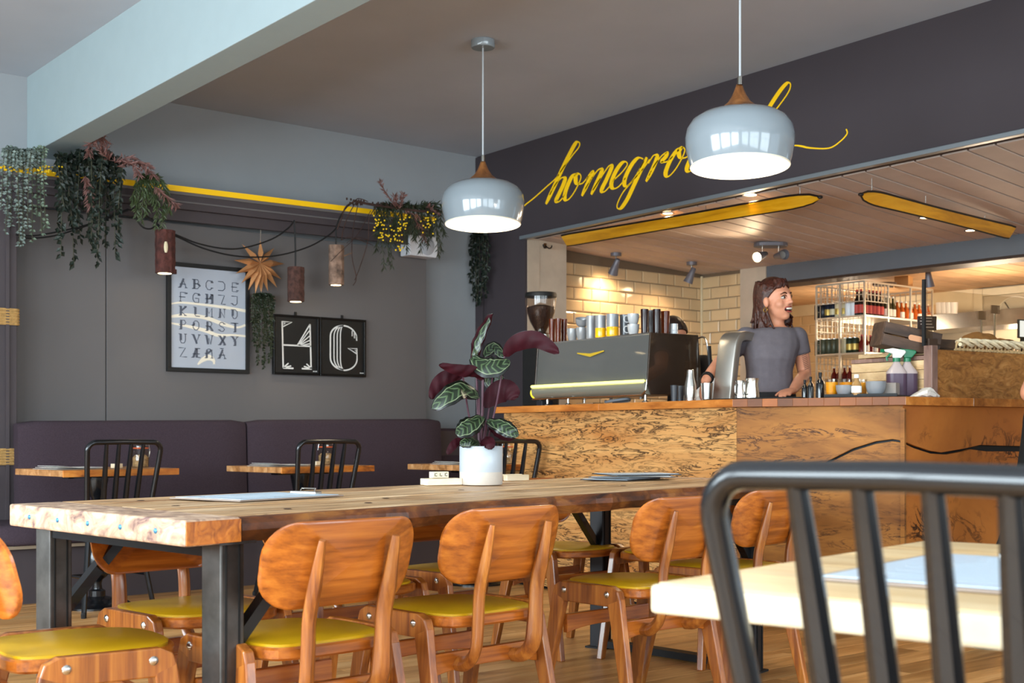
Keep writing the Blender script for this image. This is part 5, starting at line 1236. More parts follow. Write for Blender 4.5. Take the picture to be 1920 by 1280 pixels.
for st in strokes:
    pts = smoothpath([(x, y, 0) for x, y in st], 6); P3 = [K(p.x, p.y) for p in pts]; ws = []
    for i in range(len(pts)):
        a, b = pts[max(0, i-1)], pts[min(len(pts)-1, i+1)]; dx, dy = b.x-a.x, b.y-a.y; L = math.hypot(dx, dy) or 1
        e = min(i, len(pts)-1-i)/6
        ws.append((9+30*max(0, (dy/L))**1.3*(min(1, .35+e)))/4.57*P3[i].dot(VW)/F*1.25)
    for i in range(1, len(ws)-1): ws[i] = (ws[i-1]+2*ws[i]+ws[i+1])/4
    MB().ribbon(P3, ws, (-1, 0, 0), .003).build('painted_stroke', M_YEL, sgn_, world=True)
# ---------------------------------------------------------------- framed pictures on the panels
PF = PY-.004
def picture(label, x0, x1, z0, z1, fw, fm, paper, cat='picture', hook=True):
    t = thing('framed_picture', label, cat, (x0, PF, z0))
    w, h = x1-x0, z1-z0
    for a, b in (((0, 0), (w, fw)), ((0, h-fw), (w, h)), ((0, fw), (fw, h-fw)), ((w-fw, fw), (w, h-fw))):
        MB().box2((a[0], -.026, a[1]), (b[0], 0, b[1])).build('frame_rail', fm, t, bevel=.002)
    MB().box2((fw*.9, -.014, fw*.9), (w-fw*.9, -.008, h-fw*.9)).build('print', paper, t)
    MB().box2((fw*.9, -.018, fw*.9), (w-fw*.9, -.0165, h-fw*.9)).build('glazing', add_shader_glass('picture_glass', 'fafafa', .45, .006), t)
    if hook: MB().box2((w/2-.008, -.01, h), (w/2+.008, 0, h+.025)).build('hanging_tab', M_BLKM, t)
    return t, w, h
pa, pb = ony(311, 600, PF), ony(465, 600, PF)
po, pw_, ph_ = picture('framed grey alphabet poster with cream wavy bands on the panelled wall', pa.x, pb.x, 1.372, 2.10, .028, M_BLKM, plain('poster_paper', 'b4bac6', .6), hook=False)
GL = {'A': [[(0, 1), (.5, 0), (1, 1)], [(.22, .62), (.78, .62)]], 'B': [[(.15, 0), (.15, 1)], [(.1, 0), (.75, 0), (.9, .25), (.7, .46), (.3, .46)], [(.7, .46), (1, .72), (.75, 1), (.1, 1)]], 'C': [[(.95, .2), (.7, 0), (.3, 0), (.05, .3), (.05, .7), (.3, 1), (.7, 1), (.95, .8)]],
 'D': [[(.1, 0), (.65, 0), (.95, .25), (.95, .75), (.65, 1), (.1, 1)]], 'E': [[(.9, .12), (.9, 0), (.15, 0), (.15, 1), (.95, 1), (.95, .86)], [(.15, .5), (.7, .5)]], 'F': [[(.95, .12), (.95, 0), (.15, 0), (.15, 1)], [(.15, .5), (.7, .5)]],
 'G': [[(.95, .2), (.7, 0), (.3, 0), (.05, .3), (.05, .7), (.3, 1), (.9, 1), (.9, .55), (.55, .55)]], 'H': [[(.1, 0), (.1, 1)], [(.9, 0), (.9, 1)], [(.1, .5), (.9, .5)], [(.5, .5), (.9, 0)]], 'I': [[(.1, 0), (.9, 0), (.4, 1), (.9, 1)]], 'J': [[(.2, 0), (.9, 0), (.9, .8), (.65, 1), (.3, 1), (.1, .85)]],
 'K': [[(.12, 0), (.12, 1)], [(.9, 0), (.15, .5), (.9, 1)]], 'L': [[(.3, 0), (.3, .8), (.5, 1), (.9, 1)]], 'M': [[(.05, 1), (.05, 0), (.5, .6), (.95, 0), (.95, 1)]], 'N': [[(.1, 1), (.1, 0), (.9, 1), (.9, 0)]], 'O': [[(.1, 0), (.1, .7), (.35, 1), (.65, 1), (.9, .7), (.9, .2), (.6, 0), (.4, 0)]],
 'P': [[(.15, 1), (.15, 0), (.75, 0), (.95, .25), (.75, .5), (.15, .5)]], 'Q': [[(.05, .5), (.1, .2), (.35, 0), (.65, 0), (.9, .2), (.95, .5), (.9, .8), (.65, 1), (.35, 1), (.1, .8), (.05, .5)]], 'R': [[(.15, 1), (.15, 0), (.75, 0), (.95, .25), (.75, .5), (.15, .5)], [(.5, .5), (.95, 1)]], 'S': [[(.9, .15), (.65, 0), (.3, 0), (.1, .22), (.3, .45), (.7, .55), (.9, .78), (.7, 1), (.3, 1), (.1, .85)]],
 'T': [[(.1, 0), (.9, 0)], [(.5, 0), (.5, 1)]], 'U': [[(.1, 0), (.1, .7), (.3, 1), (.7, 1), (.9, .7), (.9, 0)]], 'V': [[(0, 0), (.5, 1), (1, 0)]], 'W': [[(0, 0), (.25, 1), (.5, .3), (.75, 1), (1, 0)]], 'X': [[(.1, 0), (.9, 1)], [(.9, 0), (.1, 1)]], 'Y': [[(.05, 0), (.5, .5), (.95, 0)], [(.5, .5), (.5, 1)]], 'Z': [[(.1, 0), (.9, 0), (.1, 1), (.95, 1)]],
 'AE': [[(0, 1), (.45, 0), (.95, 0)], [(.5, 0), (.5, 1), (1, 1)], [(.2, .6), (.9, .6)]], 'OE': [[(.05, .5), (.1, .15), (.35, 0), (.65, 0), (.9, .2), (.95, .5), (.95, 1)], [(.05, .5), (.05, 1)], [(.2, .5), (.8, .1)]], 'AA': [[(0, 1), (.5, 0), (1, 1)], [(.22, .62), (.78, .62)], [(.4, -.12), (.6, -.12)]]}
rows = ['ABCDE', 'FGHIJ', 'KLMNO', 'PQRST', 'UVWXY', ['Z', 'AE', 'OE', 'AA']]
ink = MB(); thick = MB()
def q2(u, v, off): return Vector((.028+(pw_-.056)*u, off, ph_-.028-(ph_-.056)*v))
for r, row in enumerate(rows):
    for c_, ch in enumerate(row):
        cx_, cy_ = (207-90+132*c_)/760, (260-90+146*r)/1060; wl, hl = .088, .09
        for st in GL[ch]:
            pts = [q2(cx_+(x-.5)*wl, cy_+(y-.5)*hl, -.0155) for x, y in st]
            ink.ribbon(pts, .0055, (0, -1, 0), .0008)
            for e_ in (pts[0], pts[-1]): ink.box(e_+Vector((0, -.0004, 0)), (.019, .0008, .005))
            if len(pts) > 1 and abs((pts[1]-pts[0]).z) > abs((pts[1]-pts[0]).x)*.8: ink.ribbon([pts[0]+Vector((.008, 0, 0)), pts[1]+Vector((.008, 0, 0))], .010, (0, -1, 0), .0007)
ink.build('printed_letters', plain('poster_ink', '565c6a', .6), po)
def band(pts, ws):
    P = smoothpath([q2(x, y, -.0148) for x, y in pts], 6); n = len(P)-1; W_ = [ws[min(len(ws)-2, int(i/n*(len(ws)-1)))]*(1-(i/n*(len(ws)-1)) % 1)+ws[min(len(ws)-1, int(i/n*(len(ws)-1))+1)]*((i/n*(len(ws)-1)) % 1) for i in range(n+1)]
    MB().ribbon(P, W_, (0, -1, 0), .0012).build('cream_band', M_CREAMF, po)  # flat cream ribbon laid over the poster sheet
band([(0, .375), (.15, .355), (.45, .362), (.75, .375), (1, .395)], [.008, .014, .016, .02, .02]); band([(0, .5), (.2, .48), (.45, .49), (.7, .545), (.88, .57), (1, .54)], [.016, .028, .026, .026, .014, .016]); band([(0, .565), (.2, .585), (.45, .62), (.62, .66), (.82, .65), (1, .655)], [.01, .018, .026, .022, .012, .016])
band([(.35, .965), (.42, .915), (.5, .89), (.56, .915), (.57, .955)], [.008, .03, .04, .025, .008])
M_LINE = plain('chalk_white', 'e6e6e4', .6)
def letterpic(label, x0, x1, lines, cx0, cx1, cy0, cy1):
    t, w, h = picture(label, x0, x1, 1.376, 1.80, .016, plain('gloss_black', '08080a', .25), plain('black_print', '050506', .5))
    f = lambda x, y: Vector(((x-cx0)/(cx1-cx0)*w, -.0155, h-(y-cy0)/(cy1-cy0)*h)); m = MB()
    for ln, wd in lines: m.ribbon([f(x, y) for x, y in ln], wd, (0, -1, 0), .0008)
    for k in range(3): m.box(Vector((w-.045+.012*k, -.0159, .03)), (.008, .0008, .007))
    m.build('line_letter', M_LINE, t)
hx0, hx1, hx2 = ony(510, 650, PF).x, ony(596.5, 650, PF).x, ony(683, 650, PF).x
Wd = .009
HL = [([(245, 210), (262, 1020)], Wd*1.3), ([(245, 218), (410, 218), (250, 310)], Wd), ([(270, 240), (300, 240), (270, 265)], Wd*.6), ([(260, 622), (735, 622)], Wd*1.2), ([(715, 235), (735, 1020)], Wd*1.3), ([(715, 235), (500, 618)], Wd), ([(718, 330), (515, 618)], Wd*.8), ([(720, 430), (520, 618)], Wd*.8), ([(722, 510), (525, 618)], Wd*.8), ([(724, 575), (540, 618)], Wd*.8),
      ([(260, 1020), (435, 1022)], Wd*1.2), ([(270, 1010), (350, 935)], Wd), ([(280, 1012), (395, 980)], Wd), ([(575, 1020), (745, 1020)], Wd*1.2), ([(740, 1008), (655, 935)], Wd), ([(735, 1012), (610, 980)], Wd)]
letterpic('black framed picture with a white line-drawn letter H', hx0, hx1-.003, HL, 95, 870, 95, 1135)
def arc(cx_, cy_, rx, ry, a0, a1, n=14): return [(cx_+rx*math.cos(math.radians(a0+(a1-a0)*k/n)), cy_-ry*math.sin(math.radians(a0+(a1-a0)*k/n))) for k in range(n+1)]
def gl(xl): return [(1280, 262)]+[(xl+(1280-xl)*(1-math.sin(a)), 262+190*(1-math.cos(a))) for a in [math.pi/2*k/6 for k in range(1, 7)]]+[(xl, 830)]+[(xl+(1290-xl)*(1-math.cos(a)), 830+200*math.sin(a)) for a in [math.pi/2*k/6 for k in range(1, 7)]]
GLn = [(gl(1068), Wd*1.3), (gl(1128), Wd), (gl(1182), Wd), (gl(1235), Wd), (arc(1290, 500, 230, 240, 90, 10), Wd*1.2), (arc(1290, 830, 230, 210, 270, 360), Wd*1.1), ([(1520, 830), (1518, 650), (1365, 650), (1515, 740)], Wd), ([(1480, 680), (1505, 680), (1500, 715)], Wd*.6), ([(1435, 340), (1435, 435)], Wd*.8), ([(1470, 380), (1475, 470)], Wd*.8), ([(1505, 420), (1515, 510)], Wd*1.2)]
letterpic('black framed picture with a white line-drawn letter G', hx1+.003, hx2, GLn, 890, 1665, 135, 1150)
# ---------------------------------------------------------------- log lamps, cables, star
YC = 7.72
def bark(name, c1, c2): return plain(name, c1, .9, var=.55, scale=22, bmp=.9)
M_BARK = [plain('bark_red', '4a2620', .9, var=.5, scale=26, bmp=.9), plain('bark_brown', '4a2f28', .9, var=.45, scale=34, bmp=1.), plain('bark_birch', '7a6152', .9, var=.7, scale=16, bmp=.9)]
for k, (px0, px1, yt, yb_, lab) in enumerate(((291, 327, 432, 512, 'reddish bark log pendant lamp nearest the vines'), (539, 570, 501, 565, 'dark ridged bark log pendant lamp right of the paper star'), (616, 644, 460, 534, 'flaky birch log pendant lamp above the letter pictures'))):
    a, b = ony(px0, yb_, YC), ony(px1, yb_, YC); c_ = ony((px0+px1)/2, yt, YC); zb_ = ony((px0+px1)/2, yb_, YC).z; r = (px1-px0)/2*c_.dot(VW)/F; H = c_.z-zb_
    t = thing('log_lamp', lab, 'lamp', (c_.x, c_.y, zb_), 0, 'bark log pendant lamps'); rings = []
    random.seed(40+k); n = 30; f1, f2 = random.random()*6, random.random()*6; amp = [1+.05*math.sin(3*2*math.pi*j/30+f1)+.03*math.sin(8*2*math.pi*j/30+f2) for j in range(n)]
    for i in range(15):
        z = H*i/14; rings.append([Vector((r*amp[j]*(1+random.uniform(-.04, .04))*math.cos(2*math.pi*j/n), r*amp[j]*(1+random.uniform(-.05, .05))*math.sin(2*math.pi*j/n), z)) for j in range(n)])
    MB().loft(rings).build('bark', M_BARK[k], t, smooth=True, ang=25)
    MB().lathe([(.001, -.001), (r*.7, -.001)], 16).build('bulb_face', M_GLOW, t); MB().lathe([(r*.7, -.003), (r*.78, 0), (r*.7, .002)], 16).build('bulb_ring', M_CREAM, t, smooth=True)
    if k == 2: MB().tube([(r*.8, 0, H*.72), (r*2.6, 0, H*.86)], [.006, .004], 6).build('twig_stub', M_BARK[2], t)
    if k == 0: MB().box((r*.95, -.01, H*.05), (.03, .02, .03), rotz(.4)).build('bark_flake', M_BARK[0], t); MB().ell((-.02, -r*.98, H*.58), (.014, .006, .04), 8, 6).build('pale_scar', M_CREAM, t)
    lampobj('SPOT', 'log_light', c_-Vector((0, 0, H+.03)), 2.2, (1, .9, .7), .02, 1.4, (0, 0, 0))
random.seed(11)
cb = thing('lamp_cable', 'black twin lamp cable swagged between hooks under the ledge', 'cable', tuple(ony(490, 470, YC)))
cabs = [[(30, 440), (60, 442), (100, 436), (150, 425), (190, 412), (240, 392)], [(35, 446), (70, 446), (110, 440), (160, 424), (200, 410), (240, 394)], [(240, 393), (262, 398), (285, 412), (309, 432)], [(245, 388), (270, 404), (290, 418), (309, 434)], [(255, 410), (268, 426), (285, 428), (298, 412)],
        [(309, 433), (330, 440), (370, 456), (420, 466), (460, 464), (510, 448), (540, 428), (552, 413)], [(309, 434), (335, 445), (380, 465), (430, 478), (480, 482), (530, 477), (580, 462), (615, 442), (630, 428)], [(552, 413), (553, 440), (554, 470), (554, 502)], [(630, 428), (630, 440), (630, 462)], [(630, 428), (637, 408), (650, 388), (664, 378)]]
for c_ in cabs:
    P = smoothpath([ony(x, y, YC) for x, y in c_], 5); MB().tube(P, .0055, 6).build('cable_run', M_BLKM, cb, world=True, smooth=True)
st = thing('paper_star', 'tan folded paper star with long points hanging on the wall', 'decoration', tuple(ony(487, 500, PY-.10)))
M_STAR = plain('kraft_paper', 'b07a4c', .7, var=.12, scale=20, vrand=.12)
tips = [(690, 290), (820, 265), (920, 318), (635, 405), (990, 430), (645, 500), (970, 540), (685, 570), (940, 600), (735, 618), (875, 625), (785, 640), (828, 652)]
C0 = ony(270+820/3.764, 380+425/3.764, PY-.10)
for k, (x, y) in enumerate(tips):
    T = ony(270+x/3.764, 380+y/3.764, PY-.06-.05*(k % 2)); ax = T-C0; L = ax.length; n_ = Vector((0, -1, 0)); sd = ax.cross(n_).normalized(); hw_ = L*.115
    md = C0+ax*.42; ridge = md+Vector((0, -.045, 0))
    m = MB(); m.add([C0, md+sd*hw_, T, md-sd*hw_, ridge, md+Vector((0, .03, 0))], [(0, 1, 4), (1, 2, 4), (2, 3, 4), (3, 0, 4), (1, 0, 5), (2, 1, 5), (3, 2, 5), (0, 3, 5)]); m.build('star_point', M_STAR, st, world=True)
MB().tube([C0, ony(489, 405, PY-.12)], .0015, 5).build('hanging_thread', plain('thread', '9a8a7a', .8), st, world=True)
# ---------------------------------------------------------------- hanging foliage
def leafquad(m, p, d, w, nrm):
    d = Vector(d); sd = d.cross(Vector(nrm)); 
    if sd.length < 1e-5: sd = Vector((1, 0, 0))
    sd = sd.normalized()*w/2; m1 = p+d*.45; b = Vector(nrm)*(w*.12)
    m.add([p, m1+sd+b, p+d, m1-sd+b, m1-b], [(0, 1, 4), (1, 2, 4), (2, 3, 4), (3, 0, 4)])
def strand(par, pts, n, ll, lw, leafm, stemm, droop=.5, pair=False, seedv=0):
    rnd = random.Random(seedv); P = smoothpath(pts, 5)
    s_ = MB().tube(P, .0022, 5).build('stem', stemm, par, world=True); m = MB(); tot = len(P)-1
    for i in range(n):
        u = (i+rnd.random()*.6)/n*tot; k = min(tot-1, int(u)); p = P[k].lerp(P[k+1], u-k); t_ = (P[k+1]-P[k]).normalized()
        for s2 in ((0, 1) if pair else (0,)):
            a = rnd.uniform(0, 2*math.pi)+s2*math.pi; out = Vector((math.cos(a), math.sin(a)*.7, 0)); dv = (out*(1-droop)+t_*droop+Vector((0, 0, rnd.uniform(-.3, .2)))).normalized()*ll*rnd.uniform(.7, 1.2)
            leafquad(m, p, dv, lw*rnd.uniform(.8, 1.2), Vector((rnd.uniform(-.5, .5), -1, rnd.uniform(-.2, .7))).normalized())
    o = m.build('leaves', leafm, s_); o['kind'] = 'stuff'
    M_ = (Matrix.Translation(par['_loc'])).inverted(); o.data.transform(M_)
LEAF = lambda nm, c, r=.5: plain(nm, c, r, var=.35, scale=25)
M_STEM = plain('vine_stem', '3a3a28', .7); M_SILV = LEAF('silver_leaf', '6c7871'); M_DARKL = LEAF('dark_leaf', '1b251d'); M_FERN = LEAF('fern_leaf', '3c482a'); M_COP = LEAF('copper_frond', '74504a', .7); M_BOX = LEAF('box_leaf', '222b19'); M_FIR = LEAF('fir_green', '2c3420'); M_BERRY = plain('yellow_berry', 'e8c01c', .4)
def pxp(x, y, Y): return ony(x, y, Y)
def plantgrp(name, label, cat, px, py, Y): return thing(name, label, cat, tuple(pxp(px, py, Y)))
YV = 7.70
v1 = plantgrp('hanging_plant', 'silvery trailing eucalyptus plant at the far left end of the ledge', 'plant', 45, 290, YV)
rnd = random.Random(3)
for k in range(13):
    x = 10+k*6; yb_ = [392, 410, 440, 425, 465, 400, 448, 464, 430, 455, 405, 440, 428][k]; dx = rnd.uniform(-9, 9); Yk = YV+rnd.uniform(-.08, .06)
    strand(v1, [pxp(45+(x-45)*.4, 298, Yk+.06), pxp(x, 277+rnd.uniform(-4, 10), Yk), pxp(x+dx*.4-3, 330, Yk-.03), pxp(x+dx-3, yb_, Yk-.02)], 44, .025, .016, M_SILV if k < 9 else LEAF('sage_leaf', '5f6e5c'), M_STEM, .2, True, k)
for k in range(9):
    x = 18+k*6; strand(v1, [pxp(45, 296, YV+.05), pxp(x, 280, YV-.02), pxp(x-4+k, 312, YV-.08)], 22, .027, .018, M_SILV, M_STEM, .2, True, 50+k)
v2 = plantgrp('hanging_plant', 'dark green trailing leafy plant on the ledge right of the eucalyptus', 'plant', 165, 300, YV)
for k in range(24):
    x = 108+k*5.2; yb_ = 330+[60, 110, 150, 90, 168, 60, 120, 100, 80, 128, 60, 140, 90, 120, 150, 70, 168, 110, 130, 80, 150, 100, 130, 60][k]; Yk = YV+rnd.uniform(-.10, .08); dx = rnd.uniform(-14, 14)
    strand(v2, [pxp(150+(x-150)*.5, 305, Yk+.06), pxp(x, 288+rnd.uniform(-5, 15), Yk), pxp(x+dx*.4, 345, Yk-.04), pxp(x+dx, yb_, Yk-.03)], int(16+(yb_-300)/5), .046, .029, M_DARKL, M_STEM, .45, False, 100+k)
v3 = plantgrp('hanging_plant', 'olive fern spray drooping from the ledge above the first log lamp', 'plant', 280, 345, YV)
for k in range(12):
    x = 250+k*6; yb_ = [380, 405, 392, 415, 400, 360, 380, 405, 428, 425, 410, 395][k]
    strand(v3, [pxp(275, 345, YV), pxp((x+275)/2, 332, YV-.05), pxp(x, 365, YV-.06), pxp(x+rnd.uniform(-8, 6), yb_, YV-.04)], 34, .045, .012, M_FERN, M_STEM, .55, True, 200+k)
v4 = plantgrp('dried_fern', 'copper dried fern fronds lying along the ledge above the dark vine', 'plant', 230, 300, YV)
for k, pts in enumerate(([(200, 305), (190, 275), (184, 258), (172, 268)], [(205, 300), (196, 270), (186, 252), (200, 268)], [(215, 305), (235, 296), (255, 300), (285, 325)], [(220, 312), (250, 303), (270, 315), (292, 332)], [(200, 295), (170, 268), (166, 290)], [(160, 330), (165, 355), (170, 385)], [(290, 350), (312, 370), (332, 385)], [(225, 300), (250, 310), (262, 330)], [(235, 305), (265, 305), (280, 312)])):
    strand(v4, [pxp(x, y, YV-.06-.01*k) for x, y in pts], 36, .05, .008, M_COP, plain('copper_stem', '6b3a2c', .8), .5, True, 300+k)
v5 = plantgrp('berry_sprig', 'sprig of small yellow berries on the ledge between the two vines', 'plant', 95, 316, YV)
MB().tube(smoothpath([pxp(70, 322, YV-.02), pxp(90, 315, YV-.08), pxp(115, 313, YV-.05)], 5), .003, 5).build('stem', M_STEM, v5, world=True)
m = MB()
for k in range(26): m.ell(pxp(70+rnd.random()*48, 309+rnd.random()*16, YV-.06), (.0065, .0065, .0065), 6, 4)
o = m.build('berries', M_BERRY, v5, world=True); o['kind'] = 'stuff'
# small plant hanging under the star
v6 = plantgrp('hanging_plant', 'small bushy dark trailing plant hanging below the paper star', 'plant', 490, 555, PY-.08)
for k in range(12):
    x = 474+k*3.4; yb_ = [600, 640, 660, 650, 684, 690, 676, 640, 600, 650, 680, 668][k]
    strand(v6, [pxp(490, 552, PY-.06), pxp(x, 556, PY-.09), pxp(x+rnd.uniform(-3, 4), 600, PY-.08), pxp(x+rnd.uniform(-5, 5), yb_, PY-.06)], int((yb_-540)/2.2), .022, .016, M_BOX, M_STEM, .4, True, 400+k)
MB().tube([pxp(490, 552, PY-.07), C0], .0015, 5).build('hanging_thread', MATS['thread'], v6, world=True)
# right cluster on the ledge
v7 = plantgrp('twig_branch', 'long dark lichen-covered branch with drooping twigs on the right of the ledge', 'branch', 740, 395, YV)
M_TWIG = plain('twig', '3a2620', .85, var=.4, scale=30)
for r_, pts in ((.012, [(662, 376), (700, 384), (745, 390), (790, 396), (832, 396)]), (.006, [(664, 377), (648, 388), (640, 410), (632, 430)]), (.005, [(668, 378), (655, 400), (645, 425), (640, 450)]), (.004, [(672, 380), (662, 430), (660, 480), (668, 520), (662, 535)]), (.004, [(705, 388), (692, 410), (690, 450), (675, 500), (665, 525)]), (.003, [(690, 450), (670, 445), (650, 455)]), (.003, [(640, 450), (660, 445), (700, 460)]), (.003, [(695, 395), (670, 440), (640, 470), (620, 490)]), (.004, [(660, 382), (672, 372), (690, 378)])):
    MB().tube(smoothpath([pxp(x, y, YV-.06-rnd.random()*.05) for x, y in pts], 5), r_*.8, 6).build('twig', M_TWIG, v7, world=True, smooth=True)
m = MB()
for k in range(60):
    x = 650+rnd.random()*180; m.ell(pxp(x, 378+(x-650)*.12+rnd.uniform(-6, 4), YV-.07), (.008, .006, .012), 6, 4)
o = m.build('buds', M_TWIG, v7, world=True); o['kind'] = 'stuff'
v8 = plantgrp('hanging_plant', 'fir and mimosa spray drooping over the white speaker', 'plant', 750, 400, YV)
for k in range(20):
    x = 705+k*6.4; yb_ = [440, 470, 505, 490, 500, 455, 430, 445, 470, 440, 430, 450, 440, 470, 455, 440, 460, 478, 470, 440][k]
    strand(v8, [pxp(x*.5+380, 392, YV), pxp(x, 385+rnd.uniform(-6, 6), YV-.07), pxp(x+rnd.uniform(-6, 6), 415, YV-.09), pxp(x+rnd.uniform(-10, 12), yb_, YV-.07)], 44, .05, .009, M_FIR, M_STEM, .55, True, 500+k)
m = MB()
for k in range(95):
    cxx, cyy = [(712, 415), (722, 435), (738, 440), (750, 430), (760, 415), (806, 408), (802, 425), (748, 462), (710, 432)][k % 9]
    m.ell(pxp(cxx+rnd.gauss(0, 6), cyy+rnd.gauss(0, 8), YV-.14), (.007, .007, .007), 6, 4)
o = m.build('mimosa_flowers', M_BERRY, v8, world=True); o['kind'] = 'stuff'
v9 = plantgrp('dried_fern', 'copper dried fern fronds standing above the fir spray', 'plant', 740, 385, YV)
for k, pts in enumerate(([(745, 392), (730, 370), (718, 352), (712, 340)], [(748, 392), (752, 378), (757, 364)], [(750, 390), (742, 378), (740, 368)], [(810, 392), (805, 388), (820, 400)], [(780, 400), (790, 420), (795, 450)], [(760, 395), (775, 405), (785, 425)])):
    strand(v9, [pxp(x, y, YV-.09) for x, y in pts], 30, .04, .008, M_COP, MATS['copper_stem'], .5, True, 600+k)
v10 = thing('hanging_plant', 'narrow very dark trailing plant hanging on the charcoal wall below the left pendant', 'plant', tuple(onx(898, 450, XH-.09)))
for k in range(9):
    x = 884+k*3.8; yb_ = [530, 560, 545, 572, 560, 568, 540, 556, 530][k]
    strand(v10, [onx(898, 440, XH-.04), onx(x, 446, XH-.09), onx(x+rnd.uniform(-3, 3), 500, XH-.1), onx(x+rnd.uniform(-4, 4), yb_, XH-.08)], int((yb_-440)/3.2), .042, .03, M_DARKL, M_STEM, .45, False, 700+k)
# white speaker on the panel corner
sp = thing('wall_speaker', 'small white wall speaker half covered by the fir spray', 'speaker', tuple(ony(790, 461, PY-.12)))
a, b = ony(764, 461, PY-.14), ony(817, 461, PY-.14); sw, shh = b.x-a.x, ony(790, 441, PY-.14).z-ony(790, 482, PY-.14).z
MB().box((0, .03, 0), (sw, .12, shh)).build('cabinet', plain('speaker_white', 'd2d4da', .4), sp, bevel=.008); RX = Matrix.Rotation(math.pi/2, 3, 'X')
MB().lathe([(.0, .004), (sw*.25, .004), (sw*.27, .0)], 24, (sw*.12, -.03, 0), RX).build('cone', plain('speaker_grille', 'aab0ba', .5), sp, smooth=True); MB().box((0, .09, 0), (.05, .06, .05)).build('bracket', M_BLKM, sp)
# ---------------------------------------------------------------- calathea on the communal table
PD = 4.9
pc = onz(902, 909, TZ); PD = pc.dot(VW); pr_ = 40.5*PD/F; ph2 = 72*PD/F
pl = thing('potted_calathea', 'tall maroon-backed calathea in a two-tone pale ceramic pot on the communal table', 'plant', (pc.x, pc.y, TZ+.002))
M_POT = plain('pot_glaze', 'b4babf', .35, coat=.2); M_POTB = plain('pot_raw', 'c4b9ac', .75, var=.06, scale=20)
MB().lathe([(.001, 0), (pr_*.96, 0), (pr_, .004), (pr_, ph2*.33)], 40).build('pot_base', M_POTB, pl, smooth=True, ang=50)
MB().lathe([(pr_, ph2*.33), (pr_*1.004, ph2*.335), (pr_*1.004, ph2*.985), (pr_*.98, ph2), (pr_*.92, ph2*.99), (pr_*.9, ph2*.8), (.001, ph2*.8)], 40).build('pot_body', M_POT, pl, smooth=True, ang=50)
MB().lathe([(.001, ph2*.86), (pr_*.5, ph2*.86), (pr_*.9, ph2*.84)], 20).build('soil', plain('soil', '2a1d16', .95, var=.4, scale=60, bmp=.6), pl)
def leafmat():
    m, nt, b = nodes_of('calathea_top'); tc = nt.nodes.new('ShaderNodeUVMap'); sep = nt.nodes.new('ShaderNodeSeparateXYZ'); nt.links.new(tc.outputs[0], sep.inputs[0])
    def mth(op, a, b_=None):
        n = nt.nodes.new('ShaderNodeMath'); n.operation = op
        for i, v in enumerate((a, b_)):
            if v is None: continue
            if isinstance(v, (int, float)): n.inputs[i].default_value = v
            else: nt.links.new(v, n.inputs[i])
        return n.outputs[0]
    av = mth('ABSOLUTE', mth('SUBTRACT', sep.outputs[1], .5)); av2 = mth('MULTIPLY', av, 2.)
    st_ = mth('SINE', mth('ADD', mth('MULTIPLY', sep.outputs[0], 48.), mth('MULTIPLY', av2, -9.)))
    r1 = ramp(nt, st_, [(.35, lin('1a2617')), (.75, lin('46583a'))])
    edge = ramp(nt, av2, [(.0, lin('c9cdb0')), (.05, lin('ffffff')), (.62, lin('ffffff')), (.66, lin('fdfcf0')), (.72, lin('4a5b3c')), (1., lin('2c3a26'))])
    hi = ramp(nt, av2, [(.60, (0, 0, 0)), (.66, (1, 1, 1)), (.72, (0, 0, 0))])
    out = mixc(nt, 1., r1.outputs[0], edge.outputs[0], 'MULTIPLY'); out = mixc(nt, hi.outputs[0], out, lin('7f8a68'))
    nt.links.new(out, b.inputs['Base Color']); b.inputs['Roughness'].default_value = .32; return m
M_CTOP = leafmat(); M_CUND = plain('calathea_maroon', '300a12', .55, var=.25, scale=18, spec=.15); M_CST = plain('calathea_stem', '4a2230', .5, var=.2)
def cp(x, y, dd=0.): return atd(x, y, PD+dd)
def leaf(path, wpx, facing, under, fold=.25):
    """path: 3D points from base to tip; facing: direction the shown face looks"""
    P = smoothpath(path, 5); n = len(P); nx = 6; top = []; nrs = []; w = wpx*PD/F; f = Vector(facing).normalized()
    for i, p in enumerate(P):
        u = i/(n-1); t_ = (P[min(n-1, i+1)]-P[max(0, i-1)]).normalized(); sd = t_.cross(f); sd = sd.normalized() if sd.length > 1e-4 else RW.copy(); nn = sd.cross(t_).normalized()
        if nn.dot(f) < 0: nn = -nn
        ww = w/2*(math.sin(math.pi*min(1, u*.97+.015))**.62)*(1 if u < .97 else .6)
        nrs.append(nn); top.append([p+sd*(ww*(2*j/nx-1))+nn*(-fold*ww*abs(2*j/nx-1)**1.5+.004*math.sin(u*26+j)) for j in range(nx+1)])
    me = bpy.data.meshes.new('leaf'); vs = []; fs = []; uv = []; mi = []
    for side in (0, 1):
        o_ = len(vs)
        for i in range(n):
            for j in range(nx+1):
                vs.append(top[i][j]-nrs[i]*(.003*side)); uv.append((i/(n-1), j/nx))
        for i in range(n-1):
            for j in range(nx):
                q = (o_+i*(nx+1)+j, o_+(i+1)*(nx+1)+j, o_+(i+1)*(nx+1)+j+1, o_+i*(nx+1)+j+1); fs.append(q if side else q[::-1]); mi.append(side)
    L0 = Vector(pl['_loc']); me.from_pydata([tuple(v-L0) for v in vs], [], fs); me.materials.append(M_CUND if under else M_CTOP); me.materials.append(M_CTOP if under else M_CUND)
    ul = me.uv_layers.new(name='UVMap')
    for poly in me.polygons:
        poly.material_index = mi[poly.index]; poly.use_smooth = True
        for li in poly.loop_indices: ul.data[li].uv = uv[me.loops[li].vertex_index]
    o = bpy.data.objects.new('leaf', me); COL.objects.link(o); o.parent = pl; return o
tov = -VW
UP = Vector((0, 0, 1))
leaf([cp(893, 690, 0), cp(896, 655, .02), cp(908, 622, .02), cp(924, 588, .0)], 26, tov+RW*.9, True, .5)
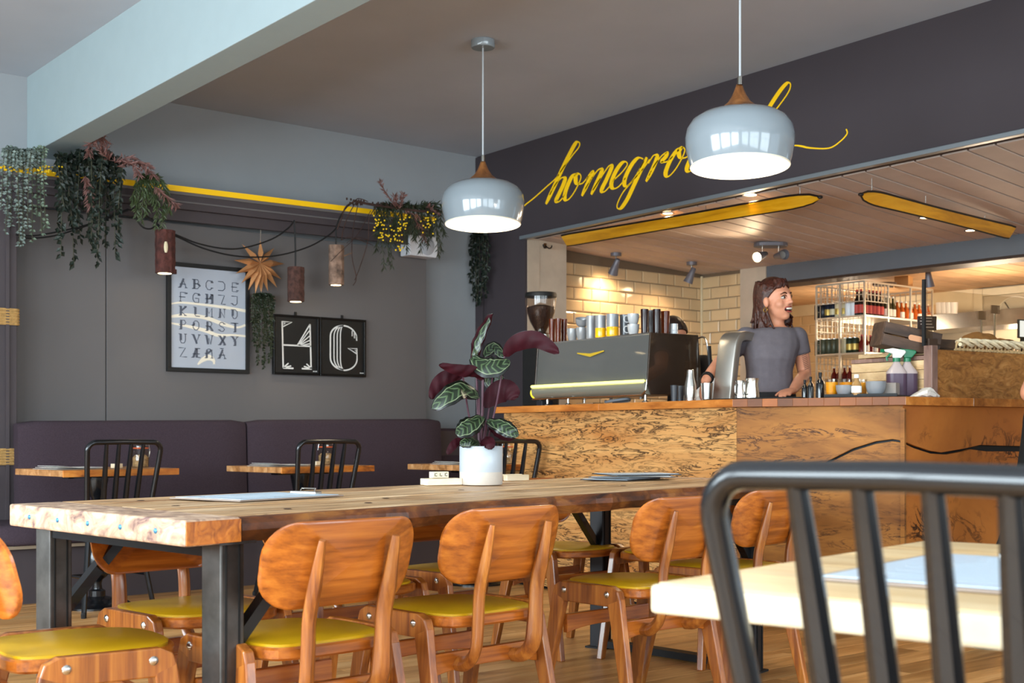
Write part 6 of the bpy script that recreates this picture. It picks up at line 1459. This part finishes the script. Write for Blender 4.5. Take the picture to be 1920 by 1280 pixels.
leaf([cp(889, 688, .02), cp(890, 660, .0), cp(900, 630, -.01), cp(918, 596, -.01)], 18, tov-RW*.7, False, .3)
leaf([cp(946, 668, 0), cp(966, 645, -.03), cp(1005, 637, -.06), cp(1048, 662, -.08)], 34, tov+UP*-.2, True, .2)
leaf([cp(885, 668, .0), cp(905, 684, -.06), cp(930, 686, -.07), cp(956, 676, -.05)], 44, tov+UP*.35, False, .15)
leaf([cp(908, 668, .06), cp(925, 650, .08), cp(945, 672, .06)], 26, tov+UP*.3, False, .2)
leaf([cp(906, 712, -.02), cp(890, 698, -.05), cp(862, 695, -.08), cp(823, 684, -.1)], 24, tov-UP*.3, True, .3)
leaf([cp(868, 706, .05), cp(845, 705, .03), cp(822, 720, .02), cp(808, 748, .0)], 30, tov-UP*.1, True, .3)
leaf([cp(898, 744, -.02), cp(868, 728, -.08), cp(840, 742, -.12), cp(810, 766, -.12)], 42, tov+UP*.5, False, .1)
leaf([cp(906, 762, .03), cp(930, 738, .04), cp(952, 732, .03), cp(972, 744, .02)], 44, tov-UP*.05, True, .15)
leaf([cp(905, 780, -.05), cp(888, 792, -.10), cp(870, 804, -.12), cp(854, 812, -.12)], 42, tov+UP*.6, False, .1)
leaf([cp(912, 788, -.02), cp(935, 795, -.07), cp(955, 806, -.09), cp(972, 817, -.09)], 32, tov+UP*.4, False, .2)
leaf([cp(916, 800, .0), cp(940, 812, -.03), cp(965, 822, -.04)], 26, tov-UP*.4, True, .2)
leaf([cp(900, 832, -.03), cp(880, 826, -.08), cp(862, 834, -.09)], 24, tov+UP*.3, False, .3)
leaf([cp(900, 832, -.04), cp(915, 828, -.09), cp(922, 842, -.1)], 24, tov+UP*.2, True, .3)
leaf([cp(866, 822, .0), cp(852, 832, -.02), cp(838, 852, -.03)], 16, tov, True, .3)
leaf([cp(912, 704, .06), cp(926, 716, .06), cp(940, 700, .05)], 34, tov+UP*.2, False, .2)
for x, y, dd in ((893, 690, 0), (946, 668, 0), (905, 690, 0), (906, 712, -.02), (868, 706, .05), (898, 744, -.02), (906, 762, .03), (905, 780, -.05), (912, 788, -.02), (925, 690, .06), (895, 715, .02)):
    b0 = cp(900+(x-900)*.25, 838, dd*.5); e0 = cp(x, y, dd); md = (b0+e0)/2+Vector((0, 0, .0))+RW*((x-900)*.00012)
    MB().tube(smoothpath([b0, md, e0], 5), .0035, 6).build('leaf_stem', M_CST, pl, world=True, smooth=True)
# ================================================================ PEOPLE
def remesh(o, vox, smooth_it=4):
    r = o.modifiers.new('remesh', 'REMESH'); r.mode = 'VOXEL'; r.voxel_size = vox; r.use_smooth_shade = True
    s = o.modifiers.new('smooth', 'SMOOTH'); s.factor = .5; s.iterations = smooth_it
    return o
def chain(m, pts, rad, n=12, ycap=True):
    """limb: round-capped tapering tube through points"""
    P = smoothpath(pts, 6) if len(pts) > 2 else [Vector(pts[0]).lerp(Vector(pts[1]), k/6) for k in range(7)]
    N = len(P); rr = []
    for i in range(N):
        u = i/(N-1)*(len(rad)-1); k = min(len(rad)-2, int(u)); rr.append(rad[k]+(rad[k+1]-rad[k])*(u-k))
    m.tube(P, lambda t: rr[min(N-1, int(round(t*(N-1))))], n)
    m.ell(P[0], (rr[0],)*3, n, 8); m.ell(P[-1], (rr[-1],)*3, n, 8)
def hand(m, wrist, fwd, down, side, s=1., curl=.5):
    """palm and five separate bent fingers; fwd = finger direction, down = palm normal, side = thumb side"""
    f, d, sd = Vector(fwd).normalized(), Vector(down).normalized(), Vector(side).normalized()
    R = Matrix((sd, f, d)).transposed(); c = wrist+f*.045*s
    m.ell(c, (.040*s, .052*s, .017*s), 12, 8, R)
    for k, (o, L) in enumerate(((.027, .070), (.009, .080), (-.010, .074), (-.028, .056))):
        b = wrist+f*.075*s+sd*o*s; j1 = b+f*L*.45*s+d*curl*.012*s; j2 = j1+(f*.7+d*curl).normalized()*L*.32*s; t = j2+(f*.45+d*curl*1.5).normalized()*L*.25*s
        chain(m, [b-f*.01*s, b, j1, j2, t], [.0095*s, .0095*s, .009*s, .008*s, .0068*s], 8)
    b = wrist+f*.02*s+sd*.034*s; chain(m, [b, b+(f*.5+sd*.7+d*.2)*.03*s, b+(f*.9+sd*.75+d*.45)*.05*s], [.012*s, .0105*s, .008*s], 8)
def head_parts(t, H, f, upv, skin, hairm, k=1., smile=True, body=None, hair_len=.24, bun=False):
    f = Vector(f).normalized(); u = Vector(upv); u = (u-f*u.dot(f)).normalized(); s = u.cross(f).normalized()     # s: person's left
    R = Matrix((f, s, u)).transposed(); m = body
    def P(a, b, c): return H+(f*a+s*b+u*c)*k
    m.ell(P(-.008, 0, .018), (.098*k, .076*k, .098*k), 20, 14, R)
    m.ell(P(.030, 0, -.045), (.062*k, .060*k, .076*k), 18, 12, R)
    m.ell(P(.055, 0, -.098), (.030*k, .030*k, .022*k), 12, 8, R)
    m.ell(P(.070, 0, .030), (.026*k, .055*k, .026*k), 12, 8, R)
    for sg in (-1, 1):
        m.ell(P(.055, sg*.040, -.032), (.030*k, .024*k, .028*k), 12, 8, R)
        m.ell(P(.006, sg*.088, -.014), (.019*k, .013*k, .032*k), 10, 8, R)
    m.ell(P(.098, 0, -.002), (.014*k, .010*k, .028*k), 10, 8, R); m.ell(P(.106, 0, -.026), (.016*k, .014*k, .012*k), 10, 8, R)
    for sg in (-1, 1): m.ell(P(.096, sg*.011, -.029), (.010*k, .008*k, .008*k), 8, 6, R)
    # eyes, brows, mouth as children
    for sg in (-1, 1):
        e = MB().ell(P(.080, sg*.032, .002), (.012*k, .014*k, .0095*k), 12, 8, R).build('eye', plain('eye_white', 'b3a89e', .2), t, world=True, smooth=True)
        MB().ell(P(.0885, sg*.031, .002), (.005*k, .007*k, .007*k), 10, 6, R).build('iris', plain('iris_dark', '20130d', .2), e, world=False, smooth=True) if False else None
        i_ = MB().ell(P(.0885, sg*.031, .002), (.005*k, .0072*k, .0072*k), 10, 6, R).build('iris', plain('iris_dark', '20130d', .2), t, world=True, smooth=True)
        MB().tube(smoothpath([P(.094, sg*.014, .022), P(.093, sg*.03, .028), P(.078, sg*.05, .02)], 4), [.003*k, .0038*k, .002*k], 6).build('eyebrow', hairm, t, world=True, smooth=True)
        MB().tube(smoothpath([P(.094, sg*.018, .008), P(.0945, sg*.032, .013), P(.082, sg*.048, .006)], 4), .0022*k, 6).build('lash_line', MATS['iris_dark'], t, world=True, smooth=True)
    LIP = plain('lip', '8a3a34', .4)
    if smile:
        MB().ell(P(.083, 0, -.064), (.016*k, .030*k, .013*k), 14, 8, R).build('mouth', plain('mouth_dark', '2a0a0a', .5), t, world=True, smooth=True)
        MB().ell(P(.0915, 0, -.060), (.011*k, .027*k, .0078*k), 12, 6, R).build('teeth', plain('teeth', 'ece4d8', .25), t, world=True, smooth=True)
        for zz, ww in ((-.0525, .033), (-.0765, .027)):
            MB().tube(smoothpath([P(.068, -ww, -.058), P(.094, -ww*.45, zz), P(.099, 0, zz+(.001 if zz > -.06 else -.001)), P(.094, ww*.45, zz), P(.068, ww, -.058)], 5), .0045*k, 7).build('lip', LIP, t, world=True, smooth=True)
    else:
        MB().tube(smoothpath([P(.078, -.024, -.062), P(.095, 0, -.062), P(.078, .024, -.062)], 5), .005*k, 7).build('lip', LIP, t, world=True, smooth=True)
    # hair: cap plus locks
    h = MB(); nu, nv = 28, 16; vs = []; idx = {}
    def cap(a, b): # a azimuth (0=front), b polar
        return (.108*math.sin(b)*math.cos(a)-.010, .086*math.sin(b)*math.sin(a), .108*math.cos(b)+.022)
    rings = []
    for j in range(nv+1):
        ring = []
        for i in range(nu):
            a = 2*math.pi*i/nu; front = max(0, math.cos(a)); bmax = math.radians(118-62*front**.7-8*abs(math.sin(a))*0)
            b = .02+bmax*j/nv; x, y, z = cap(a, b); ring.append(P(x, y, z)+(f*math.sin(9*a)+s*math.cos(7*a))*.0018*k)
        rings.append(ring)
    h.loft(rings, True)
    rnd_ = random.Random(5)
    if hair_len > 0:
        for q in range(90):
            a = math.radians(84+rnd_.random()*192); x, y, z = cap(a, math.radians(60+rnd_.random()*35)); L = hair_len*rnd_.uniform(.8, 1.1); fw = .02*rnd_.uniform(-1, 1)
            pts = [P(x*.86, y*.86, z+.04), P(x*.97, y*.97, z), P(x*1.0, y*1.02, z-.05), P(x*.98+fw, y*1.06, z-L*.55), P(x*.85+fw*2, y*1.1+rnd_.uniform(-.012, .012), z-L*.85), P(x*.8+fw*2.5, y*1.12+rnd_.uniform(-.03, .03), z-L)]
            h.tube(smoothpath(pts, 4), lambda tt: .011*k*(1-.7*tt)+.0025, 6)
        for q in range(8):
            a = math.radians(-52+rnd_.random()*104); x, y, z = cap(a, math.radians(58)); sg = 1 if a > 0 else -1
            h.tube(smoothpath([P(x*.82, y*.82, z+.03), P(x*.98, y*1.0, z-.0), P(x*.92, y*1.2+sg*.008, z-.025)], 4), lambda tt: .009*k*(1-.6*tt)+.002, 6)
    elif bun:
        h.ell(P(-.11, 0, .06), (.035*k, .04*k, .04*k), 12, 8, R)
    remesh(h.build('hair', hairm, t, world=True, smooth=True), .0045, 2)
    return P, R
M_SKIN = plain('skin', 'c98a6c', .5, var=.06, scale=14, sss=.12); M_SHIRT = plain('slate_cotton', '5f595f', .9, var=.08, scale=30, bmp=.1); M_JEAN = plain('black_denim', '141417', .85, var=.1, scale=60)
M_HAIR = plain('auburn_hair', '3a170b', .38, var=.6, scale=70, bmp=.5)
def ringpx(px0, px1, py, d, b, n=18, dd=0., grow=0.):
    a, c = atd(px0, py, d+dd), atd(px1, py, d+dd); ce = (a+c)/2; ra = (c-a).length/2+grow; rb = b+grow
    return [ce+RW*(ra*math.copysign(abs(math.cos(t))**.85, math.cos(t)))+VW*(rb*math.copysign(abs(math.sin(t))**.85, math.sin(t))) for t in [2*math.pi*k/n for k in range(n)]]
# ---------------------------------------------------------------- the woman behind the counter
WD = 7.1
def wp(x, y, dd=0.): return atd(x, y, WD+dd)
w0 = wp(1447, 800); wm = thing('person', 'smiling person with shoulder-length auburn hair and slate t-shirt behind the counter, looking right', 'person', (w0.x, w0.y, 0))
body = MB()
tors = [(1426, 1480, 612, .055, 0), (1402, 1494, 622, .085, 0), (1398, 1494, 640, .105, -.01), (1400, 1490, 665, .110, -.02), (1402, 1485, 695, .10, -.01), (1402, 1485, 720, .10, 0), (1399, 1489, 745, .11, 0), (1394, 1494, 780, .12, 0), (1400, 1490, 820, .11, 0)]
body.loft([ringpx(a, b, y, WD, d_, dd=o_, grow=-.012) for a, b, y, d_, o_ in tors])
Hc = wp(1452, 562); fdir = RW*.66-VW*.72+Vector((0, 0, .06))
chain(body, [wp(1452, 628, .02), wp(1454, 608, .01), wp(1450, 588, .01)], [.062, .050, .047], 14)
# image-right arm: shoulder, elbow, wrist
shR, elR, wrR = wp(1494, 632, .0), wp(1509, 702, .02), wp(1487, 731, -.22)
chain(body, [shR, shR.lerp(elR, .5)+RW*.004, elR], [.050, .045, .036], 14); chain(body, [elR, elR.lerp(wrR, .5), wrR], [.037, .035, .024], 12)
hand(body, wrR, -VW*.75-RW*.5+Vector((0, 0, -.12)), (0, 0, -1), -RW, .95, .25)
shL, elL, wrL = wp(1399, 632, .0), wp(1347, 682, .04), wp(1322, 714, -.10)
chain(body, [shL, shL.lerp(elL, .5), elL], [.050, .043, .036], 14); chain(body, [elL, elL.lerp(wrL, .5), wrL], [.037, .034, .024], 12)
hand(body, wrL, -VW*.35-RW*.3+Vector((0, 0, -.75)), -VW*.3+RW*.8, -VW, .95, .55)
P_, R_h = head_parts(wm, Hc, fdir, Vector((0, 0, 1))-RW*.10, M_SKIN, M_HAIR, 1.0, True, body, .21)
for sx in (-1, 1):
    hip = wp(1442+sx*26, 815); foot = Vector((hip.x, hip.y, .09)); chain(body, [hip, hip.lerp(foot, .5)-VW*.02, foot], [.085, .06, .042], 12); body.ell(Vector((foot.x, foot.y, .045))-VW*.05, (.05, .05, .045), 10, 8)
bo = remesh(body.build('body', M_SKIN, wm, world=True, smooth=True), .0065, 3)
sh = MB(); shr = [(1424, 1482, 614, .060, 0), (1404, 1494, 621, .085, 0), (1397, 1497, 634, .105, -.005), (1396, 1497, 650, .118, -.02), (1398, 1490, 672, .124, -.03), (1401, 1484, 697, .112, -.015), (1400, 1485, 718, .112, 0), (1398, 1488, 737, .116, 0)]
sh.loft([ringpx(a, b, y, WD, d_, dd=o_, grow=.004) for a, b, y, d_, o_ in shr])
def sleeve(m, a, b, f_, r0, r1):
    a, b = Vector(a), Vector(b); m.tube([a.lerp(b, f_*k/5) for k in range(6)], lambda t: r0+(r1-r0)*t, 16); m.ell(a, (r0,)*3, 14, 8)
sleeve(sh, shR, elR, .46, .060, .058); sleeve(sh, shL, elL, .5, .060, .057)
remesh(sh.build('t_shirt', M_SHIRT, wm, world=True, smooth=True), .008, 3)
nk_c = wp(1453, 613); MB().tube([nk_c+RW*(.072*math.cos(a))+VW*(.058*math.sin(a))+Vector((0, 0, -.012+.012*math.sin(a))) for a in [2*math.pi*k/24 for k in range(24)]], .006, 6, closed=True).build('neck_band', plain('slate_rib', '4c474d', .9), wm, world=True, smooth=True)
tr_ = MB(); tr_.loft([ringpx(a, b, y, WD, d_, grow=.008) for a, b, y, d_ in ((1399, 1488, 733, .108), (1396, 1492, 760, .118), (1394, 1494, 790, .122), (1398, 1490, 830, .115))])
for sx in (-1, 1):
    hip = wp(1442+sx*26, 815); foot = Vector((hip.x, hip.y, .09)); chain(tr_, [hip, hip.lerp(foot, .5)-VW*.02, foot], [.098, .076, .06], 14)
remesh(tr_.build('trousers', M_JEAN, wm, world=True, smooth=True), .012, 2)
for sx in (-1, 1):
    hip = wp(1442+sx*26, 815); c_ = Vector((hip.x, hip.y, .0))-VW*.05; R3 = Matrix((RW, VW, Vector((0, 0, 1)))).transposed(); MB().loft([[c_+RW*(x*s2)+VW*(y*s2)+Vector((0, 0, z)) for x, y in rrect(.10, .27, .048, 4)] for z, s2 in ((0, 1), (.03, 1), (.07, .8), (.1, .55))]).build('shoe', M_BLKM, wm, world=True, smooth=True)
br = wrL+(elL-wrL)*.14; ax = (elL-wrL).normalized(); sd = ax.cross(Vector((0, 0, 1))).normalized(); uu = sd.cross(ax)
for k in range(2): MB().tube([br+ax*.016*k+(sd*math.cos(a)+uu*math.sin(a))*.031 for a in [2*math.pi*q/16 for q in range(16)]], .005, 6, closed=True).build('bracelet', M_BLKM, wm, world=True, smooth=True)
er = P_(.004, -.098, -.055); MB().tube([er+fdir.normalized()*(.012*math.cos(a))+Vector((0, 0, .012*math.sin(a))) for a in [2*math.pi*q/14 for q in range(14)]], .0022, 6, closed=True).build('earring', plain('gold_ring', 'c9a050', .25, metal=1), wm, world=True, smooth=True)
rg = wrR-VW*.08-RW*.05; 
m = MB(); rnd = random.Random(9)
for k in range(9):
    a = shR.lerp(elR, .52+.045*k); off = -VW*.0455+RW*(.006); m.tube([a+off-RW*.012, a+off+RW*.014+Vector((0, 0, .012))], .0012, 4)
m.build('arm_tattoo', plain('tattoo_ink', '3a2a2a', .6), wm, world=True)
# ---------------------------------------------------------------- second barista bending behind the machine
BD = 7.75
def bp(x, y, dd=0.): return atd(x, y, BD+dd)
b0 = bp(1290, 800); bm = thing('person', 'dark-haired person in black top bending behind the espresso machine', 'person', (b0.x, b0.y, 0))
bd = MB(); Hb = bp(1262, 632)
head_parts(bm, Hb, -VW*.75+RW*.35+Vector((0, 0, -.35)), Vector((0, 0, 1))-RW*.12, M_SKIN, plain('dark_hair', '23120b', .45, var=.4, scale=50, bmp=.3), 1.0, False, bd, 0, True)
bd.loft([ringpx(a, b, y, BD, r_, dd=o_) for a, b, y, r_, o_ in ((1262, 1292, 662, .05, .05), (1252, 1318, 674, .10, .09), (1250, 1326, 700, .12, .12), (1256, 1322, 740, .115, .14), (1252, 1324, 790, .12, .14), (1256, 1320, 830, .11, .14))])
chain(bd, [bp(1278, 668, .06), bp(1268, 650, .03)], [.052, .048], 12)
s1_, e1_, w1_ = bp(1318, 684, .06), bp(1330, 720, -.08), bp(1305, 722, -.30); chain(bd, [s1_, e1_], [.05, .04], 12); chain(bd, [e1_, w1_], [.038, .026], 12); hand(bd, w1_, -VW*.5-RW*.8, (0, 0, -1), -VW, .95, .6)
s2_, e2_, w2_ = bp(1256, 684, .06), bp(1240, 725, -.05), bp(1250, 730, -.26); chain(bd, [s2_, e2_], [.05, .04], 12); chain(bd, [e2_, w2_], [.038, .026], 12); hand(bd, w2_, -VW*.9+RW*.2, (0, 0, -1), RW, .95, .6)
for sx in (-1, 1):
    hip = bp(1288+sx*20, 825, .14); ft_ = Vector((hip.x, hip.y, .08)); chain(bd, [hip, ft_], [.085, .045], 12); bd.ell(Vector((ft_.x, ft_.y, .045))-VW*.05, (.05, .05, .045), 10, 8)
remesh(bd.build('body', M_SKIN, bm, world=True, smooth=True), .008, 3)
M_BTOP = plain('black_cotton', '16171a', .9, var=.1, scale=30)
tp2 = MB(); tp2.loft([ringpx(a, b, y, BD, r_, dd=o_, grow=.014) for a, b, y, r_, o_ in ((1264, 1296, 661, .055, .05), (1252, 1318, 673, .10, .09), (1250, 1326, 700, .12, .12), (1256, 1322, 740, .115, .14), (1252, 1324, 800, .12, .14))])
sleeve(tp2, s1_, e1_, .75, .066, .055); sleeve(tp2, s2_, e2_, .75, .066, .055)
remesh(tp2.build('black_top', M_BTOP, bm, world=True, smooth=True), .01, 2)
tr2 = MB()
for sx in (-1, 1):
    hip = bp(1288+sx*20, 825, .14); chain(tr2, [hip+Vector((0, 0, .08)), Vector((hip.x, hip.y, .1))], [.105, .065], 12)
remesh(tr2.build('trousers', M_JEAN, bm, world=True, smooth=True), .014, 2)
# folded tea towel beside the second barista
q, d = ctr(1318, .50); rings = []
for i in range(7):
    u = i/6; rings.append([Vector(((u-.5)*.14, math.cos(a)*.05*(1-.3*u)+rnd.uniform(-.006, .006), max(0, (math.sin(a)*.5+.5)*(.05+.12*u)+rnd.uniform(-.006, .006)))) for a in [2*math.pi*k/10 for k in range(10)]])
tw = MB().loft(rings).build('tea_towel', MATS['white_cloth'], None, smooth=True, ang=25); tw.location = tuple(q); tw.rotation_euler = (0, 0, math.atan2(RW.y, RW.x)); tag(tw, 'crumpled pale tea towel behind the shaker', 'cloth')
# ---------------------------------------------------------------- customer cropped at the right edge
CDp = 5.75
def cpn(x, y, dd=0.): return atd(x, y, CDp+dd)
c0 = cpn(1990, 800); cm = thing('person', 'person in black trousers at the right edge, elbow resting on the counter', 'person', (c0.x, c0.y, 0))
cbm = MB(); cbm.loft([ringpx(a, b, y, CDp, r_) for a, b, y, r_ in ((2010, 2050, 560, .06), (1975, 2085, 580, .11), (1975, 2085, 640, .13), (1980, 2080, 720, .12), (1975, 2075, 790, .13), (1965, 2065, 830, .12))])
head_parts(cm, cpn(2030, 515), RW*.5+VW*.8, Vector((0, 0, 1)), M_SKIN, MATS['dark_hair'], 1.05, False, cbm, .18)
chain(cbm, [cpn(2030, 575), cpn(2030, 540)], [.058, .052], 12)
sC, eC, wC = cpn(1990, 610), cpn(1932, 736, .05), cpn(1995, 715, .42); chain(cbm, [sC, eC], [.058, .046], 14); chain(cbm, [eC, wC], [.043, .028], 12); hand(cbm, wC, RW*.6+VW*.6, (0, 0, -1), VW, 1., .4)
s3_, e3_, w3_ = cpn(2058, 610), cpn(2085, 720, .05), cpn(2070, 716, .42); chain(cbm, [s3_, e3_], [.058, .046], 14); chain(cbm, [e3_, w3_], [.043, .028], 12); hand(cbm, w3_, VW, (0, 0, -1), -RW, 1., .4)
hpL, knL, anL = cpn(1972, 815), cpn(1925, 960, -.05), cpn(1842, 1172, .02); hpR = cpn(2035, 815); anR = Vector((hpR.x, hpR.y, .09)); anL.z = max(anL.z, .09)
chain(cbm, [hpL, knL, anL], [.09, .06, .045], 12); chain(cbm, [hpR, hpR.lerp(anR, .5), anR], [.09, .06, .045], 12)
remesh(cbm.build('body', M_SKIN, cm, world=True, smooth=True), .009, 3)
M_PB = plain('black_trouser', '0b0b0c', .9)
ct = MB(); chain(ct, [hpL+Vector((0, 0, .06)), knL, anL+Vector((0, 0, .04))], [.125, .078, .056], 14); chain(ct, [hpR+Vector((0, 0, .06)), hpR.lerp(anR, .5), anR+Vector((0, 0, .04))], [.125, .078, .056], 14)
ct.loft([ringpx(a, b, y, CDp, r_, grow=.014) for a, b, y, r_ in ((1975, 2075, 772, .13), (1965, 2070, 800, .135), (1960, 2060, 835, .12))])
remesh(ct.build('trousers', M_PB, cm, world=True, smooth=True), .012, 2)
cs = MB(); cs.loft([ringpx(a, b, y, CDp, r_, grow=.016) for a, b, y, r_ in ((2008, 2052, 562, .07), (1975, 2085, 580, .11), (1975, 2085, 640, .13), (1980, 2080, 720, .12), (1975, 2075, 790, .13))]); sleeve(cs, sC, eC, .6, .074, .066); sleeve(cs, s3_, e3_, .6, .074, .066)
remesh(cs.build('black_top', M_BTOP, cm, world=True, smooth=True), .012, 2)
for an in (anL, anR):
    MB().loft([[Vector((an.x, an.y, 0))+RW*(x*s2)+VW*(y*s2+.04)+Vector((0, 0, z)) for x, y in rrect(.10, .28, .048, 4)] for z, s2 in ((0, 1), (.03, 1), (.07, .8), (.11, .55))]).build('shoe', M_BLKM, cm, world=True, smooth=True)
